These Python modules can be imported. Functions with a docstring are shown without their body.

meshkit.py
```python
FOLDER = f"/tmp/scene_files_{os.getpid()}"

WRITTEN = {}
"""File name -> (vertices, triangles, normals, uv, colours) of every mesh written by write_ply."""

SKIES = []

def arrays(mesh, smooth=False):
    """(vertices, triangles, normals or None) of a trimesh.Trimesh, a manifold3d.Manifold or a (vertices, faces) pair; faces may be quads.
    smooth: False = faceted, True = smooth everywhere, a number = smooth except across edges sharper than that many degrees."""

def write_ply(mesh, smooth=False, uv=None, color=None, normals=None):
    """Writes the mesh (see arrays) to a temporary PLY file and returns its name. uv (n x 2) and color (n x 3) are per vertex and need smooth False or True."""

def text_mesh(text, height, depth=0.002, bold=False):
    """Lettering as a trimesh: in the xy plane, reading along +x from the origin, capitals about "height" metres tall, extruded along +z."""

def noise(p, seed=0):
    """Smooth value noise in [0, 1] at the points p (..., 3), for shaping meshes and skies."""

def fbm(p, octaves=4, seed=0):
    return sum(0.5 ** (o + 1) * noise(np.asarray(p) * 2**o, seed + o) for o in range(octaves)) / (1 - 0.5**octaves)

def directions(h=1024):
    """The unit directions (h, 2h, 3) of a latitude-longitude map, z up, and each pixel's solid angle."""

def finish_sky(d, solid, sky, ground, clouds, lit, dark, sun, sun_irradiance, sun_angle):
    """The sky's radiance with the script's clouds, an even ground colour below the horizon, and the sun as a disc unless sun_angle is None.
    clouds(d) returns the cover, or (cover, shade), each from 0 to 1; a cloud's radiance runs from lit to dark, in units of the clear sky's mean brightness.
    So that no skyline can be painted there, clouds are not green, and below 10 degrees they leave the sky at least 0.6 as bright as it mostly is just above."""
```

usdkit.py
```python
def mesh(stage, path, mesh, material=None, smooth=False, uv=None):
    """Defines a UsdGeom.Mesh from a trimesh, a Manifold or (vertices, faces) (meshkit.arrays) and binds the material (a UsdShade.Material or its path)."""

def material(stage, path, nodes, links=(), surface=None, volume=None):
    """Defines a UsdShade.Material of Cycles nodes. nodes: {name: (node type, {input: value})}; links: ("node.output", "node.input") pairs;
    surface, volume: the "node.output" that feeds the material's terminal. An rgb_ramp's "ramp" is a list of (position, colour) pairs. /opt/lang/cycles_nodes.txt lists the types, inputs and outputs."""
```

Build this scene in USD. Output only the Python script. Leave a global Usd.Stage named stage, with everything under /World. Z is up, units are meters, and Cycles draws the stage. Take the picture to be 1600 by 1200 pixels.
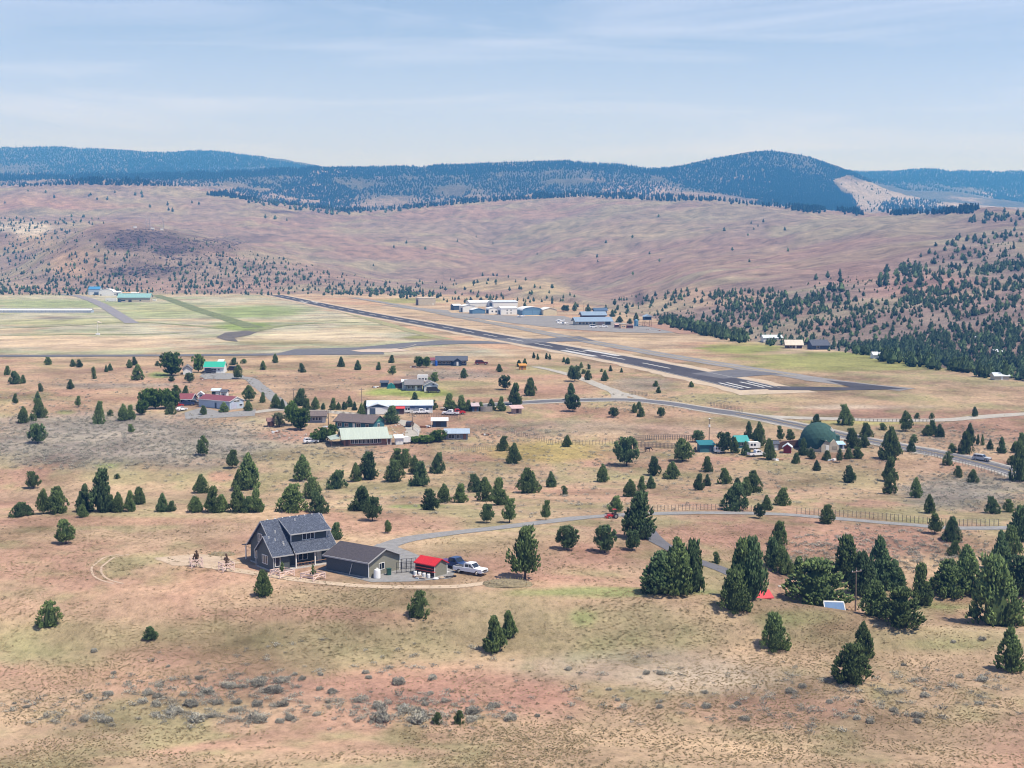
import math, random
import numpy as np
from scipy.ndimage import gaussian_filter1d, map_coordinates
from scipy.interpolate import PchipInterpolator
import usdkit, meshkit
from meshkit import fbm
from pxr import Usd, UsdGeom, UsdLux, UsdShade, Gf, Sdf, Vt

stage = Usd.Stage.CreateInMemory()
UsdGeom.SetStageUpAxis(stage, UsdGeom.Tokens.z)
UsdGeom.SetStageMetersPerUnit(stage, 1.0)
WORLD = UsdGeom.Xform.Define(stage, '/World')
stage.SetDefaultPrim(WORLD.GetPrim())
UsdGeom.Scope.Define(stage, '/World/Looks')
rng = np.random.default_rng(7)

# ------------------------------------------------------------------ camera
FPX, VH, ZC = 2200.0, 398.0, 60.0            # focal length in px of a 1600 wide frame, horizon row, eye height
TH = math.atan((600 - VH) / FPX)             # downward pitch
cam = UsdGeom.Camera.Define(stage, '/World/camera')
cam.CreateHorizontalApertureAttr(36.0)
cam.CreateVerticalApertureAttr(27.0)
cam.CreateFocalLengthAttr(36.0 * FPX / 1600)
cam.CreateClippingRangeAttr(Gf.Vec2f(1.0, 60000.0))
cam.CreateExposureAttr(0.30)
cam.AddTranslateOp().Set(Gf.Vec3d(0, 0, ZC))
cam.AddRotateXOp().Set(90.0 - math.degrees(TH))

# ------------------------------------------------------------------ sky and sun
SUN_EL = math.radians(62.0)
SX, SY = 0.86, -0.51                          # horizontal direction towards the sun: right of the view and a little behind it
SUN = np.array([SX * math.cos(SUN_EL), SY * math.cos(SUN_EL), math.sin(SUN_EL)])
sky_mat = usdkit.material(stage, '/World/Looks/sky', {
    'sky': ('sky_texture', {'sky_type': 'single_scattering', 'sun_disc': False, 'sun_elevation': SUN_EL, 'sun_rotation': math.atan2(SX, SY),
                            'altitude': 1100.0, 'air_density': 1.0, 'aerosol_density': 0.6, 'ozone_density': 2.0}),
    'tc': ('texture_coordinate', {}),
    'mp': ('mapping', {'scale': (1.6, 1.6, 17.0), 'rotation': (0.03, 0.05, 0.4)}),
    'n': ('noise_texture', {'scale': 2.1, 'detail': 7.0, 'roughness': 0.55, 'distortion': 0.6}),
    'r': ('rgb_ramp', {'ramp': [(0.48, (0, 0, 0)), (0.66, (0.26, 0.26, 0.26)), (0.84, (0.55, 0.55, 0.55))]}),
    'sx': ('separate_xyz', {}),
    'el': ('map_range', {'from_min': 0.0, 'from_max': 0.24, 'to_min': 0.0, 'to_max': 1.0, 'clamp': True}),
    'rv': ('rgb_ramp', {'ramp': [(0.0, (.95, .95, .95)), (0.3, (.74, .74, .74)), (0.62, (.30, .30, .30)), (1.0, (.10, .10, .10))]}),
    'v': ('mix_color', {'b': (6.9, 8.3, 14.5)}),
    'm': ('mix_color', {'b': (9.2, 10.0, 13.5)}),
    'bg': ('background_shader', {'strength': 0.085}),
}, [('tc.generated', 'mp.vector'), ('mp.vector', 'n.vector'), ('n.fac', 'r.fac'), ('r.color', 'm.fac'), ('tc.generated', 'sx.vector'), ('sx.z', 'el.value'), ('el.result', 'rv.fac'), ('rv.color', 'v.fac'), ('sky.color', 'v.a'), ('v.result', 'm.a'),
    ('m.result', 'bg.color')], surface='bg.background')
dome = UsdLux.DomeLight.Define(stage, '/World/sky')
UsdShade.MaterialBindingAPI.Apply(dome.GetPrim()).Bind(sky_mat)
dome.GetPrim().SetCustomDataByKey('kind', 'structure')
sun = UsdLux.DistantLight.Define(stage, '/World/sun')
sun.CreateIntensityAttr(1.25)
sun.CreateAngleAttr(0.53)
sun.CreateColorAttr(Gf.Vec3f(1.0, 0.955, 0.90))
sun.GetPrim().CreateAttribute('inputs:normalize', Sdf.ValueTypeNames.Bool).Set(True)
_z = SUN; _x = np.cross([0, 0, 1], _z); _x /= np.linalg.norm(_x); _y = np.cross(_z, _x)
sun.AddTransformOp().Set(Gf.Matrix4d(*_x, 0, *_y, 0, *_z, 0, 0, 0, 0, 1))

# ------------------------------------------------------------------ small helpers
_used = {}
def numbered(parent, name):
    k = (parent, name); n = _used.get(k, 0); _used[k] = n + 1
    return name if n == 0 else f'{name}_{n:03d}'
def path_of(o):
    return '/World' if o is None else (str(o) if isinstance(o, str) else str(o.GetPath()))
def tag(o, label=None, cat=None, group=None, kind=None):
    p = o.GetPrim() if hasattr(o, 'GetPrim') else o
    for k, v in (('label', label), ('category', cat), ('group', group), ('kind', kind)):
        if v: p.SetCustomDataByKey(k, v)
    return o
def obj(name, mesh, m, parent=None, smooth=False):
    pp = path_of(parent)
    return usdkit.mesh(stage, f'{pp}/{numbered(pp, name)}', mesh, m, smooth=smooth).GetPrim()
def thing(name, label, cat, loc=(0, 0, 0), rz=0.0, group=None):
    x = UsdGeom.Xform.Define(stage, '/World/' + numbered('/World', name))
    x.AddTranslateOp().Set(Gf.Vec3d(*map(float, loc))); x.AddRotateZOp().Set(float(math.degrees(rz)))
    return tag(x.GetPrim(), label, cat, group)
_mats = {}
def mat(name, col, rough=0.8, var=0.18, scale=1.5, bump=0.0, metal=0.0, spec=0.4, streak=None):
    """principled with mottled colour"""
    if name in _mats: return _mats[name]
    c = np.array(col, float)
    nodes = {'g': ('texture_coordinate', {}),
             'mp': ('mapping', {'scale': streak or (1, 1, 1)}),
             'n': ('noise_texture', {'scale': scale, 'detail': 6.0, 'roughness': 0.65}),
             'r': ('rgb_ramp', {'ramp': [(0.25, tuple(c * (1 - var))), (0.5, tuple(c)), (0.75, tuple(np.minimum(c * (1 + var), 0.9)))]}),
             'p': ('principled_bsdf', {'roughness': rough, 'metallic': metal, 'specular_ior_level': spec})}
    links = [('g.object', 'mp.vector'), ('mp.vector', 'n.vector'), ('n.fac', 'r.fac'), ('r.color', 'p.base_color')]
    if bump:
        nodes['b'] = ('bump', {'strength': bump, 'distance': 0.03}); links += [('n.fac', 'b.height'), ('b.normal', 'p.normal')]
    _mats[name] = usdkit.material(stage, '/World/Looks/' + name, nodes, links, surface='p.BSDF')
    return _mats[name]
def smooth01(x, a, b):
    t = np.clip((x - a) / (b - a), 0, 1); return t * t * (3 - 2 * t)

# ------------------------------------------------------------------ terrain
CT, ST = math.cos(TH), math.sin(TH)
def ray(u, v):
    """x and z per metre of forward distance for a picture position"""
    k = (600.0 - np.asarray(v, float)) / FPX
    den = CT + k * ST
    return (np.asarray(u, float) - 800) / FPX / den, (-ST + k * CT) / den
def project(x, y, z):
    d = y * CT - (z - ZC) * ST
    return 800 + FPX * x / d, 600 - FPX * (y * ST + (z - ZC) * CT) / d

_bv = [1200, 1132, 1030, 930, 889, 850, 810, 770, 730, 705, 670, 640, 610, 580, 555, 530, 510, 490, 475, 462]
_by = [150, 172, 200, 222, 238, 258, 288, 340, 390, 425, 465, 505, 560, 640, 740, 900, 1080, 1360, 1640, 2000]
base_y = PchipInterpolator(np.array(_bv[::-1], float), np.log(np.array(_by[::-1], float)))
def by(v): return np.exp(base_y(np.clip(v, 462, 1200)))

US = np.arange(-700, 2301, 10.0)
def L(*pts):
    """a curve over u from (u, value) pairs"""
    p = np.array(pts, float)
    return gaussian_filter1d(np.interp(US, p[:, 0], p[:, 1]), 2.0, mode='nearest')
def C(v): return np.full(len(US), float(v))
layers = []                                   # each: (v over u, y over u)
layers += [(C(1640), C(60)), (C(1370), C(105)), (C(1200), C(150)), (C(1132), C(172)), (C(1030), C(200))]
layers += [(L((0, 932), (800, 925), (1000, 925), (1150, 932), (1300, 953), (1450, 983), (1600, 1000)), L((0, 221), (900, 223), (1150, 220), (1300, 216), (1450, 210), (1600, 206)))]
layers += [(L((0, 889), (800, 889), (1000, 905), (1150, 940), (1300, 960), (1450, 966), (1600, 970)), C(238))]
layers += [(L((0, 851), (850, 851), (1000, 858), (1150, 882), (1300, 905), (1450, 912), (1600, 912)), C(258))]
layers += [(L((0, 807), (130, 800), (400, 797), (520, 801), (700, 808), (900, 812), (1150, 824), (1300, 832), (1600, 832)), C(290))]
layers += [(L((0, 812), (130, 806), (400, 803), (520, 800), (620, 787), (1000, 785), (1600, 795)), C(325))]
layers += [(L((0, 772), (400, 768), (620, 750), (1000, 752), (1600, 758)), C(375))]
layers += [(C(705), C(425)), (C(670), C(465)), (C(640), C(505))]
vE = L((-400, 461), (0, 462), (600, 461), (720, 463), (850, 471), (950, 484), (1010, 496), (1100, 514), (1200, 539), (1300, 547), (1400, 562), (1500, 580), (1600, 598), (1900, 630), (2300, 636))
for t in (0.17, 0.33, 0.48, 0.62, 0.74, 0.84, 0.93, 1.0):
    v = 640 + (vE - 640) * t
    layers.append((v, by(v)))
yE = by(vE)
def zv(z, y): # row of a height at a distance
    q = (z - ZC) / y
    return 600 - FPX * (ST + q * CT) / (CT - q * ST)
left = smooth01(US, 930, 1180)               # 0 on the left, 1 on the canyon side
# just beyond the edge of the tableland: a small step on the left, the canyon on the right
y1 = yE * (1.05 + 0.09 * left)
edge_z = ZC + yE * ray(US, vE)[1]
layers.append((zv(edge_z - 1.0 - 24 * left, y1), y1))
layers.append((L((0, 452), (400, 452), (600, 453), (700, 456), (800, 459), (900, 466), (950, 478), (1010, 494), (1100, 514), (1200, 540), (1300, 550), (1400, 568), (1500, 588), (1600, 605)),
               L((0, 2210), (600, 2210), (700, 2160), (800, 1960), (900, 1680), (1010, 1440), (1100, 1250), (1200, 1080), (1300, 1010), (1400, 930), (1500, 850), (1600, 790))))
layers.append((L((0, 432), (60, 402), (120, 357), (160, 350), (200, 349), (260, 357), (330, 374), (400, 388), (450, 398), (520, 420), (600, 440), (670, 447), (720, 436), (760, 429), (810, 433), (860, 447), (900, 462), (960, 474), (1010, 476), (1100, 468), (1200, 470), (1300, 475), (1400, 480), (1500, 485), (1600, 490)),
               L((0, 2700), (450, 2700), (600, 2550), (760, 2450), (900, 2000), (1010, 1650), (1100, 1500), (1200, 1350), (1300, 1270), (1400, 1180), (1600, 1050))))
layers.append((L((0, 415), (60, 398), (120, 378), (200, 372), (260, 380), (330, 390), (400, 402), (450, 408), (520, 421), (600, 437), (700, 446), (760, 442), (810, 446), (860, 455), (900, 458), (960, 462), (1010, 455), (1100, 432), (1200, 430), (1300, 428), (1400, 425), (1500, 420), (1600, 418)),
               L((0, 3000), (600, 2950), (760, 2800), (900, 2450), (1010, 2050), (1100, 1850), (1200, 1720), (1300, 1620), (1400, 1520), (1600, 1400))))
layers.append((L((0, 345), (60, 347), (130, 352), (200, 358), (300, 362), (400, 378), (600, 392), (800, 400), (1000, 402), (1100, 392), (1200, 388), (1300, 380), (1400, 372), (1500, 368), (1600, 365)),
               L((0, 3500), (800, 3500), (1000, 3000), (1200, 2600), (1400, 2150), (1600, 1950))))
layers.append((L((0, 338), (130, 337), (300, 333), (400, 342), (540, 350), (700, 352), (850, 346), (1000, 345), (1150, 350), (1300, 356), (1450, 354), (1600, 348)),
               L((0, 4000), (800, 4100), (1000, 3700), (1200, 3200), (1400, 2600), (1600, 2250))))
layers.append((L((0, 296), (100, 290), (200, 288), (290, 294), (400, 313), (500, 329), (545, 333), (620, 328), (700, 321), (800, 312), (900, 308), (1000, 310), (1100, 313), (1180, 322), (1250, 331), (1330, 340), (1440, 342), (1490, 336), (1540, 331), (1600, 333)),
               L((0, 4700), (900, 4800), (1200, 4300), (1330, 3900), (1450, 3200), (1600, 2700))))
vC, yC = layers[-1]
layers.append((zv(ZC + yC * ray(US, vC)[1] - 45, yC + 550), yC + 550))
layers.append((np.minimum(vC - 1.0, 332.0), np.maximum(yC + 1300, 5700)))
layers.append((L((0, 287), (300, 284), (450, 292), (600, 297), (800, 290), (1000, 296), (1150, 300), (1250, 300), (1320, 312), (1400, 325), (1480, 332), (1600, 333)), C(6600)))
layers.append((L((0, 277), (200, 277), (400, 272), (480, 264), (600, 262), (700, 259), (800, 257), (880, 253), (930, 258), (1010, 264), (1060, 262), (1120, 249), (1160, 241), (1200, 237), (1250, 243), (1290, 255), (1315, 263), (1335, 271), (1362, 288), (1400, 304), (1450, 315), (1500, 321), (1600, 328)), C(7600)))
vF = layers[-1][0]
layers.append((zv(ZC + 7600 * ray(US, vF)[1] - 70, 8400.0), C(8400)))
layers.append((np.minimum(vF - 0.5, L((0, 280), (480, 280), (1290, 300), (1400, 306), (1600, 326))), C(9000)))
layers.append((L((0, 262), (200, 262), (500, 272), (1300, 280), (1400, 284), (1480, 292), (1600, 303)), C(10000)))
layers.append((L((0, 235), (90, 232), (130, 238), (160, 235), (240, 241), (320, 238), (360, 242), (420, 250), (480, 259), (520, 266), (900, 275), (1250, 275), (1330, 269), (1400, 270), (1430, 267), (1460, 264), (1490, 268), (1600, 269)),
               L((0, 12000), (600, 12000), (1200, 11500), (1600, 11000))))
layers.append((zv(150.0, 13200.0) + C(0), C(13200)))
layers.append((zv(40.0, 14600.0) + C(0), C(14600)))

S_IN = np.linspace(-0.405, 0.405, 560)
S_GRID = np.concatenate([np.linspace(-0.8, -0.405, 28)[:-1], S_IN, np.linspace(0.405, 0.8, 28)[1:]])
Y_GRID = np.exp(np.concatenate([np.linspace(math.log(60), math.log(150), 24)[:-1], np.linspace(math.log(150), math.log(1500), 330)[:-1], np.linspace(math.log(1500), math.log(14600), 300)]))
LY, LZ = [], []
for v, y in layers:
    s, q = ray(US, v)
    LY.append(np.interp(S_GRID, s, y)); LZ.append(np.interp(S_GRID, s, ZC + q * y))
LY, LZ = np.array(LY), np.array(LZ)
Z = np.empty((len(S_GRID), len(Y_GRID)))
for i in range(len(S_GRID)):
    yy = np.maximum.accumulate(LY[:, i]) + np.arange(len(LY)) * 0.05
    Z[i] = PchipInterpolator(np.log(yy), LZ[:, i])(np.clip(np.log(Y_GRID), np.log(yy[0]), np.log(yy[-1])))
GX = S_GRID[:, None] * Y_GRID[None, :]
GY = np.broadcast_to(Y_GRID[None, :], GX.shape)
P3 = np.stack([GX, GY, np.zeros_like(GX)], -1)
GU, GV = project(GX, GY, Z)
yEg = np.interp(np.clip(800 + FPX * S_GRID, US[0], US[-1]), US, yE)[:, None]
hill = smooth01(GY / yEg, 1.05, 1.6)
hillc = smooth01(GY / yEg, 1.03, 1.07)
near = 1 - smooth01(GY, 520, 700)
far_amp = 0.0035 * GY * hill
_nm, _fm = hill < 1, hill > 0
n1 = np.zeros(GX.shape); n2 = n1.copy(); nr = n1 + 0.8
n1[_nm] = fbm(P3[_nm] / 26.0 + 3.1, 3, 5) - 0.5
n2[_fm] = fbm(P3[_fm] / 420.0 + 7.7, 5, 9) - 0.5
nr[_fm] = 1 - np.abs(2 * fbm(P3[_fm] / np.array([210.0, 380.0, 1.0]) + 1.3, 5, 21) - 1)
crest_keep = 1 - 0.55 * smooth01(GY, 6000, 7500)
Z = Z + near * 0.55 * n1 + (1 - near) * (1 - hill) * 0.12 * n1 + far_amp * (2.4 * n2 + 3.8 * (nr - 0.8)) * crest_keep

def _idx(x, y):
    y = np.asarray(y, float); x = np.asarray(x, float)
    return np.interp(x / y, S_GRID, np.arange(len(S_GRID))), np.interp(y, Y_GRID, np.arange(len(Y_GRID)))
def ground(x, y):
    i, j = _idx(x, y)
    return map_coordinates(Z, [np.atleast_1d(i), np.atleast_1d(j)], order=1, mode='nearest')
def raycast(u, v, y0=70.0):
    """first meeting of the sight lines through picture positions with the terrain: x, y, z"""
    u, v = np.atleast_1d(np.asarray(u, float)), np.atleast_1d(np.asarray(v, float))
    outx = np.full(len(u), np.nan); outy = outx.copy(); outz = outx.copy()
    ys = Y_GRID[Y_GRID > y0]
    for a in range(0, len(u), 4000):
        s, q = ray(u[a:a + 4000], v[a:a + 4000])
        ii = np.interp(s, S_GRID, np.arange(len(S_GRID)))
        jj = np.interp(ys, Y_GRID, np.arange(len(Y_GRID)))
        zz = map_coordinates(Z, [np.repeat(ii[:, None], len(jj), 1), np.repeat(jj[None], len(ii), 0)], order=1, mode='nearest')
        d = ZC + q[:, None] * ys[None] - zz
        hit = d <= 0
        k = np.argmax(hit, 1); ok = hit.any(1) & (k > 0)
        r = np.where(ok)[0]; kk = k[r]
        d0, d1 = d[r, kk - 1], d[r, kk]
        t = d0 / (d0 - d1)
        y = ys[kk - 1] + t * (ys[kk] - ys[kk - 1])
        outy[a + r] = y; outx[a + r] = s[r] * y; outz[a + r] = ZC + q[r] * y
    return outx, outy, outz
def at(u, v):
    x, y, z = raycast([u], [v])
    if not np.isfinite(y[0]): raise ValueError(f'no ground at {u},{v}')
    return np.array([x[0], y[0], z[0]])

# ---- ground colour: what grows or lies there, in soft patches, with shade painted under the far forest
STRAW, TAN, RED, GREEN, OLIVE, SAGE, PALE, ROCK = map(np.array, ([.405, .298, .202], [.37, .268, .19], [.36, .212, .165], [.205, .245, .10], [.268, .255, .138], [.25, .232, .208], [.47, .395, .31], [.115, .085, .085]))
def fbw(mask, div, off, o, seed, fill=0.5):
    out = np.full(GX.shape, fill); out[mask] = fbm(P3[mask] / np.asarray(div) + off, o, seed); return out
NEARM = (GY < yEg * 1.08)
FARM = (GY > yEg)
def fb(s, seed, o=4): return fbw(NEARM, s, seed * 1.37, o, seed)
def put(col, c, w): return col + (np.asarray(c) - col) * np.clip(w, 0, 1)[..., None]
WOB = 1.1 * (np.where(NEARM, fb(18.0, 77, 4), fbw(FARM, [180.0, 120.0, 1], 3.3, 4, 78)) - 0.5)
PR = GY / 2200.0                              # metres per picture pixel
def blob(u, v, ru, rv, p=2.0):
    out = np.zeros(GX.shape)
    m = (np.abs(GU - u) < 1.8 * ru) & (np.abs(GV - v) < 1.8 * rv)
    out[m] = 1 - smooth01(np.sqrt(((GU[m] - u) / ru) ** 2 + ((GV[m] - v) / rv) ** 2) + WOB[m], 0.45, 1.15)
    return out
col = np.broadcast_to(STRAW, GX.shape + (3,)).copy()
m1, m2, m3, m4 = fb(34, 1), fb(22, 2), fb(70, 3), fb(9, 4)
col = put(col, TAN, smooth01(m1, .45, .6) * .8)
col = put(col, RED, smooth01(m3 * .6 + m2 * .4, .48, .62) * .68)
col = put(col, OLIVE, smooth01(m1 * .5 + m4 * .5, .48, .62) * .7)
nearw = 1 - smooth01(GV, 1000, 1080) * 0
for (u, v, ru, rv, c, w) in [
    (100, 1000, 220, 40, OLIVE, .5), (60, 1060, 160, 30, RED, .55), (330, 1050, 260, 60, RED, .6), (450, 960, 260, 14, RED, .45), (520, 1010, 200, 45, OLIVE, .6), (330, 990, 120, 30, OLIVE, .35),
    (700, 1080, 200, 38, RED, .75), (780, 1100, 120, 22, RED, .5), (640, 935, 260, 22, OLIVE, .4), (900, 985, 300, 50, OLIVE, .5), (1000, 1040, 220, 30, SAGE, .4), (1180, 1110, 170, 26, RED, .6), (1120, 1060, 150, 25, PALE, .5),
    (950, 925, 160, 9, GREEN, .8), (910, 965, 30, 18, GREEN, .7), (1080, 925, 60, 6, GREEN, .7), (1250, 965, 90, 20, GREEN, .5), (1480, 1005, 80, 10, GREEN, .45), (1400, 1000, 260, 22, OLIVE, .5), (1480, 945, 90, 8, GREEN, .6), (1530, 940, 90, 6, RED, .6),
    (850, 870, 170, 34, RED, .62), (900, 905, 120, 7, RED, .6), (150, 815, 320, 10, RED, .7), (600, 820, 160, 22, RED, .6), (1330, 855, 210, 26, RED, .7), (1130, 835, 140, 18, RED, .6), (1000, 800, 220, 12, STRAW, .5), (760, 850, 130, 20, OLIVE, .35), (1480, 890, 160, 30, STRAW, .6), (1250, 880, 40, 12, OLIVE, .5),
    (1470, 815, 120, 7, GREEN, .4), (1350, 745, 150, 40, STRAW, .75), (1330, 747, 90, 18, OLIVE, .5), (1480, 770, 90, 34, SAGE, .8), (1550, 760, 80, 30, SAGE, .6), (1380, 800, 120, 12, OLIVE, .4), (1540, 812, 60, 14, ROCK, .25),
    (200, 690, 300, 52, SAGE, .85), (120, 660, 200, 22, SAGE, .5), (430, 690, 130, 16, SAGE, .4), (180, 733, 90, 22, GREEN, .25), (168, 727, 22, 5, GREEN, .8), (250, 745, 160, 14, OLIVE, .5), (560, 690, 40, 12, OLIVE, .5), (660, 700, 60, 12, OLIVE, .4), (1050, 745, 160, 14, OLIVE, .35), (930, 790, 120, 8, OLIVE, .5), (1280, 700, 60, 8, SAGE, .5), (300, 780, 120, 10, OLIVE, .4), (620, 765, 120, 12, OLIVE, .4), (60, 640, 120, 12, RED, .4), (100, 643, 20, 4, GREEN, .7),
    (160, 775, 200, 12, TAN, .7), (345, 745, 24, 10, RED, .8), (560, 720, 180, 26, TAN, .4), (480, 715, 90, 20, OLIVE, .5), (620, 700, 60, 18, RED, .55), (450, 680, 60, 14, RED, .7), (760, 710, 80, 6, RED, .5), (700, 745, 180, 20, STRAW, .4), (660, 791, 55, 4, GREEN, .8),
    (860, 705, 130, 18, np.array([.40, .33, .13]), .8), (880, 668, 130, 14, SAGE, .35), (1100, 725, 120, 14, RED, .4), (1060, 672, 120, 12, SAGE, .3), (1020, 775, 180, 20, RED, .3), (1290, 715, 50, 8, RED, .6), (1180, 716, 120, 3, RED, .7),
    (120, 590, 240, 20, TAN, .7), (280, 600, 120, 12, RED, .4), (180, 603, 120, 5, SAGE, .6), (250, 586, 24, 5, GREEN, 1.0), (470, 600, 100, 26, TAN, .8), (540, 618, 60, 10, RED, .55), (640, 612, 80, 10, np.array([.25, .30, .09]), .95), (560, 590, 120, 8, RED, .35),
    (760, 625, 60, 6, RED, .75), (720, 600, 60, 6, OLIVE, .8), (860, 610, 80, 13, RED, .75), (700, 585, 90, 9, SAGE, .6), (860, 580, 90, 8, OLIVE, .7), (1000, 600, 60, 12, SAGE, .5), (1150, 625, 130, 9, OLIVE, .6), (1290, 632, 220, 6, STRAW, .7), (1330, 636, 130, 4, PALE, .8), (1150, 660, 130, 12, OLIVE, .4), (1350, 660, 120, 5, np.array([.40, .38, .16]), .8), (1450, 690, 120, 24, TAN, .7)]:
    col = put(col, c, blob(u, v, ru, rv) * w)
# tableland round the airfield
plat = smooth01(-GV, -562, -548) * (1 - smooth01(GY / yEg, 1.0, 1.06))
pc = np.broadcast_to(np.array([.40, .385, .30]), col.shape).copy()
PLM = (plat > 0)
pm1, pm2 = fbw(PLM, [75.0, 85.0, 1], 4, 5, 31), fbw(PLM, [60.0, 60.0, 1], 9, 5, 33)
pc = put(pc, [.285, .315, .195], smooth01(pm1, .46, .60) * .7)
pc = put(pc, [.47, .36, .245], smooth01(pm2, .52, .66) * .6)
for (u, v, ru, rv, c, w) in [
    (110, 475, 150, 8, [.265, .315, .17], .9), (260, 485, 90, 14, [.31, .35, .19], .7), (100, 503, 200, 5, [.36, .36, .2], .7), (120, 535, 260, 14, [.50, .385, .28], .85), (400, 487, 90, 12, [.235, .295, .13], .9), (380, 510, 60, 9, [.20, .27, .08], .9),
    (500, 525, 130, 12, [.52, .44, .33], .9), (360, 527, 26, 5, ROCK, .5), (360, 543, 90, 5, RED, .5), (560, 500, 90, 7, [.44, .40, .27], .6), (440, 535, 110, 4, [.22, .2, .1], .6), (690, 545, 70, 6, TAN, .8), (660, 527, 40, 3, [.22, .24, .08], .8),
    (90, 497, 44, 3, SAGE, .7)]:
    pc = put(pc, c, blob(u, v, ru, rv) * w)
rw = smooth01(GU - (430 + (GV - 461) * 4.0), -30, 10)   # the dry strip along the runway
pc = put(pc, [.44, .32, .225], rw * .8)
pc = put(pc, [.40, .24, .165], rw * smooth01(pm2, .5, .62) * .5)
pc = put(pc, [.235, .27, .085], np.clip(blob(1310, 562, 170, 15) + blob(1160, 545, 80, 10) + blob(1480, 592, 120, 10), 0, 1) * .9)
pc = put(pc, [.26, .28, .10], blob(640, 470, 60, 5) * .8)
pc = put(pc, [.36, .31, .19], blob(1300, 620, 300, 9) * .6)
col = put(col, pc, plat)
col = put(col, [.235, .27, .085], smooth01(GU, 1050, 1150) * blob(1350, 565, 260, 18) * .75)
# ditches and dark lines in the green fields
def line(pts, w, c, k):
    global col
    d = np.full(GX.shape, 1e9)
    X, Y, _ = raycast([p[0] for p in pts], [p[1] for p in pts])
    for a in range(len(pts) - 1):
        ax, ay, bx, by_ = X[a], Y[a], X[a + 1], Y[a + 1]
        t = np.clip(((GX - ax) * (bx - ax) + (GY - ay) * (by_ - ay)) / max((bx - ax) ** 2 + (by_ - ay) ** 2, 1e-6), 0, 1)
        d = np.minimum(d, np.hypot(GX - ax - t * (bx - ax), GY - ay - t * (by_ - ay)))
    col = put(col, c, (1 - smooth01(d, w * .5, w)) * k)
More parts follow.
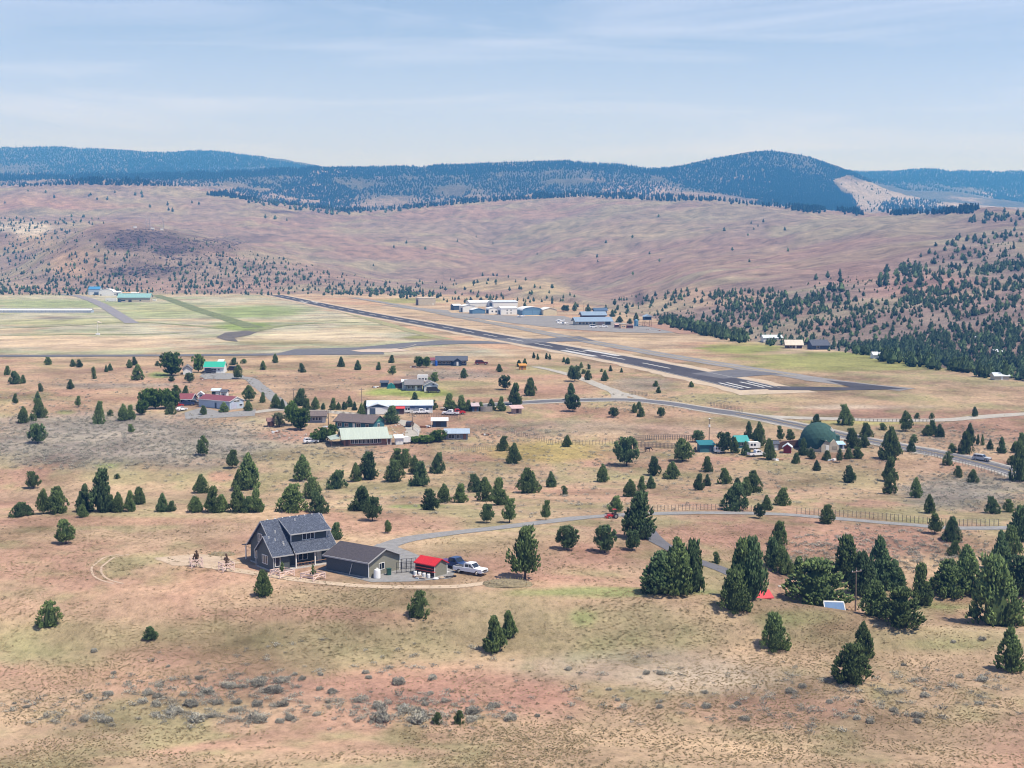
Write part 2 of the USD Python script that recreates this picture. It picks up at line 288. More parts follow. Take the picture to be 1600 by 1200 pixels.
# hills
hm1, hm2, hm3 = fbw(FARM, [330.0, 200.0, 1], 2, 5, 41), fbw(FARM, [150.0, 90.0, 1], 5, 5, 43), fbw(FARM, 700.0, 8, 4, 47)
hc = np.broadcast_to(np.array([.28, .225, .192]), col.shape).copy()
hc = put(hc, [.295, .205, .178], smooth01(hm1, .46, .62) * .75)
hc = put(hc, [.28, .255, .185], smooth01(hm2, .50, .62) * .7)
hc = put(hc, [.21, .165, .15], smooth01(1 - hm2 * .6 - hm3 * .4, .50, .62) * .6)
for (u, v, ru, rv, c, w) in [
    (1200, 400, 330, 34, [.30, .20, .172], .5), (900, 425, 260, 22, [.30, .20, .172], .5), (600, 398, 160, 14, [.305, .212, .18], .5), (100, 318, 260, 12, [.34, .21, .17], .5), (120, 330, 120, 5, [.27, .25, .18], .7),
    (1100, 340, 200, 14, [.27, .245, .19], .6), (1380, 355, 150, 16, [.29, .26, .19], .6), (850, 450, 60, 14, [.40, .33, .21], .7), (760, 445, 70, 10, [.40, .33, .21], .7), (960, 365, 160, 14, [.32, .275, .2], .6), (1120, 465, 130, 16, [.38, .27, .2], .7), (1030, 480, 60, 14, [.36, .29, .2], .6),
    (120, 410, 60, 30, [.40, .27, .19], .7), (60, 380, 50, 20, [.36, .28, .19], .5), (40, 358, 50, 12, [.50, .46, .40], .8), (240, 374, 110, 18, ROCK, .85), (310, 388, 80, 12, ROCK, .7), (230, 410, 160, 30, [.24, .19, .165], .6), (185, 385, 30, 8, ROCK, .8), (265, 392, 30, 9, ROCK, .95), (220, 425, 80, 9, ROCK, .5), (400, 420, 140, 24, [.27, .22, .19], .5), (380, 375, 70, 5, ROCK, .6),
    (440, 337, 50, 3, ROCK, .8), (1000, 470, 12, 12, ROCK, .8), (1430, 440, 130, 26, [.36, .21, .18], .5), (1560, 590, 70, 24, [.36, .30, .2], .8), (1580, 575, 60, 10, [.34, .25, .2], .6)]:
    hc = put(hc, c, blob(u, v, ru, rv) * w)
col = put(col, hc, hillc)
fw = smooth01(GY, 5200, 5900) * hillc
fc = np.broadcast_to(np.array([.27, .21, .175]), col.shape).copy()
fc = put(fc, [.34, .27, .23], smooth01(hm1, .45, .6))
SPUR = smooth01(GU + 26 * WOB - (1296 + (GV - 282) * .85), -4, 18) * smooth01(GV, 277, 283) * (1 - smooth01(GY, 8300, 8600))
fc = put(fc, [.35, .31, .28], SPUR)
fc = put(fc, [.36, .31, .28], blob(1520, 305, 100, 12) * smooth01(GY, 8600, 9000))
fc = put(fc, [.085, .088, .062], smooth01(fbw(FARM, 300.0, 2.2, 4, 51), .27, .45) * smooth01(GY, 5900, 6600) * .85 * (1 - SPUR))  # understory colour, darkened further to paint shade beneath the dense forest
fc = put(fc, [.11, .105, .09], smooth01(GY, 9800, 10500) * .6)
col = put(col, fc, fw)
col = np.clip(col * (.91 + .06 * (1 - smooth01(GY, 300, 600)))[..., None], 0.02, 0.75)

def grid_faces(nx, ny):
    i = np.arange(nx * ny).reshape(nx, ny)
    return np.stack([i[:-1, :-1], i[1:, :-1], i[1:, 1:], i[:-1, 1:]], -1).reshape(-1, 4)
ground_mat = usdkit.material(stage, '/World/Looks/ground', {
    'a': ('attribute', {'attribute': 'tint'}),
    'g': ('geometry', {}),
    'n1': ('noise_texture', {'scale': 0.035, 'detail': 10.0, 'roughness': 0.68}),
    'n2': ('noise_texture', {'scale': 0.7, 'detail': 6.0, 'roughness': 0.85}),
    'n4': ('noise_texture', {'scale': 0.013, 'detail': 9.0, 'roughness': 0.80, 'distortion': 0.8}),
    'r4': ('rgb_ramp', {'ramp': [(0.30, (.50, .47, .49)), (0.43, (.86, .84, .84)), (0.55, (1.06, 1.05, 1.03)), (0.70, (1.36, 1.33, 1.26))]}),
    'm4': ('mix_color', {'blend_type': 'multiply', 'fac': 0.85, 'use_clamp': False}),
    'mp': ('mapping', {'scale': (1.0, 0.55, 1.0)}),
    'vo': ('voronoi_texture', {'scale': 0.62, 'feature': 'f1', 'randomness': 1.0}),
    'r1': ('rgb_ramp', {'ramp': [(0.30, (.50, .48, .46)), (0.5, (.95, .95, .95)), (0.7, (1.30, 1.28, 1.24))]}),
    'r2': ('rgb_ramp', {'ramp': [(0.28, (.34, .36, .30)), (0.43, (.78, .78, .74)), (0.55, (1.06, 1.05, 1.03)), (0.72, (1.30, 1.26, 1.20))]}),
    'r3': ('rgb_ramp', {'ramp': [(0.08, (.50, .54, .44)), (0.26, (1, 1, 1)), (1.0, (1, 1, 1))]}),
    'm1': ('mix_color', {'blend_type': 'multiply', 'fac': 1.0, 'use_clamp': False}),
    'm2': ('mix_color', {'blend_type': 'multiply', 'fac': 0.8, 'use_clamp': False}),
    'm3': ('mix_color', {'blend_type': 'multiply', 'fac': 0.6, 'use_clamp': False}),
    'b': ('bump', {'strength': 0.6, 'distance': 0.25}),
    'p': ('principled_bsdf', {'roughness': 1.0, 'specular_ior_level': 0.05, 'diffuse_roughness': 0.6}),
}, [('g.position', 'n1.vector'), ('g.position', 'mp.vector'), ('mp.vector', 'n2.vector'), ('g.position', 'vo.vector'), ('n1.fac', 'r1.fac'), ('n2.fac', 'r2.fac'), ('vo.distance', 'r3.fac'),
    ('a.color', 'm1.a'), ('r1.color', 'm1.b'), ('m1.result', 'm2.a'), ('r2.color', 'm2.b'), ('m2.result', 'm3.a'), ('r3.color', 'm3.b'), ('m3.result', 'm4.a'), ('g.position', 'n4.vector'), ('n4.fac', 'r4.fac'), ('r4.color', 'm4.b'), ('m4.result', 'p.base_color'),
    ('n2.fac', 'b.height'), ('b.normal', 'p.normal')], surface='p.BSDF')
TV = np.stack([GX, GY, Z], -1).reshape(-1, 3)
terrain = usdkit.mesh(stage, '/World/ground', (TV, grid_faces(len(S_GRID), len(Y_GRID))), ground_mat, smooth=True)
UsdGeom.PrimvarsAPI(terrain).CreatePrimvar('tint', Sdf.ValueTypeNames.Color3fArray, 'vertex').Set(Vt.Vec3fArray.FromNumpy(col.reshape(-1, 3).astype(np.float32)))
tag(terrain, 'dry reddish grass slopes, green airfield tableland and bare rolling hills behind', None, None, 'structure')

# ------------------------------------------------------------------ air
hz = usdkit.material(stage, '/World/Looks/haze', {'v': ('principled_volume', {'color': (0.09, 0.39, 1.0), 'density': 1.3e-4, 'anisotropy': 0.15, 'absorption_color': (1.0, 1.0, 1.0)})}, [], volume='v.volume')
zlo, ztop = float(Z.min()) - 1.0, float(max(Z.max(), ZC)) + 30.0
def box_mesh(x0, x1, y0, y1, z0, z1):
    v = [(x, y, z) for z in (z0, z1) for y in (y0, y1) for x in (x0, x1)]
    return np.array(v, float), np.array([[0, 2, 3, 1], [4, 5, 7, 6], [0, 1, 5, 4], [2, 6, 7, 3], [0, 4, 6, 2], [1, 3, 7, 5]])
tag(obj('haze', box_mesh(-12500, 12500, -400, 15000, zlo, ztop), hz), 'thin blue summer haze filling the valley air', None, None, 'stuff')

# ------------------------------------------------------------------ roads, airfield pavement, tracks
import trimesh
from shapely.geometry import Polygon
asphalt = mat('asphalt', (.052, .050, .058), .9, .25, .4)
runway_tar = mat('runway_asphalt', (.046, .042, .050), .9, .45, .06)
old_tar = mat('old_asphalt', (.20, .19, .185), .95, .22, .1)
grey_tar = mat('grey_asphalt', (.11, .108, .118), .95, .2, .25)
gravel = mat('gravel', (.215, .21, .205), .95, .25, .8)
pale_gravel = mat('pale_gravel', (.33, .305, .265), .95, .2, .4)
dirt = mat('track_dirt', (.43, .335, .24), 1.0, .18, .5)
red_dirt = mat('red_dirt', (.27, .165, .12), 1.0, .25, .2)
white_line = mat('white_paint', (.43, .43, .42), .8, .4, .5)
yellow_line = mat('yellow_paint', (.50, .36, .10), .7, .15, .8)

def lift_of(y, k): return 0.02 + 0.00012 * np.asarray(y) + 0.004 * k + 0.00002 * k * np.asarray(y)
def densify(P, step):
    out = []
    for a, b in zip(P[:-1], P[1:]):
        n = max(1, int(np.linalg.norm(b - a) / step))
        out += [a + (b - a) * i / n for i in range(n)]
    return np.array(out + [P[-1]])
def smooth_path(pts):
    """picture positions -> a smooth world path"""
    X, Y, _ = raycast([p[0] for p in pts], [p[1] for p in pts])
    P = np.stack([X, Y], 1)
    if len(P) > 2:
        t = np.concatenate([[0], np.cumsum(np.linalg.norm(np.diff(P, axis=0), axis=1))])
        tt = np.linspace(0, t[-1], len(P) * 8)
        P = np.stack([PchipInterpolator(t, P[:, 0])(tt), PchipInterpolator(t, P[:, 1])(tt)], 1)
    return P
RW_EXACT = 20.0
def ribbon(P, w0, w1, off=0.0, k=0, step=None):
    """sheet of the ground's shape along a world path"""
    D = densify(P, step or max(1.5, P[:, 1].mean() / 200))
    T = np.gradient(D, axis=0); T /= np.linalg.norm(T, axis=1, keepdims=True) + 1e-9
    N = np.stack([-T[:, 1], T[:, 0]], 1)
    nc = 5
    w = np.linspace(w0, w1, len(D))[:, None]
    if w0 > 1.5 and w0 != RW_EXACT: w = w * (1 + .22 * (meshkit.noise(np.column_stack([D / 6.0, D[:, :1] * 0]), 3)[:, None] - .5))
    q = np.linspace(-.5, .5, nc)[None] * w + off
    X, Y = D[:, :1] + N[:, :1] * q, D[:, 1:] + N[:, 1:] * q
    Zz = ground(X.ravel(), Y.ravel()).reshape(X.shape) + lift_of(Y, k)
    f = grid_faces(len(D), nc)[:, ::-1]
    return np.stack([X, Y, Zz], -1).reshape(-1, 3), f
def sheet(pts, k=0, size=None, world=None):
    if world is None:
        X, Y, _ = raycast([p[0] for p in pts], [p[1] for p in pts]); W = np.stack([X, Y], 1)
    else: W = np.asarray(world)
    pg = Polygon(W).buffer(0)
    v, f = trimesh.creation.triangulate_polygon(pg, engine='earcut')
    v3 = np.column_stack([v, np.zeros(len(v))])
    v3, f = trimesh.remesh.subdivide_to_size(v3, f, size or max(2.5, W[:, 1].mean() / 110), max_iter=14)
    v3[:, 2] = ground(v3[:, 0], v3[:, 1]) + lift_of(v3[:, 1], k)
    a, b, c = v3[f[:, 0]], v3[f[:, 1]], v3[f[:, 2]]
    flip = np.cross(b - a, c - a)[:, 2] < 0
    f = f.copy(); f[flip] = f[flip][:, ::-1]
    return v3, f
def joined(ms):
    V, F, n = [], [], 0
    for v, f in ms:
        f = np.asarray(f)
        if f.shape[1] == 4: f = np.vstack([f[:, [0, 1, 2]], f[:, [0, 2, 3]]])
        V.append(v); F.append(f + n); n += len(v)
    return np.vstack(V), np.vstack(F)
def structure(name, m, material, label=None, parent=None):
    o = obj(name, m, material, parent)
    if parent is None: tag(o, label, kind='structure')
    return o

# runway: straight in plan between its two ends
R0, R1 = at(1192, 608.5)[:2], at(431, 461.5)[:2]
rd = (R0 - R1) / np.linalg.norm(R0 - R1); rlen = np.linalg.norm(R0 - R1); rn = np.array([-rd[1], rd[0]])
RW = 20.0
runway = structure('runway', ribbon(np.array([R1, R0]), RW, RW, 0, 2, 8), runway_tar, 'long dark asphalt runway with white markings crossing the tableland diagonally')
def mark(name, t0, t1, off, w):
    structure(name, ribbon(np.array([R1 + rd * t0, R1 + rd * t1]), w, w, off, 5, 6), white_line, parent=runway)
n_dash = 24; pitch = (rlen - 120) / n_dash
for i in range(n_dash):
    mark('centre_dash', 50 + pitch * i, 50 + pitch * (i + .58), 0, 1.3)
ta = np.dot(at(900, 552.5)[:2] - R1, rd); tb = np.dot(at(487, 472.5)[:2] - R1, rd)
for t in (ta, tb):
    for o in (-6.6, 6.6): mark('aiming_mark', t - 26, t + 26, o, 3.6)
for o in (-6.5, -3.2, 3.2, 6.5): mark('threshold_bar', rlen - 27, rlen - 5, o, 1.3)
mark('edge_line', 20, rlen - 3, RW / 2 - .8, .35); mark('edge_line', 20, rlen - 3, -RW / 2 + .8, .35)
structure('runway_shoulder', ribbon(np.array([R1 - rd * 30, R0 + rd * 14]), RW + 13, RW + 13, 0, 0, 8), mat('shoulder_gravel', (.40, .32, .235), 1, .2, .15), 'pale gravel shoulder along both sides of the dark runway')
tx = smooth_path([(552, 465.5), (640, 480), (720, 496), (800, 510.5), (880, 526), (960, 541), (1050, 557), (1150, 573), (1250, 589), (1340, 601.5), (1418, 609)])
structure('taxiway', ribbon(tx, 11, 13, 0, 1), old_tar, 'grey taxiway running beside the runway on its right')
structure('taxiway_line', ribbon(tx[30:-4], .5, .5, 0, 4), yellow_line, 'thin yellow centre line along the grey taxiway')
structure('turnaround', sheet([(1205, 603.5), (1330, 605.5), (1290, 594.5), (1330, 598), (1420, 608.5), (1300, 610.5), (1200, 609.5)], 3), runway_tar, 'dark asphalt link joining the near runway end to the taxiway')
structure('taxi_link', sheet([(1080, 584), (1150, 577.5), (1230, 585), (1180, 587.5), (1130, 592)], 3), grey_tar, 'grey taxi link between runway and taxiway near the runway end')
structure('taxi_link', sheet([(770, 529), (850, 529.5), (905, 525.5), (930, 533), (860, 534.5), (815, 538)], 3), grey_tar, 'grey taxi link between runway and hangar area')
structure('cross_runway', joined([ribbon(smooth_path([(-120, 556.5), (150, 556), (330, 555), (480, 553.5), (600, 552.5)]), 15, 14, 0, 2), sheet([(430, 553.5), (462, 545.5), (560, 543), (620, 537), (690, 532), (760, 533), (800, 537), (720, 537.5), (650, 541), (588, 553)], 1)]), grey_tar, 'dark narrow crosswind runway with its turning apron, left of the main runway')
structure('apron_line', ribbon(smooth_path([(455, 546), (540, 547), (600, 546), (650, 538)]), .9, .9, 0, 4), pale_gravel, 'pale painted line curving over the crosswind apron')
structure('apron', joined([sheet([(590, 476), (700, 485), (705, 489), (810, 494), (880, 494), (905, 500), (960, 503), (1020, 512), (1070, 519), (1030, 521), (960, 519), (880, 514), (800, 505), (700, 491)], 0)]), old_tar, 'grey asphalt apron in front of the airfield hangars')
structure('upper_road', ribbon(smooth_path([(92, 459.6), (118, 462), (137, 467), (158, 476), (180, 489), (206, 505)]), 15, 11, 0, 1), mat('violet_tar', (.20, .19, .205), .95, .15, .2), 'grey road curving down through the green fields at far left')

hw = smooth_path([(700, 640), (760, 634), (830, 628.5), (900, 625.5), (970, 624.5), (1040, 630), (1110, 641), (1180, 651.5), (1250, 665.5), (1330, 683), (1410, 698), (1500, 715.5), (1590, 740), (1680, 768)])
structure('road_verge', ribbon(hw, 10.5, 10.5, 0, 0), pale_gravel, 'pale gravel verges of the two lane road')
road = structure('highway', ribbon(hw, 6.0, 8.0, 0, 2), grey_tar, 'two lane grey road sweeping behind the green dome house to the right')
for o in (-3.0, 3.0): structure('edge_line', ribbon(hw[50:], .22, .22, o, 5), white_line, parent=road)
for o in (-.15, .15): structure('centre_line', ribbon(hw[50:], .14, .14, o, 5), yellow_line, parent=road)
structure('gravel_lane', joined([ribbon(smooth_path([(835, 573), (880, 583), (915, 594), (945, 606), (962, 613), (968, 620), (962, 625)]), 4, 6, 0, 1), ribbon(smooth_path([(962, 613), (985, 618), (1010, 626)]), 5, 4, 0, 1)]), pale_gravel, 'pale gravel lane winding down to the highway below the runway')
structure('gravel_road', ribbon(smooth_path([(1180, 650), (1230, 652.5), (1300, 654.5), (1400, 657), (1470, 656.5), (1530, 652), (1620, 646)]), 5.5, 6, 0, 1), pale_gravel, 'pale gravel road branching right off the highway toward the frame edge')
drive = smooth_path([(650, 880), (622, 866), (604, 855), (630, 844.5), (690, 835), (760, 827), (850, 816), (930, 807.5), (1000, 803.5), (1100, 801.5), (1200, 803), (1300, 810), (1400, 818.5), (1500, 825.5), (1600, 824)])
structure('driveway', ribbon(drive, 4.4, 3.8, 0, 2), gravel, 'long grey gravel driveway curving from the garage to the right')
structure('branch_lane', ribbon(smooth_path([(985, 806), (1003, 822), (1022, 842), (1052, 860), (1090, 877), (1125, 889), (1160, 905)]), 4.0, 3.6, 0, 3), grey_tar, 'dark asphalt lane dropping downhill beneath the tall juniper')
structure('yard_gravel', sheet([(500, 889), (540, 900), (580, 910), (640, 909), (705, 904), (712, 893), (690, 884), (668, 874), (640, 862), (612, 852), (590, 850), (560, 868)], 1), gravel, 'grey gravel yard round the garage and red roofed shed')
structure('dirt_track', ribbon(smooth_path([(250, 873), (290, 879), (360, 890), (420, 899), (500, 910), (600, 917), (700, 917), (760, 911)]), 2.5, 1.9, 0, 0), dirt, 'pale dirt track passing in front of the grey house')
for du in (0, 15): structure('tyre_rut', ribbon(smooth_path([(188 + du, 866), (160 + du, 873), (146 + du, 884), (144 + du, 895), (154 + du, 905), (178 + du, 912)]), .38, .38, 0, 0, .8), mat('rut_dirt', (.42, .315, .23), 1, .2, .5), ('outer' if du == 0 else 'inner') + ' curved pale tyre rut in the grass left of the house')
structure('worn_patch', sheet([(240, 872), (300, 866), (350, 868), (378, 880), (330, 886), (270, 884)], 0), mat('worn_grass', (.40, .305, .215), 1, .2, .4), 'worn pale patch of ground round the tree guards')
structure('side_road', ribbon(smooth_path([(345, 588), (380, 590), (405, 604), (428, 622), (452, 640)]), 5, 5, 0, 1), gravel, 'grey gravel road dropping from the green roofed workshop')
structure('farm_lane', ribbon(smooth_path([(395, 645), (440, 640), (560, 648), (600, 655), (632, 660), (646, 672), (640, 690)]), 5, 5, 0, 0), pale_gravel, 'pale dusty lane winding between the farm buildings')
structure('barn_yard', sheet([(288, 645), (315, 637), (350, 645), (380, 642), (400, 640), (398, 650), (340, 653), (290, 655)], 1), gravel, 'grey gravel yard in front of the red roofed barn')
structure('workshop_yard', sheet([(312, 588), (318, 583), (352, 583), (378, 585), (385, 592), (350, 593), (320, 592)], 2), gravel, 'grey gravel yard beside the green roofed workshop')
structure('dirt_bank', ribbon(smooth_path([(1018, 507), (1045, 513), (1080, 522)]), 22, 16, 0, 3), red_dirt, 'bare brown dirt bank at the right of the airfield terminal')
structure('runway_track', ribbon(smooth_path([(640, 553), (690, 548), (760, 546)]), 4, 4, 0, 0), dirt, 'faint pale track beside the crosswind apron')

ditch_m = mat('ditch_grass', (.13, .15, .062), 1, .5, .12, bump=.8)
ditch2 = mat('ditch_weeds', (.18, .19, .085), 1, .5, .1, bump=.8)
for lab, pts, w, m_ in (('dark weedy ditch running diagonally through the green fields', [(243, 461.5), (262, 467), (290, 477), (318, 487), (345, 495), (372, 504), (398, 512)], 15, ditch_m), ('green field edge crossing the tableland at left', [(-40, 514), (60, 511), (120, 508), (205, 503.5), (300, 509), (350, 514)], 7, ditch2),
                   ('weedy green strip in the pale field at left', [(-40, 524), (60, 523.5), (150, 522.5), (200, 523), (280, 521)], 7, ditch2), ('weedy strip following the runway on its left side', [(430, 464), (480, 473), (540, 488), (600, 505), (660, 522), (700, 530)], 9, mat('dry_ditch', (.25, .235, .12), 1, .4, .1, bump=.8)), ('weedy strip meeting the diagonal ditch', [(350, 526), (400, 516), (440, 509), (500, 505), (560, 504)], 11, ditch2)):
    D_ = smooth_path(pts); structure('ditch', ribbon(D_, w, w, 0, 0, 6), m_, lab)
structure('bare_earth', sheet([(338, 527), (352, 520), (385, 517), (402, 519), (390, 524), (366, 528), (372, 534), (352, 532)], 1), mat('dark_earth', (.10, .088, .08), 1, .3, .1), 'dark bare earth patch where the ditches meet')
for k_, (u_, v_, ru_) in enumerate(((600, 549, 52), )):
    structure('dirt_island', sheet([(548, 548), (575, 545.5), (620, 545), (640, 548), (610, 550.5), (565, 550.5)], 3), mat('island_dirt', (.42, .33, .26), 1, .2, .2), 'pale dirt island inside the crosswind apron')

# ------------------------------------------------------------------ vegetation builders
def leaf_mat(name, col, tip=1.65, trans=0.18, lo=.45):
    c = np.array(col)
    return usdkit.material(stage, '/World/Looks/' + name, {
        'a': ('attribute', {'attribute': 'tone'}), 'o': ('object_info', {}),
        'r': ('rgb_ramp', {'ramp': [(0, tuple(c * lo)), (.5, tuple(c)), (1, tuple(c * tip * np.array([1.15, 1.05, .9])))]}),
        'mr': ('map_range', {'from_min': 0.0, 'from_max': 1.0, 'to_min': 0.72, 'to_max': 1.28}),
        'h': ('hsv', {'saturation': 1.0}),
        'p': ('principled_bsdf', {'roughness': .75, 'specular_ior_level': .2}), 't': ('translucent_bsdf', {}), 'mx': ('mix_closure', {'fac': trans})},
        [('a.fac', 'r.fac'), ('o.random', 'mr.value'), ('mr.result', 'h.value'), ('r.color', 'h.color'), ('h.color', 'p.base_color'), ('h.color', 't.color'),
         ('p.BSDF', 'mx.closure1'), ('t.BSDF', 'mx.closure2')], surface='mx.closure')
juniper_leaf = leaf_mat('juniper_foliage', (.108, .158, .058))
dark_leaf = leaf_mat('dark_juniper_foliage', (.080, .128, .056))
broad_leaf = leaf_mat('broad_leaf_foliage', (.095, .165, .040), trans=.3)
pale_leaf = leaf_mat('pale_leaf_foliage', (.16, .19, .11), trans=.3)
sage_leaf = leaf_mat('sage_foliage', (.33, .325, .285), 1.35)
grass_leaf = leaf_mat('bunchgrass_blades', (.46, .385, .25), 1.15, .45, .8)
brown_leaf = leaf_mat('dry_foliage', (.11, .075, .05))
far_leaf = leaf_mat('far_forest_foliage', (.024, .050, .040))
bark = mat('bark', (.10, .075, .06), .95, .3, 6)
def spindles(P, A, Ln, W, r, n=4):
    """little pointed sprays of foliage: base point, ring, tip"""
    A = A / (np.linalg.norm(A, axis=1, keepdims=True) + 1e-9)
    U = np.cross(A, r.normal(size=A.shape)); U /= np.linalg.norm(U, axis=1, keepdims=True) + 1e-9
    Vv = np.cross(A, U)
    m = len(P); ang = np.arange(n) / n * 2 * np.pi
    ring = P[:, None] + A[:, None] * (Ln * r.uniform(.25, .5, m))[:, None, None] + (U[:, None] * np.cos(ang)[None, :, None] + Vv[:, None] * np.sin(ang)[None, :, None]) * (W[:, None] * r.uniform(.7, 1.2, (m, n)))[..., None]
    V = np.concatenate([P[:, None], ring, (P + A * Ln[:, None])[:, None]], 1)
    base = (np.arange(m) * (n + 2))[:, None]
    F = []
    for k in range(n):
        a, b = 1 + k, 1 + (k + 1) % n
        F += [np.concatenate([base + 0, base + b, base + a], 1), np.concatenate([base + n + 1, base + a, base + b], 1)]
    return V.reshape(-1, 3), np.concatenate(F, 0), np.repeat(r.uniform(0, 1, m), n + 2)
def profile(kind):
    if kind == 'cone': return lambda h: 1.02 * (1 - h) ** .85 * np.minimum(1, .66 + 2.2 * h)
    if kind == 'broad': return lambda h: 1.03 * (1 - h ** 1.25) ** 1.0 * np.minimum(1, .78 + 1.4 * h)
    if kind == 'round': return lambda h: np.sqrt(np.maximum(0, 1 - ((h - .40) / np.where(h < .4, .46, .62)) ** 2))
    if kind == 'drop': return lambda h: np.minimum(1, .5 + 2.0 * h) * (1 - h) ** .72 * 1.22
    if kind == 'shrub': return lambda h: (1 - h ** 2) ** .6 * np.minimum(1, .8 + h)
    if kind == 'globe': return lambda h: np.sqrt(np.maximum(0, 1 - (2 * h - 1) ** 2)) ** .8
def crown(kind, h0, R, n, seed, ln=.085, wd=.024, up=.9, tops=1):
    """crown of unit height: sprays spread through lobes of the outline"""
    r = np.random.default_rng(seed); f = profile(kind)
    # limbs carry lumps of sprays, so the outline is uneven and gaps stay between them
    nl = max(14, n // 20)
    lh = r.uniform(0, .93, nl) ** .95; la = r.uniform(0, 2 * np.pi, nl)
    lr = np.maximum(f(lh) * R * r.uniform(.5, 1.1, nl), .02)
    C0 = np.stack([lr * np.cos(la), lr * np.sin(la), h0 + (1 - h0) * lh], 1)
    k = r.integers(0, nl, n)
    sz = (.055 + .20 * R * (1 - lh[k]))
    P = C0[k] + r.normal(size=(n, 3)) * np.stack([sz * .40, sz * .40, sz * .5], 1)
    # keep inside the outline
    hh = np.clip((P[:, 2] - h0) / (1 - h0), 0, .985); rr = np.hypot(P[:, 0], P[:, 1]); mx = np.maximum(f(hh) * R * 1.1, .012)
    s = np.minimum(1, mx / np.maximum(rr, 1e-6)); P[:, 0] *= s; P[:, 1] *= s
    P[:, 2] = np.clip(P[:, 2], h0 * .9, .96)
    if tops > 1:   # several leaders
        for t in range(tops):
            a = r.uniform(0, 6.28); d = R * r.uniform(.1, .32); q = r.random(n) < .9 / tops
            w = np.clip((P[:, 2] - .45) / .5, 0, 1)[q] ** 1.5
            P[q, 0] += np.cos(a) * d * w; P[q, 1] += np.sin(a) * d * w
    # the core that closes the view through
    A = np.stack([P[:, 0], P[:, 1], np.full(n, up * R * (.6 + .8 * 1))], 1) + r.normal(size=(n, 3)) * R * .28
    V, F, T = spindles(P, A, ln * r.uniform(.6, 1.4, n), wd * r.uniform(.7, 1.4, n), r)
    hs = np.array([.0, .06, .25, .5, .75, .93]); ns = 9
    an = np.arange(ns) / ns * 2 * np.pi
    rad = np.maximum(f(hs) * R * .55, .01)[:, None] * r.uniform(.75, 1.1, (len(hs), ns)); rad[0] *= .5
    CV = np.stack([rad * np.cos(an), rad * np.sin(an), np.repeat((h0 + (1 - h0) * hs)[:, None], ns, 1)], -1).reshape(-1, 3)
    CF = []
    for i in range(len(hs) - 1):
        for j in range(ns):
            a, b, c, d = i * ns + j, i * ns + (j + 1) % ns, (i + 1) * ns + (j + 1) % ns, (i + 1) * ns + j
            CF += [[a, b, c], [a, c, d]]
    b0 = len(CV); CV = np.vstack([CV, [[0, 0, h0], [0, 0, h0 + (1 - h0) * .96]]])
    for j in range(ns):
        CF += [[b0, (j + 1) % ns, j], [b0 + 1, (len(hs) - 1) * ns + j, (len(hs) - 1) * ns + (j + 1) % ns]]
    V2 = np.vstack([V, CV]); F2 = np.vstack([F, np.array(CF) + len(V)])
    return V2, F2, np.concatenate([T, np.full(len(CV), .15)])  # core kept darker than the sprays: inner crown shade put into its tone
def tube(pts, rad, n=6):
    pts = np.asarray(pts, float); V = []
    for i, p in enumerate(pts):
        d = pts[min(i + 1, len(pts) - 1)] - pts[max(i - 1, 0)]; d = d / np.linalg.norm(d)
        a = np.cross(d, [1, 0, 0] if abs(d[0]) < .9 else [0, 1, 0]); a /= np.linalg.norm(a); b = np.cross(d, a)
        t = np.arange(n) / n * 2 * np.pi
        V.append(p + rad[i] * (np.cos(t)[:, None] * a + np.sin(t)[:, None] * b))
    F = []
    for i in range(len(pts) - 1):
        for j in range(n): F += [[i * n + j, i * n + (j + 1) % n, (i + 1) * n + (j + 1) % n], [i * n + j, (i + 1) * n + (j + 1) % n, (i + 1) * n + j]]
    m = len(pts) * n
    V = np.vstack(V + [pts[:1], pts[-1:]])
    for j in range(n): F += [[m, (j + 1) % n, j], [m + 1, (len(pts) - 1) * n + j, (len(pts) - 1) * n + (j + 1) % n]]
    return V, np.array(F)
def trunk_mesh(h0, R, seed, limbs=5):
    r = np.random.default_rng(seed)
    ms = [tube([(0, 0, -.06), (0.01, 0, h0 * .6), (0, .01, h0 + .2), (0, 0, .8)], [.035, .027, .02, .006])]
    for k in range(limbs):
        a = r.uniform(0, 6.28); z = max(.04, h0 * .8) + r.uniform(0, .4); q = R * r.uniform(.5, .8)
        ms.append(tube([(0, 0, z), (q * .5 * math.cos(a), q * .5 * math.sin(a), z + .06), (q * math.cos(a), q * math.sin(a), z + .16)], [.014, .009, .004], 4))
    return joined(ms)
def tone_mesh(parent, name, vft, m):
    o = usdkit.mesh(stage, f'{path_of(parent)}/{numbered(path_of(parent), name)}', (vft[0], vft[1]), m)
    UsdGeom.PrimvarsAPI(o).CreatePrimvar('tone', Sdf.ValueTypeNames.FloatArray, 'vertex').Set(Vt.FloatArray.FromNumpy(vft[2].astype(np.float32)))
    return o.GetPrim()

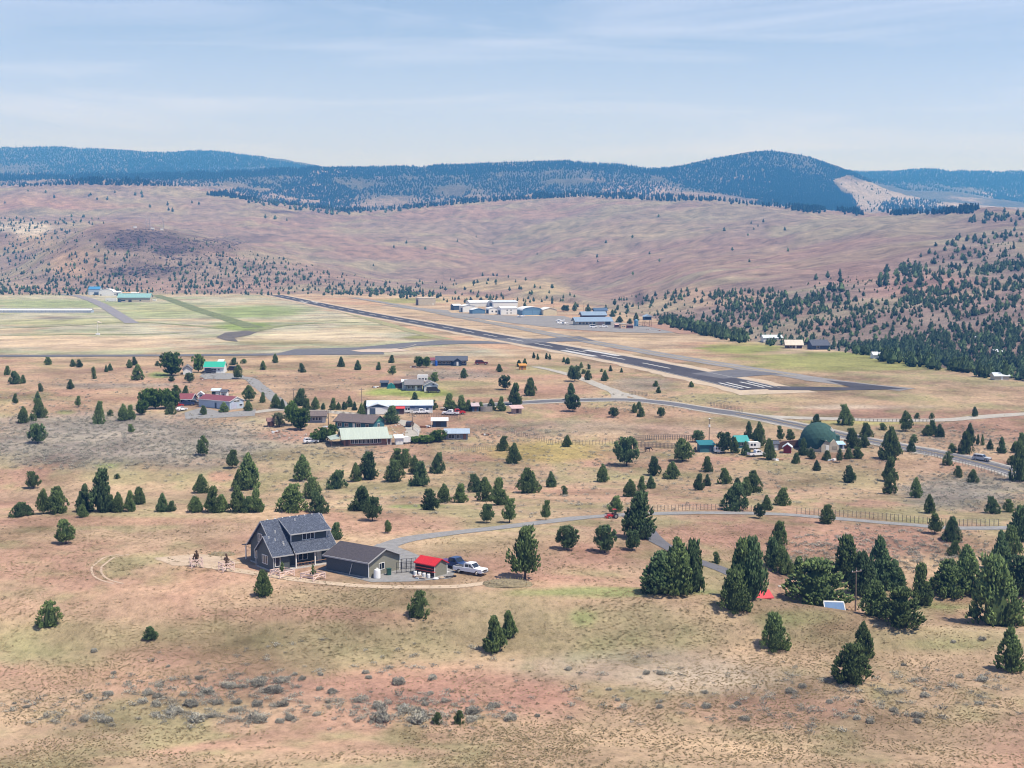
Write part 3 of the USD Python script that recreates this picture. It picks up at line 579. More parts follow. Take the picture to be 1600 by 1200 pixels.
# kinds of tree: (outline, bare stem share, radius share, sprays, seed, leaf, tops)
KINDS = {
    'c': [('cone', .02, .36, 1500, 11, dark_leaf, 1), ('cone', .03, .36, 1400, 12, juniper_leaf, 2), ('cone', .06, .34, 1300, 31, juniper_leaf, 1), ('drop', .03, .36, 1400, 32, dark_leaf, 2)],
    'b': [('broad', .02, .5, 1700, 13, juniper_leaf, 3), ('broad', .02, .5, 1700, 14, dark_leaf, 2), ('cone', .02, .5, 1700, 33, juniper_leaf, 3), ('drop', .03, .48, 1500, 34, juniper_leaf, 4)],
    'r': [('round', .16, .42, 1300, 15, dark_leaf, 1), ('drop', .14, .42, 1300, 16, juniper_leaf, 1), ('drop', .18, .40, 1100, 35, juniper_leaf, 2)],
    's': [('shrub', .01, .42, 900, 17, juniper_leaf, 5), ('shrub', .01, .42, 800, 18, juniper_leaf, 4)],
    'd': [('globe', .12, .45, 1300, 19, broad_leaf, 3), ('globe', .15, .45, 1200, 20, broad_leaf, 2)],
    'p': [('globe', .14, .45, 700, 21, pale_leaf, 3)],
}
PROTO = {}
def plant(name, kind, var, u, v, hpx, wpx, label, cat, group, yaw=None, pos=None):
    p = at(u, v) if pos is None else pos
    mpp = (p[1] * CT - (p[2] - ZC) * ST) / FPX
    H, Wd = hpx * mpp * 1.05, wpx * mpp * 1.10
    specs = KINDS[kind]; sp = specs[var % len(specs)]
    key = (name, kind, var % len(specs))
    x = UsdGeom.Xform.Define(stage, '/World/' + numbered('/World', name))
    sxy = Wd / (2 * sp[2]) * .97
    x.AddTranslateOp().Set(Gf.Vec3d(float(p[0]), float(p[1]), float(p[2] - .03 * H)))
    x.AddRotateZOp().Set(float(rng.uniform(0, 360) if yaw is None else yaw))
    x.AddScaleOp().Set(Gf.Vec3f(float(sxy), float(sxy), float(H)))
    o = x.GetPrim()
    if key in PROTO:
        o.GetReferences().AddInternalReference(PROTO[key]); o.SetInstanceable(True)
    else:
        PROTO[key] = o.GetPath()
        big = kind in 'dp'
        obj('trunk', trunk_mesh(sp[1], sp[2], sp[4]), bark, o)
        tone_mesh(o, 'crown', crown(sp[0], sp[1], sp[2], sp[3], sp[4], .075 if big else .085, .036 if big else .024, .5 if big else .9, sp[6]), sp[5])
    tag(o, label, cat, group)
    return o, H

# ------------------------------------------------------------------ trees one can tell apart: (column, foot row, height, width, kind) by stand
ORD = 'first second third fourth fifth sixth seventh eighth ninth tenth eleventh twelfth thirteenth fourteenth fifteenth sixteenth seventeenth eighteenth nineteenth twentieth'.split()
def ordinal(i, n):
    if n == 1: return 'lone'
    if i == 0: return 'leftmost'
    if i == n - 1: return 'rightmost'
    return ORD[i] + ' from left'
STANDS = [
 ('on the open foreground slope', 'junipers on the foreground slope', [(78,978,38,36,'s'),(235,999,20,22,'c'),(411,931,40,32,'b'),(655,964,41,31,'s'),(773,1019,56,37,'c'),(795,997,42,28,'c'),(1210,1013,53,47,'b'),(1330,1067,61,56,'b'),(1348,1028,55,35,'c'),(1578,1048,66,45,'c'),(683,1131,18,15,'s'),(717,1131,21,16,'s')]),
 ('in the crest clump right of centre', 'junipers in the crest clump', [(1030,927,64,52,'c'),(1058,928,85,56,'c'),(1077,926,82,40,'b'),(1015,927,19,23,'s'),(1088,925,70,28,'c')]),
 ('in the pair beside the buried red roof', 'junipers left of the red roof', [(1147,953,60,52,'b'),(1158,934,92,46,'c'),(1177,936,95,38,'c')]),
 ('round the sunken blue roofed shed', 'thicket of junipers at the right', [(1278,946,72,97,'b'),(1322,905,68,48,'c'),(1349,930,68,50,'b'),(1374,917,78,46,'c'),(1397,920,45,36,'c'),(1367,962,54,54,'b'),(1408,978,60,66,'b'),(1438,945,64,36,'c'),(1482,930,55,62,'b'),(1510,926,72,48,'c')]),
 ('in the group at the right frame edge', 'junipers at the right frame edge', [(1556,977,106,84,'b'),(1592,930,60,50,'c'),(1563,892,62,34,'c'),(1578,868,46,38,'b'),(1592,845,54,32,'c'),(1535,934,40,30,'c')]),
 ('on the bank above the thicket', 'junipers on the bank above the thicket', [(1248,897,28,22,'c'),(1207,887,46,26,'c'),(1224,897,42,32,'b'),(1217,853,38,30,'b'),(1292,818,29,24,'b'),(1461,834,32,22,'r'),(1487,845,36,31,'b'),(1491,867,22,22,'b'),(1119,880,18,12,'s')]),
 ('below the highway at right', 'junipers below the highway at right', [(1551,802,26,23,'b'),(1576,800,20,17,'b'),(1431,778,31,20,'c'),(1452,802,29,19,'c'),(1327,754,26,19,'c'),(1276,735,16,13,'c'),(1497,746,18,14,'b'),(1520,755,21,18,'c'),(1482,727,21,16,'s'),(1594,752,60,30,'b'),(1390,772,32,22,'c'),(1391,752,38,26,'c')]),
 ('standing along the highway at right', 'junipers along the highway at right', [(1391,718,50,36,'b'),(1424,706,20,14,'c'),(1488,707,14,13,'s'),(1509,709,34,24,'b'),(1515,692,30,18,'c'),(1547,702,15,11,'c'),(1565,708,25,14,'c'),(1528,695,16,6,'c'),(1535,696,17,6,'c'),(1585,707,16,13,'c'),(1582,726,14,15,'s'),(1597,697,20,16,'b')]),
 ('beyond the highway near the pale gravel road', 'junipers beyond the highway', [(1275,662,15,15,'b'),(1321,664,31,25,'b'),(1354,683,22,22,'b'),(1379,672,11,12,'s'),(1415,674,31,20,'r'),(1450,681,17,17,'b'),(1457,679,22,14,'c'),(1468,683,20,16,'c'),(1428,692,13,12,'s'),(1433,655,10,9,'s'),(1456,655,10,8,'s'),(1523,651,15,9,'c'),(1332,700,30,26,'b'),(1350,699,20,18,'b')]),
 ('round the green dome house', 'small junipers round the dome house', [(1219,689,23,12,'r'),(1235,690,19,13,'r'),(1255,711,26,16,'c'),(1268,717,16,13,'b'),(1244,724,16,14,'b'),(1326,717,17,14,'c'),(1339,716,17,18,'b'),(1292,719,15,15,'b'),(1312,723,22,10,'r'),(1202,718,32,22,'b')]),
 ('among the teal sheds left of the dome house', 'junipers among the teal sheds', [(1091,691,18,17,'r'),(1131,708,32,24,'r'),(1148,708,24,15,'c'),(1170,685,26,15,'c'),(1186,699,38,24,'c'),(1165,711,21,15,'c')]),
 ('on the slope right of the driveway bend', 'junipers right of the driveway bend', [(820,905,80,50,'r'),(886,859,36,31,'r'),(945,864,42,30,'r'),(988,860,31,22,'r'),(998,842,72,47,'c'),(962,804,28,24,'r'),(853,813,31,14,'r')]),
 ('on the middle slope above the driveway', 'junipers above the driveway', [(825,770,38,40,'b'),(861,761,24,17,'c'),(882,774,15,12,'s'),(942,753,27,20,'c'),(985,776,26,24,'c'),(1003,766,22,15,'c'),(1017,763,20,15,'c'),(1022,743,29,19,'c'),(1050,748,26,27,'b'),(1105,737,23,18,'b'),(1133,756,24,22,'b'),(1092,766,25,16,'c'),(1105,759,18,12,'c')]),
 ('on the middle slope below the teal sheds', 'junipers below the teal sheds', [(1148,797,42,42,'b'),(1166,774,28,20,'b'),(1152,766,19,13,'c'),(1177,769,33,32,'b'),(1187,810,23,16,'r'),(1198,797,23,18,'b'),(1222,789,26,26,'b')]),
 ('near the corral with the dark horse', 'junipers near the corral', [(979,728,44,34,'r'),(1066,721,35,32,'r'),(886,698,18,16,'b'),(803,724,31,24,'b'),(786,704,22,20,'b')]),
 ('in the scattered row behind the grey house', 'junipers behind the grey house', [(473,750,38,30,'c'),(526,763,28,31,'b'),(455,798,40,48,'b'),(487,778,32,28,'b'),(498,801,32,32,'b'),(525,843,26,19,'c'),(565,798,38,40,'b'),(582,814,37,24,'r'),(606,833,20,12,'r'),(556,752,28,18,'c'),(575,749,42,30,'c')]),
 ('on the middle slope left of centre', 'junipers on the middle slope left of centre', [(616,752,32,31,'b'),(622,729,28,23,'b'),(633,731,29,21,'b'),(648,741,28,20,'c'),(656,759,38,32,'b'),(684,739,31,23,'b')]),
 ('between the two driveways near the middle', 'junipers near the middle of the slope', [(672,797,32,27,'c'),(694,785,28,23,'c'),(720,785,29,24,'c'),(743,769,28,25,'b'),(758,783,36,28,'c'),(779,789,42,29,'c'),(761,817,29,19,'r'),(796,817,37,22,'r')]),
 ('in the row behind the left crest', 'junipers in the row behind the left crest', [(68,803,38,20,'r'),(90,801,40,38,'b'),(30,807,22,30,'b'),(45,805,16,15,'b'),(133,799,42,28,'c'),(159,800,66,34,'c'),(129,808,20,18,'b'),(185,800,30,20,'c'),(203,799,32,18,'c'),(217,788,27,24,'b'),(172,799,26,22,'b'),(254,799,28,20,'c'),(268,799,16,14,'c')]),
 ('behind the crest left of the house', 'junipers behind the crest left of the house', [(315,770,28,27,'b'),(305,800,24,28,'b'),(333,800,40,28,'c'),(347,800,27,24,'c'),(371,800,40,27,'c'),(374,766,32,24,'b'),(388,764,54,36,'c'),(400,800,36,24,'c'),(386,800,24,22,'b')]),
 ('standing alone in the left middle ground', 'lone junipers of the left middle ground', [(103,850,37,30,'r'),(363,732,29,18,'r'),(317,712,30,21,'r'),(52,763,26,21,'r'),(59,693,30,25,'r'),(183,748,8,9,'s'),(205,677,14,10,'r')]),
 ('in the sagebrush flat at far left', 'junipers on the left sagebrush flat', [(155,662,34,19,'b'),(193,657,25,18,'c'),(204,656,23,15,'c'),(172,650,10,10,'s'),(62,653,29,24,'b'),(37,661,25,18,'c'),(51,658,11,11,'s'),(59,630,18,12,'c'),(63,612,13,8,'s'),(24,630,15,10,'c'),(122,636,17,9,'r'),(110,608,15,12,'b')]),
 ('below the crosswind runway at left', 'junipers below the crosswind runway', [(24,600,20,20,'b'),(36,599,13,10,'b'),(12,586,14,12,'b'),(75,570,12,12,'b'),(114,573,11,9,'c'),(124,574,12,10,'c'),(146,583,10,7,'s'),(172,579,11,9,'c'),(166,581,11,6,'c'),(202,575,13,11,'b'),(210,571,13,9,'c'),(215,594,24,20,'c'),(246,572,8,7,'s'),(147,592,11,7,'s')]),
 ('round the green roofed workshop', 'junipers round the green roofed workshop', [(268,597,9,9,'r'),(296,598,15,13,'r'),(372,592,21,16,'r'),(365,570,11,12,'b'),(381,568,7,10,'s')]),
 ('round the red roofed barn', 'junipers round the red roofed barn', [(389,626,23,20,'r'),(388,642,16,14,'c'),(318,648,14,11,'b'),(350,644,15,16,'c'),(275,618,16,15,'b'),(290,618,15,11,'b'),(267,647,18,18,'b')]),
 ('in the field above the farm buildings', 'junipers above the farm buildings', [(430,567,14,10,'c'),(411,578,14,10,'c'),(472,582,14,12,'b'),(533,573,15,12,'b'),(559,578,15,11,'c'),(592,578,12,9,'c'),(612,567,12,10,'b'),(613,586,14,13,'r'),(678,599,17,16,'r'),(725,591,15,11,'c'),(780,581,12,11,'b'),(789,609,22,17,'r')]),
 ('in the row left of the long metal barn', 'junipers left of the long metal barn', [(470,634,26,20,'c'),(411,629,16,10,'c'),(431,638,21,18,'c'),(441,639,15,11,'b'),(480,641,18,14,'c'),(493,640,19,15,'c'),(505,640,10,7,'c'),(521,640,18,12,'c'),(529,640,11,9,'c'),(538,640,12,9,'c'),(546,636,17,11,'c'),(554,641,13,9,'c'),(565,648,17,13,'b'),(571,639,13,9,'c')]),
 ('in the row right of the long metal barn', 'junipers right of the long metal barn', [(648,628,15,13,'c'),(676,640,15,15,'b'),(702,641,26,21,'c'),(721,642,24,17,'c'),(732,642,17,12,'c'),(740,641,13,10,'c'),(751,642,14,13,'b'),(768,641,17,14,'c'),(783,642,22,15,'c'),(805,633,34,23,'c'),(829,618,27,22,'b'),(612,662,27,23,'c')]),
 ('below the runway round the gravel lane', 'junipers round the gravel lane', [(898,596,24,21,'r'),(919,594,15,11,'b'),(945,595,16,12,'b'),(892,625,26,18,'c'),(895,643,25,21,'r'),(912,584,7,8,'s'),(920,577,8,7,'s'),(908,575,9,7,'c'),(887,569,10,8,'c'),(881,566,8,6,'c')]),
 ('of the tiny row beside the runway', 'tiny junipers beside the runway', [(834,560,9,5,'c'),(840,562,9,5,'c'),(854,561,9,5,'c'),(859,562,9,5,'c'),(811,573,10,8,'c'),(820,569,9,7,'c'),(954,580,9,6,'c'),(971,582,7,5,'c'),(940,581,5,5,'s')]),
 ('above the highway in the centre', 'junipers above the highway centre', [(959,652,15,14,'r'),(991,645,14,10,'c'),(998,639,11,11,'b'),(1002,651,14,13,'b'),(1033,652,15,11,'r'),(1025,604,9,10,'c'),(1029,614,10,9,'c'),(1080,605,9,9,'c')]),
 ('planted beside the airfield hangars', 'trees beside the airfield hangars', [(881,487,10,9,'r'),(886,487,10,7,'r'),(898,487,11,8,'r'),(919,489,9,9,'r'),(957,495,11,9,'c'),(968,504,10,12,'b'),(994,502,13,9,'c'),(984,506,8,8,'c')]),
]
SIZE = lambda H: 'tall' if H > 8.2 else ('small' if H < 3.4 else 'medium')
LOOK = {'c': 'conical', 'b': 'broad bushy', 'r': 'round', 's': 'shrubby'}
ti = 0
for where, group, trees in STANDS:
    trees = sorted(trees); n = len(trees)
    for i, (u, v, h, w, k) in enumerate(trees):
        o, H = plant('juniper_tree', k, int(rng.integers(0, 12)), u, v, h, w, '', 'tree', group); ti += 1
        tag(o, f'{LOOK[k]} juniper, {ordinal(i, n)} {where}' if n > 1 else f'{LOOK[k]} juniper {where}')
LEAFY = [('beside the white house and green roofed workshop', 'leafy trees by the green roofed workshop', [(268,587,36,29,'d'),(310,582,28,17,'d')]),
         ('in the shady grove left of the red roofed house', 'leafy grove by the red roofed house', [(228,640,32,20,'d'),(243,639,32,22,'d'),(259,639,31,22,'d'),(272,637,26,18,'d'),(222,648,22,16,'d')]),
         ('beside the small brown shed', 'leafy trees by the brown shed', [(456,665,38,20,'d'),(470,672,34,24,'d'),(437,667,22,20,'p')]),
         ('crowding the end of the pale green roof', 'leafy shrubs by the pale green roof', [(505,690,22,24,'d'),(492,692,16,16,'d'),(520,681,18,14,'d')]),
         ('in the yard of the dark long house', 'leafy trees by the dark long house', [(655,574,17,13,'d'),(666,574,16,13,'d')]),
         ('beside the fenced garden plot', 'leafy shrubs by the garden', [(684,690,18,22,'d'),(664,692,12,24,'d'),(650,692,10,18,'d')])]
for where, group, trees in LEAFY:
    trees = sorted(trees); n = len(trees)
    for i, (u, v, h, w, k) in enumerate(trees):
        plant('leafy_tree', k, i, u, v, h, w, f"{'pale' if k == 'p' else 'bright'} green tree, {ordinal(i, n)} {where}", 'tree', group)

# ------------------------------------------------------------------ sagebrush one can tell apart on the near slope
def shrub_mesh(seed, n=420):
    r = np.random.default_rng(seed)
    lobes = r.uniform(-.3, .3, (7, 2)); k = r.integers(0, 7, n)
    d = r.normal(size=(n, 3)); d[:, 2] = np.abs(d[:, 2]); d /= np.linalg.norm(d, axis=1, keepdims=True)
    P = d * r.uniform(.12, .26, (n, 1)) * [1, 1, 1.5] + np.column_stack([lobes[k], np.full(n, .02)])
    return spindles(P, d + [0, 0, .5] + r.normal(size=(n, 3)) * .35, r.uniform(.08, .2, n), r.uniform(.03, .06, n), r)
SAGE_PX = {'left': [(147,1018,12),(178,1053,10),(262,1042,8),(311,1061,14),(247,1073,12),(170,1086,17),(138,1089,14),(41,1106,10),(230,1086,18),(222,1098,17),(245,1090,17),(243,1103,18),(287,1087,13),(298,1103,24),(23,1100,7),(272,1116,28),(245,1118,14),(310,1126,30),(332,1120,14),(167,1128,19),(130,1127,17)],
           'middle left': [(323,1083,22),(360,1074,22),(377,1074,12),(402,1071,30),(408,1064,18),(428,1081,28),(437,1067,22),(447,1063,14),(472,1062,13),(460,1055,11),(500,1055,11),(499,1078,12),(520,1083,17),(440,1103,20),(402,1103,20),(370,1099,17),(340,1100,17),(373,1111,17),(400,1128,32),(455,1124,20)],
           'centre': [(495,1118,12),(438,1129,15),(513,1098,9),(572,1052,12),(576,1060,11),(623,1068,24),(558,1096,18),(595,1106,26),(632,1112,26),(665,1102,12),(673,1084,10),(674,1061,17),(595,1128,36),(650,1127,36),(655,1116,24),(740,1114,26),(737,1126,20),(770,1106,19),(795,1124,24)],
           'right': [(840,1120,10),(951,1078,10),(1031,1106,12),(1010,1053,13),(1032,1053,13),(888,1047,12),(965,1095,9),(1236,1083,19),(1254,1074,15),(1101,1083,12),(1104,1106,17),(1164,1125,17),(1153,1101,12),(1296,1098,11),(1345,1097,11),(1397,1112,15),(1341,1124,15),(1359,1129,15),(1434,1121,19)],
           'far right': [(1432,1129,15),(1446,1089,17),(1534,1064,19),(1499,1059,12),(1369,979,10),(1534,1000,13),(1490,1004,9),(1412,1040,9),(1530,1100,12)]}
SP = []
for where, L_ in SAGE_PX.items():
    for i, (u, v, w) in enumerate(sorted(L_)):
        p = at(u, v); mpp = p[1] / FPX; s = w * mpp * .98
        x = UsdGeom.Xform.Define(stage, '/World/' + numbered('/World', 'sagebrush'))
        x.AddTranslateOp().Set(Gf.Vec3d(*map(float, p))); x.AddRotateZOp().Set(float(rng.uniform(0, 360))); x.AddScaleOp().Set(Gf.Vec3f(float(s), float(s), float(s * .95)))
        if len(SP) < 4:
            SP.append(x.GetPath())
            tone_mesh(x.GetPrim(), 'foliage', shrub_mesh(50 + len(SP)), sage_leaf)
            obj('stem', joined([tube([(0, 0, -.1), (.1 * math.cos(a), .1 * math.sin(a), .2)], [.03, .012], 4) for a in (0, 1.3, 2.6, 4, 5.2)]), bark, x.GetPrim())
        else:
            x.GetPrim().GetReferences().AddInternalReference(SP[i % 4]); x.GetPrim().SetInstanceable(True)
        o_ = ordinal(i, len(L_))
        tag(x.GetPrim(), f'silvery sagebrush bush, {o_} of those in the {where} of the nearest slope', 'shrub', 'sagebrush on the nearest slope')

# ------------------------------------------------------------------ what nobody could count
def instancer(name, meshes, m, P, S, label, kinds=None, squash=None):
    pi = UsdGeom.PointInstancer.Define(stage, '/World/' + name)
    paths = []
    for i, vft in enumerate(meshes):
        o = tone_mesh(pi.GetPrim(), 'clump' if i == 0 else f'clump_{i:03d}', vft, m); paths.append(o.GetPath())
    pi.CreatePrototypesRel().SetTargets(paths)
    n = len(P); r = np.random.default_rng(n)
    pi.CreateProtoIndicesAttr(Vt.IntArray.FromNumpy(r.integers(0, len(meshes), n).astype(np.int32)))
    pi.CreatePositionsAttr(Vt.Vec3fArray.FromNumpy(P.astype(np.float32)))
    a = r.uniform(0, 2 * np.pi, n)
    pi.CreateOrientationsAttr(Vt.QuathArray([Gf.Quath(float(math.cos(t / 2)), 0, 0, float(math.sin(t / 2))) for t in a]))
    pi.CreateScalesAttr(Vt.Vec3fArray.FromNumpy(np.asarray(S, np.float32)))
    return tag(pi.GetPrim(), label, None, None, 'stuff')
def tuft_mesh(seed, n=9):
    r = np.random.default_rng(seed); a = r.uniform(0, 6.28, n)
    P = np.column_stack([.1 * np.cos(a), .1 * np.sin(a), np.zeros(n)]) * r.uniform(.2, 1, (n, 1))
    A = np.column_stack([np.cos(a) * .5, np.sin(a) * .5, np.full(n, 1.0)]) + r.normal(size=(n, 3)) * .2
    return spindles(P, A, r.uniform(.4, 1.0, n), r.uniform(.06, .12, n), r, 3)
def sprinkle(n, u0, u1, v0, v1, seed, dens=None, y0=70):
    r = np.random.default_rng(seed)
    u, v = r.uniform(u0, u1, n), r.uniform(v0, v1, n)
    if dens is not None:
        k = r.random(n) < dens(u, v); u, v = u[k], v[k]
    x, y, z = raycast(u, v, y0); k = np.isfinite(x)
    return u[k], v[k], np.stack([x, y, z], 1)[k], r
PAVED = []
def clear_of(P):
    """not on roads, yards or under houses"""
    u, v = project(P[:, 0], P[:, 1], P[:, 2])
    k = ~((u > 375) & (u < 520) & (v > 862) & (v < 893)) & ~((u > 505) & (u < 712) & (v > 852) & (v < 910))
    d = np.full(len(P), 1e9)
    for path, w in ((drive, 2.6), (hw, 5.5)):
        D = densify(path, 3.0)
        for a in range(0, len(D), 60):
            q = D[a:a + 60]; d = np.minimum(d, np.min(np.hypot(P[:, :1] - q[:, 0], P[:, 1:2] - q[:, 1]), 1) - w)
    return k & (d > 0)
def noise_uv(P, s, seed): return fbm(np.column_stack([P[:, 0] / s, P[:, 1] / s, np.zeros(len(P))]) + seed, 3, seed)
u, v, P, r = sprinkle(170000, -40, 1640, 815, 1215, 3, lambda u, v: np.clip(.35 + (v - 815) / 900, 0, 1))
k = clear_of(P) & (.6 * noise_uv(P, 6, 5) + .75 * noise_uv(P, 28, 6) > .775 + r.uniform(-.14, .14, len(P)))
P = P[k]; r = np.random.default_rng(4)
s = r.uniform(.10, .30, len(P)) * (.8 + .5 * noise_uv(P, 40, 8))
instancer('bunchgrass', [tuft_mesh(60 + i) for i in range(4)], grass_leaf, P, np.column_stack([s * 1.5, s * 1.5, s * .75]), 'olive and straw bunchgrass tufts dotted over the near slopes')
u, v, P, r = sprinkle(90000, -40, 1640, 565, 1215, 8)
dens = np.zeros(len(P))
for (cu, cv, ru, rv, w) in [(190, 690, 320, 46, 1.0), (60, 640, 120, 40, .4), (480, 700, 130, 22, .5), (1520, 765, 120, 40, .8), (1480, 690, 150, 30, .7), (1020, 630, 170, 16, .5), (700, 585, 80, 8, .8), (520, 650, 90, 6, 1.0), (770, 680, 140, 16, .6), (1380, 860, 200, 40, .4), (870, 740, 700, 70, .16), (300, 600, 300, 24, .25), (330, 1092, 190, 48, .17), (640, 1112, 190, 34, .16), (120, 1110, 140, 30, .10), (1300, 1090, 320, 60, .05), (1000, 1080, 260, 60, .03), (500, 1030, 300, 40, .03)]:
    dens = np.maximum(dens, w * (1 - smooth01(np.hypot((u - cu) / ru, (v - cv) / rv), .6, 1.1)))
k = clear_of(P) & (r.random(len(P)) < dens * (.35 + noise_uv(P, 12, 9) * .9))
P = P[k]; r = np.random.default_rng(5); s = r.uniform(.5, 1.5, len(P))
instancer('sagebrush_scrub', [shrub_mesh(70 + i, 40) for i in range(3)], sage_leaf, P, np.column_stack([s * 1.3, s * 1.3, s]), 'grey green sagebrush scrub spread over the middle flats')
u, v, P, r = sprinkle(16000, -40, 1640, 560, 1215, 18)
k = clear_of(P) & (noise_uv(P, 16, 19) > .52 + r.uniform(-.1, .1, len(P)))
P = P[k][:5200]; r = np.random.default_rng(6); s = r.uniform(.3, .8, len(P))
instancer('dry_weeds', [shrub_mesh(80 + i, 26) for i in range(3)], leaf_mat('weed_foliage', (.17, .155, .09)), P, np.column_stack([s * 1.2, s * 1.2, s * .8]), 'low dark weeds scattered through the dry grass')
def far_tree(seed, conical=True, n=26):
    r = np.random.default_rng(seed); f = profile('cone' if conical else 'broad'); R = .28 if conical else .40
    h = r.uniform(0, .9, n); a = r.uniform(0, 6.28, n); q = f(h) * R * r.uniform(.35, .9, n)
    P = np.column_stack([q * np.cos(a), q * np.sin(a), h])
    V, F, T = spindles(P, np.column_stack([np.cos(a) * .5, np.sin(a) * .5, np.ones(n)]), r.uniform(.16, .28, n), r.uniform(.07, .13, n) * (1.25 - h), r, 3)
    V2, F2, T2 = spindles(np.array([[0, 0, -.05]]), np.array([[0, 0, 1.0]]), np.array([1.05]), np.array([R * .85]), r, 6)
    return np.vstack([V, V2]), np.vstack([F, F2 + len(V)]), np.concatenate([T, T2])
JUN, FOR = [], []
def scatter(to, n, poly, h, seed, dens=None, clump=None):
    """trees over a region of the hillsides, heights in metres"""
    pts = np.array(poly, float); u0, v0 = pts.min(0); u1, v1 = pts.max(0)
    r = np.random.default_rng(seed); u, v = r.uniform(u0, u1, n * 3), r.uniform(v0, v1, n * 3)
    k = inside(u, v, pts); u, v = u[k], v[k]
    if dens is not None: k = r.random(len(u)) < dens(u, v); u, v = u[k], v[k]
    x, y, z = raycast(u, v); k = np.isfinite(x) & (y > 900 if to is FOR else y > 600); P = np.stack([x, y, z], 1)[k]
    if clump is not None:
        k = fbm(np.column_stack([P[:, 0] / clump[0], P[:, 1] / clump[0], P[:, 0] * 0]) + seed, 4, seed) > clump[1] + r.uniform(-clump[2], clump[2], len(P)); P = P[k]
    P = P[:n]
    to.append((P, r.uniform(h[0], h[1], len(P))))
def inside(u, v, pts):
    c = np.zeros(len(u), bool); n = len(pts); j = n - 1
    for i in range(n):
        xi, yi, xj, yj = *pts[i], *pts[j]
        if yi != yj: c ^= ((yi > v) != (yj > v)) & (u < (xj - xi) * (v - yi) / (yj - yi) + xi)
        j = i
    return c
# rocky knoll and its skirts at the left
scatter(JUN, 520, [(-60, 462), (-60, 380), (70, 400), (120, 362), (330, 380), (520, 425), (660, 452), (660, 462)], (3.4, 7), 101, lambda u, v: np.clip((v - 362) / 100, .08, .9), (130, .40, .18))
scatter(JUN, 200, [(300, 462), (330, 395), (450, 405), (560, 440), (620, 452), (700, 462)], (3.4, 6.5), 102)
scatter(JUN, 90, [(60, 462), (90, 425), (230, 430), (240, 460)], (4, 7), 103)
scatter(JUN, 70, [(-60, 460), (-60, 445), (80, 452), (80, 461)], (4.5, 7.5), 104)
scatter(JUN, 170, [(-60, 430), (-60, 345), (130, 345), (110, 365), (60, 405)], (4, 7.5), 105, None, (120, .46, .1))
scatter(JUN, 60, [(-60, 352), (-60, 340), (170, 342), (160, 352)], (4.5, 8), 106)
# low pale spur behind the hangars
scatter(JUN, 110, [(640, 470), (560, 440), (680, 440), (760, 428), (830, 436), (900, 462), (950, 476), (900, 484)], (3.6, 6.5), 107, None, (90, .44, .12))
scatter(JUN, 55, [(540, 458), (640, 452), (700, 466), (660, 468), (560, 464)], (5, 8), 108)
# slopes right of the airfield
scatter(JUN, 150, [(940, 490), (960, 466), (1110, 452), (1200, 456), (1200, 530), (1100, 510), (1010, 492)], (4, 7), 109, None, (90, .47, .12))
scatter(JUN, 120, [(1105, 470), (1120, 455), (1210, 455), (1260, 480), (1230, 520), (1180, 505)], (3.4, 6), 110)
scatter(JUN, 1250, [(1190, 540), (1180, 490), (1240, 468), (1330, 460), (1450, 468), (1640, 440), (1640, 600), (1560, 590), (1400, 562), (1300, 548)], (2.8, 5.6), 111, lambda u, v: np.clip((v - 440) / 75, .25, 1), (95, .44, .10))
scatter(JUN, 520, [(1400, 470), (1420, 445), (1500, 430), (1640, 400), (1640, 470), (1500, 500)], (3.2, 5.6), 112, None, (140, .46, .10))
scatter(JUN, 170, [(1390, 450), (1410, 415), (1470, 375), (1640, 352), (1640, 420), (1500, 432)], (4.5, 8), 113, None, (160, .48, .10))
scatter(JUN, 90, [(1500, 348), (1540, 332), (1640, 332), (1640, 362), (1560, 352)], (6, 9), 114, None, (120, .42, .12))
scatter(JUN, 60, [(1180, 480), (1190, 462), (1330, 462), (1330, 478)], (4, 7), 115)
scatter(JUN, 26, [(1360, 450), (1380, 420), (1440, 410), (1440, 450)], (7, 11), 116)
scatter(JUN, 10, [(1265, 460), (1268, 432), (1320, 428), (1320, 462)], (7, 10), 117)
scatter(JUN, 180, [(1020, 500), (1040, 496), (1110, 515), (1170, 530), (1165, 538), (1090, 523), (1030, 508)], (5, 8), 118)
scatter(JUN, 230, [(1380, 566), (1330, 545), (1390, 540), (1500, 560), (1520, 583), (1470, 580)], (4, 7.5), 119)
scatter(JUN, 60, [(1505, 588), (1510, 572), (1640, 560), (1640, 602)], (5, 8), 120)
# scattered trees over the bare hills
scatter(JUN, 60, [(-40, 340), (-40, 300), (200, 292), (330, 310), (480, 350), (380, 345), (120, 340)], (8, 13), 121, None, (200, .5, .12))
scatter(JUN, 26, [(560, 420), (600, 350), (1000, 330), (1300, 350), (1250, 430), (900, 440)], (5, 9), 122)
scatter(JUN, 110, [(380, 318), (400, 308), (480, 318), (560, 330), (680, 323), (600, 334), (520, 336)], (9, 14), 123)
# low scrub and young trees between them
scatter(JUN, 900, [(-60, 462), (-60, 350), (120, 358), (330, 376), (520, 422), (680, 454), (680, 462)], (1.6, 3.4), 151, None, (90, .40, .18))
scatter(JUN, 900, [(940, 490), (960, 462), (1200, 450), (1400, 420), (1640, 352), (1640, 590), (1400, 562), (1200, 538)], (1.4, 3.0), 152, None, (90, .38, .18))
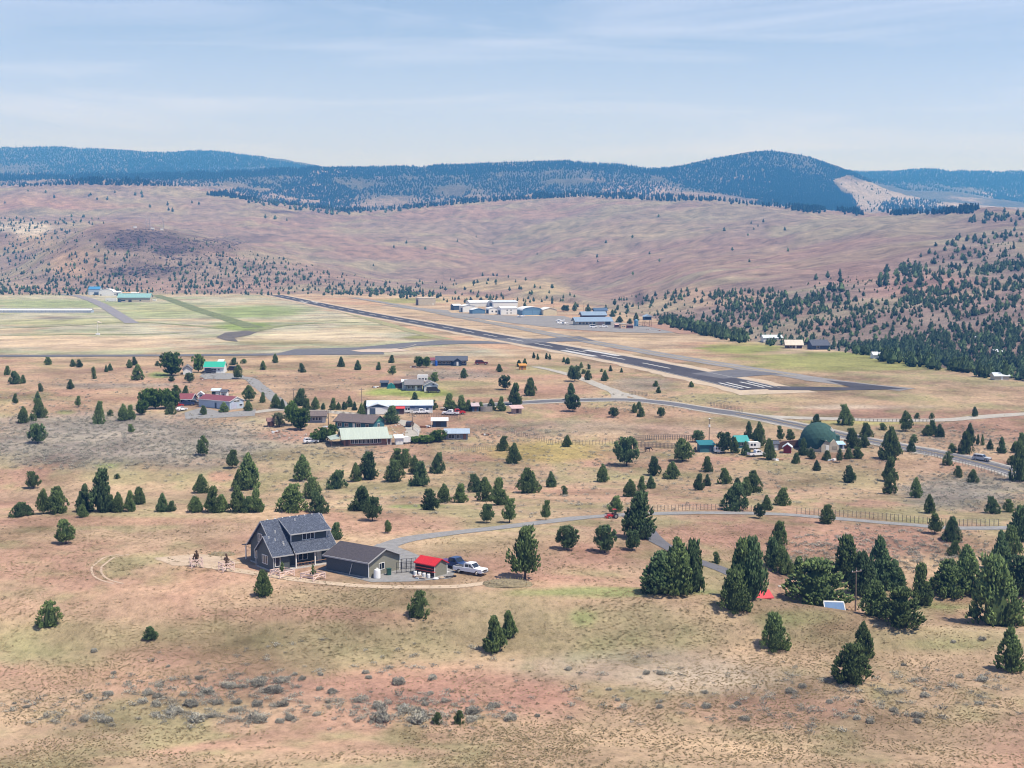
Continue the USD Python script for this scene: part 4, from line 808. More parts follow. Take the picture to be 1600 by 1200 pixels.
# forested ridges
scatter(FOR, 90, [(1296, 286), (1330, 280), (1400, 304), (1440, 322), (1350, 336)], (7, 11), 143, None, (300, .45, .12))
scatter(FOR, 2600, [(1150, 246), (1200, 236), (1260, 245), (1310, 263), (1333, 271), (1300, 283), (1342, 332), (1250, 318), (1120, 300)], (9, 14), 142, None, (300, .30, .1))
gap = lambda s, t, w=.10: (s, t, w)
scatter(FOR, 1530, [(-60, 296), (-60, 278), (230, 279), (480, 270), (480, 290), (300, 292), (120, 289)], (7, 12), 131, None, gap(240, .46))
scatter(FOR, 2550, [(320, 305), (420, 284), (500, 276), (560, 300), (545, 332), (430, 318)], (7, 12), 132, None, gap(230, .46))
scatter(FOR, 6120, [(430, 285), (490, 264), (700, 258), (880, 252), (1060, 262), (1100, 300), (900, 308), (760, 316), (620, 328), (540, 332), (480, 310)], (8, 13), 133, None, gap(260, .43))
scatter(FOR, 2550, [(430, 275), (490, 263), (700, 258), (880, 252), (1060, 261), (1060, 276), (880, 266), (700, 275), (500, 278)], (9, 15), 134)
scatter(FOR, 1190, [(720, 318), (800, 300), (1000, 300), (1180, 318), (1330, 336), (1180, 322), (900, 308)], (9, 14), 135, None, gap(230, .46))
scatter(FOR, 5780, [(1000, 268), (1060, 261), (1120, 248), (1200, 236), (1260, 245), (1310, 264), (1333, 271), (1300, 283), (1345, 336), (1250, 322), (1100, 300)], (9, 14), 136, None, gap(420, .36))
scatter(FOR, 1530, [(1180, 318), (1200, 304), (1330, 305), (1350, 338), (1250, 332)], (9, 14), 137, None, gap(220, .42))
scatter(FOR, 714, [(1370, 330), (1385, 310), (1440, 312), (1530, 326), (1520, 334), (1400, 338)], (9, 14), 138, None, gap(200, .40))
scatter(FOR, 7140, [(1310, 268), (1400, 268), (1460, 262), (1640, 266), (1640, 322), (1560, 312), (1500, 300), (1420, 298), (1355, 284)], (10, 16), 139, None, gap(700, .33))
scatter(FOR, 8840, [(-60, 231), (100, 230), (240, 239), (330, 235), (420, 248), (500, 262), (480, 272), (300, 283), (-60, 284)], (11, 17), 140, None, gap(900, .40))
scatter(FOR, 2550, [(200, 250), (330, 236), (420, 249), (500, 263), (480, 272), (200, 280)], (11, 17), 141)
for name, src, conical, leaf, lab in (('juniper_woodland', JUN, False, dark_leaf, 'dark junipers dotting the far hillsides and canyon slopes'), ('pine_forest', FOR, True, far_leaf, 'dark pine forest covering the distant blue ridges')):
    P = np.vstack([p for p, _ in src]); H = np.concatenate([h for _, h in src]); r = np.random.default_rng(9)
    instancer(name, [far_tree(90 + i, conical) for i in range(4)], leaf, P, np.column_stack([H * r.uniform(.8, 1.2, len(H)), H * r.uniform(.8, 1.2, len(H)), H]), lab)
    print(name, len(P))

r = np.random.default_rng(77); u, v = r.uniform(140, 400, 5200), r.uniform(352, 446, 5200)
w_ = np.zeros(5200)
for (cu, cv, ru, rv, k) in ((225, 366, 60, 9, .9), (195, 384, 34, 8, .8), (270, 390, 34, 9, 1.0), (330, 378, 70, 7, .7), (220, 424, 60, 9, .7), (260, 418, 60, 6, .5), (300, 400, 60, 12, .3)): w_ = np.maximum(w_, k * (1 - smooth01(np.hypot((u - cu) / ru, (v - cv) / rv), .5, 1.15)))
k = r.random(5200) < w_ * .6; x, y, z = raycast(u[k], v[k]); q = np.isfinite(x); P = np.stack([x, y, z], 1)[q]
def rock_proto(seed):
    m = trimesh.creation.icosphere(1, 1.0); vv = m.vertices * [1, .8, .6] * (1 + .7 * (meshkit.noise(m.vertices * 1.9 + seed, seed)[:, None] - .5)); return vv, m.faces, np.full(len(vv), .5)
s = np.random.default_rng(78).uniform(.8, 3.2, len(P)) ** 1.0
instancer('rock_outcrop', [rock_proto(i + 2) for i in range(4)], mat('basalt_rock', (.085, .065, .066), .95, .4, .5), P, np.column_stack([s * 1.5, s, s * .9]), 'dark broken rock outcrops on top of the knoll')

# ------------------------------------------------------------------ building kit
class MB:
    """collects closed shapes of one mesh"""
    def __init__(s): s.p = []
    def box(s, x0, x1, y0, y1, z0, z1):
        s.p.append(box_mesh(min(x0, x1), max(x0, x1), min(y0, y1), max(y0, y1), min(z0, z1), max(z0, z1))); return s
    def prism(s, poly, axis, a, b):
        """polygon extruded along axis ('x': poly in y,z; 'y': poly in x,z; 'z': poly in x,y)"""
        P = np.array(poly, float); n = len(P)
        def put3(t):
            if axis == 'x': return np.column_stack([np.full(n, t), P[:, 0], P[:, 1]])
            if axis == 'y': return np.column_stack([P[:, 0], np.full(n, t), P[:, 1]])
            return np.column_stack([P[:, 0], P[:, 1], np.full(n, t)])
        v2, f2 = trimesh.creation.triangulate_polygon(Polygon(P), engine='earcut')
        from scipy.spatial import cKDTree
        idx = cKDTree(P).query(v2)[1]; f2 = idx[f2]
        V = np.vstack([put3(a), put3(b)])
        F = [*f2[:, ::-1], *(f2 + n)]
        for i in range(n):
            j = (i + 1) % n; F += [[i, j, n + j], [i, n + j, n + i]]
        m = trimesh.Trimesh(V, np.array(F), process=False); trimesh.repair.fix_normals(m)
        s.p.append((np.array(m.vertices), np.array(m.faces))); return s
    def slab(s, p, q, r, t):
        """plate of thickness t (downwards) over the parallelogram p, q, r (corner, along, across)"""
        p, q, r = (np.array(k, float) for k in (p, q, r)); w = q + r - p
        top = np.array([p, q, w, r]); V = np.vstack([top - [0, 0, t], top])
        F = np.array([[0, 3, 2, 1], [4, 5, 6, 7], [0, 1, 5, 4], [1, 2, 6, 5], [2, 3, 7, 6], [3, 0, 4, 7]])
        m = trimesh.Trimesh(V, np.vstack([F[:, [0, 1, 2]], F[:, [0, 2, 3]]]), process=False); trimesh.repair.fix_normals(m)
        s.p.append((np.array(m.vertices), np.array(m.faces))); return s
    def bar(s, a, b, r=.05, n=5):
        s.p.append(tube([a, b], [r, r], n)); return s
    def tube(s, pts, rad, n=8): s.p.append(tube(pts, rad, n)); return s
    def add(s, v, f): s.p.append((np.asarray(v, float), np.asarray(f))); return s
    def build(s, name, m, parent=None, smooth=False): return obj(name, joined(s.p), m, parent, smooth)

def M(name, col, **k): return mat(name, col, **k)
pane_mat = mat('window_glass', (.018, .024, .032), .06, .2, .5, spec=.8)
white_trim = mat('white_trim', (.70, .69, .66), .6, .08, 2)
grey_trim = mat('grey_trim', (.36, .36, .36), .6, .1, 2)
dark_trim = mat('dark_trim', (.05, .045, .045), .7, .2, 2)
def siding(name, col): return mat(name, col, .75, .12, 2.2, streak=(.3, .3, 6))
def metal_roof(name, col): return mat(name, col, .45, .12, .8, spec=.5, streak=(3, .25, .3))
def shingle(name, col, var=.3): return mat(name, col, .9, var, 2.6)

def frame_of(A, Bu, ang=None, B=None):
    """world corner and heading of a front wall that starts at picture position A and ends at column Bu (heading in degrees) or at B"""
    a = at(*A)
    if B is not None:
        b = at(*B); d = b[:2] - a[:2]; return a, math.atan2(d[1], d[0]), float(np.linalg.norm(d))
    t = math.radians(ang)
    k = (Bu - 800) / FPX * (CT + (ZC - a[2]) / a[1] * ST)
    Ln = (k * a[1] - a[0]) / (math.cos(t) - k * math.sin(t))
    return a, t, float(Ln)
def corner_floor(a, t, Ln, D):
    c, s = math.cos(t), math.sin(t)
    z = [ground(a[0] + x * c - y * s, a[1] + x * s + y * c)[0] for x in (0, Ln) for y in (0, D)]
    return min(z), max(z)
def opening(parent, face, Ln, D, s, z, w, h, kind, frame=white_trim, pane=pane_mat):
    """window or door on a wall face: s = distance along the face of its middle"""
    def bx(m, a0, a1, z0, z1, d0, d1):
        if face == 'front': m.box(a0, a1, -d1, -d0, z0, z1)
        elif face == 'back': m.box(a0, a1, D + d0, D + d1, z0, z1)
        elif face == 'left': m.box(-d1, -d0, a0, a1, z0, z1)
        else: m.box(Ln + d0, Ln + d1, a0, a1, z0, z1)
        return m
    a0, a1 = s - w / 2, s + w / 2
    if kind == 'window':
        fr = MB(); e = .09
        for q in ((a0 - e, a1 + e, z + h, z + h + e), (a0 - e, a1 + e, z - e, z), (a0 - e, a0, z, z + h), (a1, a1 + e, z, z + h), (s - .03, s + .03, z, z + h)): bx(fr, *q, -.02, .07)
        f = fr.build('window', frame, parent)
        bx(MB(), a0, a1, z, z + h, -.02, .03).build('pane', pane, f)
    elif kind == 'door':
        f = bx(MB(), a0, a1, z, z + h, -.02, .06).build('door', frame, parent)
        bx(MB(), a0 + .1, a0 + .2, z + h * .45, z + h * .5, .06, .12).build('handle', dark_trim, f)
    else:
        m = MB(); n = max(2, int(h / .6))
        for i in range(n): bx(m, a0, a1, z + h * i / n + .02, z + h * (i + 1) / n - .02, -.02, .05)
        m.build('garage_door', frame, parent)
def house(name, label, A, Bu=None, ang=None, B=None, D=7.0, wh=2.6, rise=1.6, wall=None, roof=None, ridge='along', over=.4, feats=(), cat='building', group=None, trim=None, gable=None, style='gable', Ln=None, lift=0.0, found=None, posA=None):
    a, t, L0 = frame_of(A, Bu, ang, B) if posA is None else (np.array(posA, float), math.radians(ang), Ln); Ln = Ln or L0
    lo, hi = corner_floor(a, t, Ln, D)
    z0 = (a[2] * .5 + lo * .3 + hi * .2) + lift
    o = thing(name, label, cat, (a[0], a[1], z0), t, group)
    fd = -(max(0.4, z0 - lo + .3))
    m = MB()
    if style == 'flat' or style == 'shed':
        pass
    if style == 'gable' and ridge == 'along':
        m.prism([(0, 0), (D, 0), (D, wh), (D / 2, wh + rise), (0, wh)], 'x', 0, Ln)
    elif style == 'gable':
        m.prism([(0, 0), (Ln, 0), (Ln, wh), (Ln / 2, wh + rise), (0, wh)], 'y', 0, D)
    elif style == 'shed':      # roof falls towards the front
        m.prism([(0, 0), (D, 0), (D, wh + rise), (0, wh)], 'x', 0, Ln)
    elif style == 'arch':
        pts = [(0, 0), (Ln, 0), (Ln, wh)] + [(Ln / 2 + Ln / 2 * math.cos(q), wh + rise * math.sin(q)) for q in np.linspace(0, math.pi, 11)[1:-1]] + [(0, wh)]
        m.prism(pts, 'y', 0, D)
    elif style == 'flat':
        m.box(0, Ln, 0, D, 0, wh)
    m.build('wall', wall, o)
    MB().box(-.06, Ln + .06, -.06, D + .06, fd, .12).build('foundation', found or M('concrete', (.34, .33, .31), rough=.9), o)
    th = .16; r = MB(); g = .012
    if style == 'gable' and ridge == 'along':
        sl = rise / (D / 2)
        r.slab((-over, D / 2, wh + rise + th + g), (Ln + over, D / 2, wh + rise + th + g), (-over, -over, wh - over * sl + th + g), th)
        r.slab((-over, D / 2 + .004, wh + rise + th + g), (Ln + over, D / 2 + .004, wh + rise + th + g), (-over, D + over, wh - over * sl + th + g), th)
        rf = r.build('roof', roof, o)
        if trim:
            MB().box(-over, Ln + over, -over - .14, -over - .004, wh - over * sl - .05, wh - over * sl + th + .03).build('gutter', trim, o)
            for x in (-over - .05, Ln + over + .003):
                q = MB()
                for y0, y1 in ((-over, D / 2), (D + over, D / 2)):
                    z_0, z_1 = wh - over * sl, wh + rise
                    q.prism([(y0, z_0 - .06), (y0, z_0 + th), (y1, z_1 + th), (y1, z_1 - .06)], 'x', x, x + .047)
                q.build('bargeboard', trim, o)
    elif style == 'gable':
        sl = rise / (Ln / 2)
        r.slab((Ln / 2, -over, wh + rise + th + g), (Ln / 2, D + over, wh + rise + th + g), (-over, -over, wh - over * sl + th + g), th)
        r.slab((Ln / 2 + .004, -over, wh + rise + th + g), (Ln / 2 + .004, D + over, wh + rise + th + g), (Ln + over, -over, wh - over * sl + th + g), th)
        rf = r.build('roof', roof, o)
        if trim:
            q = MB()
            for x0, x1 in ((-over, Ln / 2), (Ln + over, Ln / 2)):
                z_0, z_1 = wh - over * sl, wh + rise
                q.prism([(x0, z_0 - .06), (x0, z_0 + th), (x1, z_1 + th), (x1, z_1 - .06)], 'y', -over - .05, -over - .003)
            q.build('bargeboard', trim, o)
    elif style == 'shed':
        sl = rise / D
        rf = r.slab((-over, -over, wh - over * sl + th + g), (Ln + over, -over, wh - over * sl + th + g), (-over, D + over, wh + rise + over * sl + th + g), th).build('roof', roof, o)
    elif style == 'arch':
        qs = np.linspace(0, math.pi, 13)
        outer = [(Ln / 2 + (Ln / 2 + .25) * math.cos(q), wh + (rise + .25) * math.sin(q)) for q in qs]; inner = [(Ln / 2 + (Ln / 2 + .02) * math.cos(q), wh + (rise + .02) * math.sin(q)) for q in qs]
        rf = r.prism(outer + inner[::-1], 'y', -.3, D + .3).build('roof', roof, o)
    else:
        rf = r.box(-.15, Ln + .15, -.15, D + .15, wh + .01, wh + .22).build('roof', roof, o)
    if gable is not None and style == 'gable':
        e = .03
        if ridge == 'along': MB().prism([(.25, wh + .1), (D - .25, wh + .1), (D / 2, wh + rise - .12)], 'x', Ln, Ln + e).build('gable_panel', gable, o)
        else: MB().prism([(.25, wh + .1), (Ln - .25, wh + .1), (Ln / 2, wh + rise - .12)], 'y', -e, 0).build('gable_panel', gable, o)
    for f in feats:
        kind, face, s, z, w, h = f[:6]
        tot = Ln if face in ('front', 'back') else D
        opening(o, face, Ln, D, s * tot if s <= 1 else s, z, w, h, kind, *(f[6:] or ()))
    return o, Ln, D

conc = M('concrete', (.34, .33, .31), rough=.9)
# ------------------------------------------------------------------ the grey house on the slope
slate = shingle('blue_grey_shingles', (.125, .145, .19), .55)
_mats['blue_grey_shingles'] = slate = usdkit.material(stage, '/World/Looks/blue_grey_roof', {
    'g': ('texture_coordinate', {}), 'mp': ('mapping', {'scale': (7, 8, 8)}), 'n': ('voronoi_texture', {'scale': 1.0}), 'n2': ('noise_texture', {'scale': 2.2, 'detail': 5.0, 'roughness': .7}),
    's': ('separate_color', {}), 'r': ('rgb_ramp', {'ramp': [(0, (.042, .049, .068)), (.4, (.060, .071, .098)), (.8, (.082, .096, .13)), (1, (.12, .137, .175))]}),
    'r2': ('rgb_ramp', {'ramp': [(.3, (.75, .75, .75)), (.7, (1.25, 1.25, 1.25))]}), 'm': ('mix_color', {'blend_type': 'multiply', 'fac': 1.0, 'use_clamp': False}),
    'b': ('bump', {'strength': .5, 'distance': .03}), 'p': ('principled_bsdf', {'roughness': .9, 'specular_ior_level': .2})},
    [('g.object', 'mp.vector'), ('mp.vector', 'n.vector'), ('g.object', 'n2.vector'), ('n.color', 's.color'), ('s.r', 'r.fac'), ('n2.fac', 'r2.fac'), ('r.color', 'm.a'), ('r2.color', 'm.b'), ('m.result', 'p.base_color'), ('n2.fac', 'b.height'), ('b.normal', 'p.normal')], surface='p.BSDF')
grey_side = siding('grey_green_siding', (.070, .083, .084))
olive_side = siding('olive_siding', (.20, .195, .155))
o0 = at(411.5, 884.5); ha = math.radians(37)
hs = thing('grey_house', 'two storey grey house with blue grey shingle roof, wide dormer and covered porch', 'house', (o0[0], o0[1], o0[2] + .1), ha)
# local frame: x along the ridge, y towards the far side (the porch side is -y)
W0, W1, RZ, EV, SL = -3.3, 4.7, 7.7, 2.65, .9
MB().prism([(W0, 0), (W1, 0), (W1, RZ - SL * W1), (0, RZ), (W0, RZ - SL * -W0)], 'x', 0, 11.1).build('wall', grey_side, hs)
MB().box(-.1, 11.2, W0 - .1, W1 + .1, -1.6, .14).build('foundation', conc, hs)
rt = .2
main = MB()
zr = RZ + rt
main.slab((-.45, 0, zr), (11.55, 0, zr), (-.45, 5.5, zr - SL * 5.5), rt)
main.slab((-.45, -.004, zr), (3.15, -.004, zr), (-.45, -3.6, zr - SL * 3.6), rt)
main.slab((3.152, -.004, zr), (11.55, -.004, zr), (3.152, -5.75, zr - SL * 5.75), rt)
mr_ = main.build('roof', slate, hs)
for k in range(8):
    MB().box(.8 + k * 1.45, 1.0 + k * 1.45, -.12, .1, zr + .005, zr + .13).build('ridge_vent', white_trim, mr_)
for (x, y) in ((1.2, -2.2), (5.6, -1.2), (1.7, -4.4)):
    MB().tube([(x, y, zr - (SL if x < 3 or y < -4.2 else .47) * -y - .15), (x, y, zr - (SL if x < 3 or y < -4.2 else .47) * -y + .5)], [.07, .07], 6).build('vent_pipe', white_trim, mr_)
# far eave porch
MB().slab((-.45, 5.5, zr - SL * 5.5 - .02), (11.3, 5.5, zr - SL * 5.5 - .02), (-.45, 7.3, zr - SL * 5.5 - .35), .14).build('porch_roof', slate, hs)
for x in (.1, 5.5, 11.0): MB().box(x - .09, x + .09, 6.75, 6.93, -.8, 2.52).build('porch_post', white_trim, hs)
# barge boards
def barge(x, ys, zfun, m=grey_trim, th=.05):
    q = MB()
    for y0, y1 in ys: q.prism([(y0, zfun(y0) - .24), (y0, zfun(y0) + .02), (y1, zfun(y1) + .02), (y1, zfun(y1) - .24)], 'x', x - th, x)
    return q.build('bargeboard', m, hs)
mz = lambda y: zr - SL * abs(y)
barge(-.455, [(-3.0, 0), (0, 5.5)], mz); barge(11.603, [(-5.75, 0), (0, 5.5)], mz); barge(3.148, [(-5.75, -5.3)], mz)
MB().box(3.1, 11.55, -5.9, -5.755, mz(5.75) - .22, mz(5.75) - .02).build('gutter', grey_trim, hs)
# cross wing with its own gable to the left
wz, wr, ws = 2.7, 5.55, .88
wy = -2.5; hw_ = 3.0
MB().prism([(wy - hw_, 0), (wy + hw_, 0), (wy + hw_, wr - ws * hw_), (wy, wr), (wy - hw_, wr - ws * hw_)], 'x', -.9, 2.2).build('wing_wall', grey_side, hs)
MB().box(-.98, 2.28, wy - hw_ - .08, wy + hw_ + .08, -1.6, .12).build('foundation', conc, hs)
wt = wr + rt
wing = MB(); wing.slab((-1.3, wy, wt), (2.75, wy, wt), (-1.3, wy - 3.45, wt - ws * 3.45), .18); wing.slab((-1.3, wy + .004, wt), (2.4, wy + .004, wt), (-1.3, wy + 3.3, wt - ws * 3.3), .18)
wroof = wing.build('wing_roof', slate, hs)
for (x, y) in ((-.4, wy - .5), (.5, wy - 1.0), (1.7, wy - 1.6)): MB().tube([(x, y, wt - ws * abs(y - wy) - .05), (x, y, wt - ws * abs(y - wy) + .4)], [.07, .07], 6).build('vent_pipe', white_trim, wroof)
wzf = lambda y: wt - ws * abs(y - wy)
barge(-1.303, [(wy - 3.45, wy), (wy, wy + 3.3)], wzf)
MB().box(-1.3, 2.75, wy - 3.6, wy - 3.455, wzf(wy - 3.45) - .2, wzf(wy - 3.45) - .02).build('gutter', grey_trim, hs)
for (x, y, z1) in ((-1.15, wy - 3.4, 2.45), (-1.15, wy + 3.2, 2.45), (3.3, -5.7, 2.45)):
    MB().tube([(x, y, z1), (x + .25, y + .25, z1 - .5), (x + .25, y + .25, -.3)], [.07, .07, .07], 6).build('downspout', mat('pale_trim', (.5, .5, .49), .6, .1, 2), hs)
# dormer
dy, dz = -3.85, 5.85
MB().prism([(-.3, RZ - .35), (dy, RZ - SL * 3.85 - .3), (dy, dz), (-.3, RZ - .05)], 'x', 3.4, 10.4).build('dormer_wall', grey_side, hs)
dsl = (RZ - dz) / 3.85
dr = MB().slab((2.95, .1, RZ + .34), (10.95, .1, RZ + .34), (2.95, -4.45, RZ + .34 - dsl * 4.55), .17).build('dormer_roof', slate, hs)
MB().box(2.95, 10.95, -4.6, -4.455, RZ + .34 - dsl * 4.55 - .2, RZ + .34 - dsl * 4.55 - .02).build('gutter', grey_trim, hs)
for q in (2.95, 10.95):
    MB().prism([(.1, RZ + .12), (.1, RZ + .36), (-4.45, RZ + .36 - dsl * 4.55), (-4.45, RZ + .12 - dsl * 4.55)], 'x', q - .052 if q < 5 else q + .003, q - .003 if q < 5 else q + .05).build('bargeboard', grey_trim, hs)
for x in (3.38, 10.42): MB().box(x - .08, x + .08, dy - .03, dy + .1, 4.15, dz - .1).build('corner_board', white_trim, hs)
def win(x0, x1, z0, z1, plane, at_, par=hs, n=2):
    """casement windows set side by side in a wall: plane 'y' faces the porch side, 'x' faces the left"""
    fr, e = MB(), .08
    def bx(m, a0, a1, c0, c1, d0, d1):
        if plane == 'y': m.box(a0, a1, at_ - d1, at_ - d0, c0, c1)
        else: m.box(at_ - d1, at_ - d0, a0, a1, c0, c1)
    bx(fr, x0 - e, x1 + e, z1, z1 + e, -.02, .08); bx(fr, x0 - e, x1 + e, z0 - e, z0, -.02, .08)
    for k in range(n + 1):
        q = x0 + (x1 - x0) * k / n; bx(fr, q - .05, q + .05, z0, z1, -.02, .08)
    f = fr.build('window', white_trim, par)
    for k in range(n):
        m = MB(); w = (x1 - x0) / n; bx(m, x0 + w * k + .05, x0 + w * (k + 1) - .05, z0, z1, -.02, .03); m.build('pane', pane_mat, f)
win(5.6, 7.9, 4.5, 5.55, 'y', dy, n=3)
win(-3.4, -1.5, .95, 2.35, 'x', -.9, n=3)
win(1.2, 3.2, .95, 2.3, 'x', 0, n=2)
win(.3, 1.7, 4.0, 5.4, 'x', 0, n=2)
win(-.55, .35, .9, 2.35, 'y', wy - hw_, n=1)
win(5.0, 6.8, .9, 2.2, 'y', W0, n=2); MB().box(8.6, 9.6, W0 - .06, W0 + .02, .16, 2.3).build('door', white_trim, hs)
# porch
MB().box(2.3, 11.3, -5.6, W0 - .11, -.6, .1).build('porch_deck', M('pale_deck', (.46, .43, .40), rough=.8), hs)
for x in (3.5, 7.2, 11.0): MB().box(x - .11, x + .11, -5.5, -5.28, .1, mz(5.4) - .22).build('porch_post', white_trim, hs)
MB().box(3.6, 7.1, -5.44, -5.34, .8, .9).box(3.6, 7.1, -5.42, -5.36, .3, .36).build('porch_rail', M('rail_wood', (.30, .18, .12)), hs)
MB().box(7.3, 10.9, -5.44, -5.34, .8, .9).build('porch_rail', M('rail_wood', (.30, .18, .12)), hs)
for x in np.arange(4.0, 7.0, .6): MB().box(x - .025, x + .025, -5.41, -5.37, .36, .8).build('baluster', M('rail_wood', (.30, .18, .12)), hs)

# ------------------------------------------------------------------ garage, red shed and their yard
gar, GL, GD = house('garage', 'long low garage with dark brown roof, long wall darkened for shade and olive gable end', (510.8, 890.8), B=(576, 904.3), D=7.6, wh=2.75, rise=1.55, wall=olive_side, roof=shingle('brown_shingles', (.062, .055, .062), .3), over=.5, trim=grey_trim, cat='garage',
    feats=[('window', 'right', .42, 1.0, 1.2, 1.0), ('door', 'back', .3, .1, .9, 2.0), ('garage', 'back', .7, .1, 3.0, 2.2)])
MB().box(-.055, GL + .055, -.055, 0 - .003, .13, 2.72).build('side_cladding', siding('shaded_olive_siding', (.06, .074, .084)), gar)  # dark sheet over the olive wall, its shade put into the colour
for (x, y) in ((GL + .06, -.06), (GL + .06, GD + .02)): MB().box(x - .08, x + .04, y - .05, y + .07, .1, 2.7).build('corner_board', white_trim, gar)
MB().prism([(GD * .22, 3.25), (GD * .78, 3.25), (GD * .5, 3.95)], 'x', GL + .003, GL + .05).build('gable_board', siding('olive_gable_siding', (.235, .225, .18)), gar)
MB().bar((GL * .58, -.45, -.1), (GL * .62, -.07, 2.0), .05).build('leaning_pole', white_trim, gar)
rs, RL, RD = house('red_shed', 'small shed with bright red metal roof and olive gable end beside the garage', (650, 897), B=(679, 903.3), D=3.1, wh=2.05, rise=.8, wall=olive_side, roof=metal_roof('bright_red_metal', (.50, .022, .026)), over=.28, cat='shed')
MB().box(.05, RL - .05, -.03, 0 - .003, .2, 2.0).build('open_side', M('dark_boards_and_shade', (.045, .035, .03)), rs)  # flat dark panel, painted as the shaded inside of the open bay
MB().box(-.04, RL + .3, -.5, -.03, .95, 1.02).build('shelf', M('red_board', (.36, .06, .045)), rs)
MB().box(0, RL, -.42, -.03, 1.45, 1.5).build('shelf', M('red_board', (.36, .06, .045)), rs)
MB().box(RL, RL + .06, -.05, .07, 0, 2.0).box(RL, RL + .06, RD - .07, RD + .05, 0, 2.0).build('corner_board', white_trim, rs)
rsx = UsdGeom.XformCache().GetLocalToWorldTransform(rs)
def onto(parent, x, y, z=0.0):
    p = UsdGeom.XformCache().GetLocalToWorldTransform(parent).Transform(Gf.Vec3d(x, y, z)); return np.array([p[0], p[1], ground(p[0], p[1])[0] + .03])
def rev(parts, n=14):
    z = np.array(parts, float); V = []
    a = np.arange(n) / n * 2 * np.pi
    for r_, h in z: V.append(np.column_stack([r_ * np.cos(a), r_ * np.sin(a), np.full(n, h)]))
    m = len(z); F = []
    for i in range(m - 1):
        for j in range(n): F += [[i * n + j, i * n + (j + 1) % n, (i + 1) * n + (j + 1) % n], [i * n + j, (i + 1) * n + (j + 1) % n, (i + 1) * n + j]]
    V = np.vstack(V + [[[0, 0, z[0, 1]]], [[0, 0, z[-1, 1]]]]); q = m * n
    for j in range(n): F += [[q, (j + 1) % n, j], [q + 1, (m - 1) * n + j, (m - 1) * n + (j + 1) % n]]
    return V, np.array(F)
white_plastic = M('white_plastic', (.74, .74, .73), rough=.4, var=.05)
green_plastic = M('green_plastic', (.02, .075, .06), rough=.45)
for i in range(4):
    p = onto(rs, .55 + i * 1.0, -.75)
    t = thing('white_drum', f'white plastic drum, {ordinal(i, 4)} of four under the red roofed shed side', 'drum', p, .3 * i, 'white drums beside the red shed')
    MB().add(*rev([(.24, 0), (.30, .08), (.30, .62), (.27, .72), (.12, .76)])).build('body', white_plastic, t, 40); MB().add(*rev([(.10, .76), (.10, .83)], 8)).build('cap', dark_trim, t)
p = onto(gar, GL + .9, 1.1); t = thing('water_tank', 'white upright plastic tank against the olive garage end', 'tank', p)
MB().add(*rev([(.55, 0), (.58, .1), (.58, 1.25), (.45, 1.5), (.2, 1.58)], 18)).build('body', white_plastic, t, 40); MB().add(*rev([(.2, 1.58), (.2, 1.72), (.05, 1.74)], 12)).build('lid', white_plastic, t, 40)
p = onto(gar, GL + 1.0, 3.9); t = thing('rubbish_bin', 'dark green wheeled bin by the garage window', 'bin', p, .4)
MB().prism([(-.26, 0), (.26, 0), (.34, 1.05), (-.34, 1.05)], 'x', -.33, .33).build('body', green_plastic, t); MB().box(-.37, .37, -.38, .38, 1.055, 1.14).build('lid', green_plastic, t)
for x in (-.3, .3): MB().add(*[np.array(rev([(.13, -.04), (.13, .04)], 10)[0])[:, [2, 0, 1]] + [x, .3, .13], rev([(.13, -.04), (.13, .04)], 10)[1]]).build('wheel', dark_trim, t)
t = thing('dog_kennel', 'black metal panel pen beside the garage end', 'pen', onto(gar, GL + 1.3, GD * .72), math.radians(22))
iron = M('black_iron', (.03, .03, .034), rough=.5)
for k in range(6):
    for y in (0, 2.4): MB().box(k * .85 - .035, k * .85 + .035, y - .035, y + .035, -.1, 1.9).build('post', iron, t)
for z in (.12, 1.0, 1.86):
    for y in (0, 2.4): MB().box(0, 4.25, y - .02, y + .02, z - .025, z + .025).build('rail', iron, t)
mm = MB()
for y in (0, 2.4):
    for x in np.arange(.1, 4.2, .14): mm.box(x - .006, x + .006, y - .006, y + .006, .1, 1.88)
mm.build('mesh_bars', iron, t)
t = thing('concrete_pad', 'pale concrete slab between the garage and the red shed', 'slab', onto(gar, GL + 4.2, GD * 1.0), math.radians(-40)); MB().box(0, 3.2, 0, 5.5, -.4, .06).build('slab', M('pale_concrete', (.55, .54, .52), rough=.9), t)
for i, (u, v, lab) in enumerate([(681, 905.5, 'white sack'), (690, 904, 'tan sack')]):
    t = thing('sack', f'{lab} lying on gravel by the red roofed shed gable', 'sack', at(u, v), .5 * i)
    q = trimesh.creation.icosphere(2, 1.0); vv = q.vertices * [.5, .34, .2] * (1 + .25 * (meshkit.noise(q.vertices * 2.2, 3 + i)[:, None] - .5)) + [0, 0, .16]
    MB().add(vv, q.faces).build('body', white_plastic if i == 0 else M('tan_canvas', (.40, .31, .22)), t, True)
    MB().bar((.42, 0, .2), (.62, 0, .3), .06).build('tie', dark_trim, t)
for i, (u, v) in enumerate([(699, 902.5), (705, 902), (710, 901)]):
    t = thing('tyre', f'dark old tyre, {ordinal(i, 3)} of three lying right of the red shed', 'tyre', at(u, v), i, 'old tyres by the red shed')
    a_ = trimesh.creation.torus(.27, .11, major_sections=16, minor_sections=8); MB().add(a_.vertices + [0, 0, .11], a_.faces).build('tread', M('rubber', (.025, .025, .025), rough=.9), t, True)
    MB().add(*rev([(.16, .06), (.16, .15)], 10)).build('rim', M('rusty_rim', (.16, .08, .06)), t)

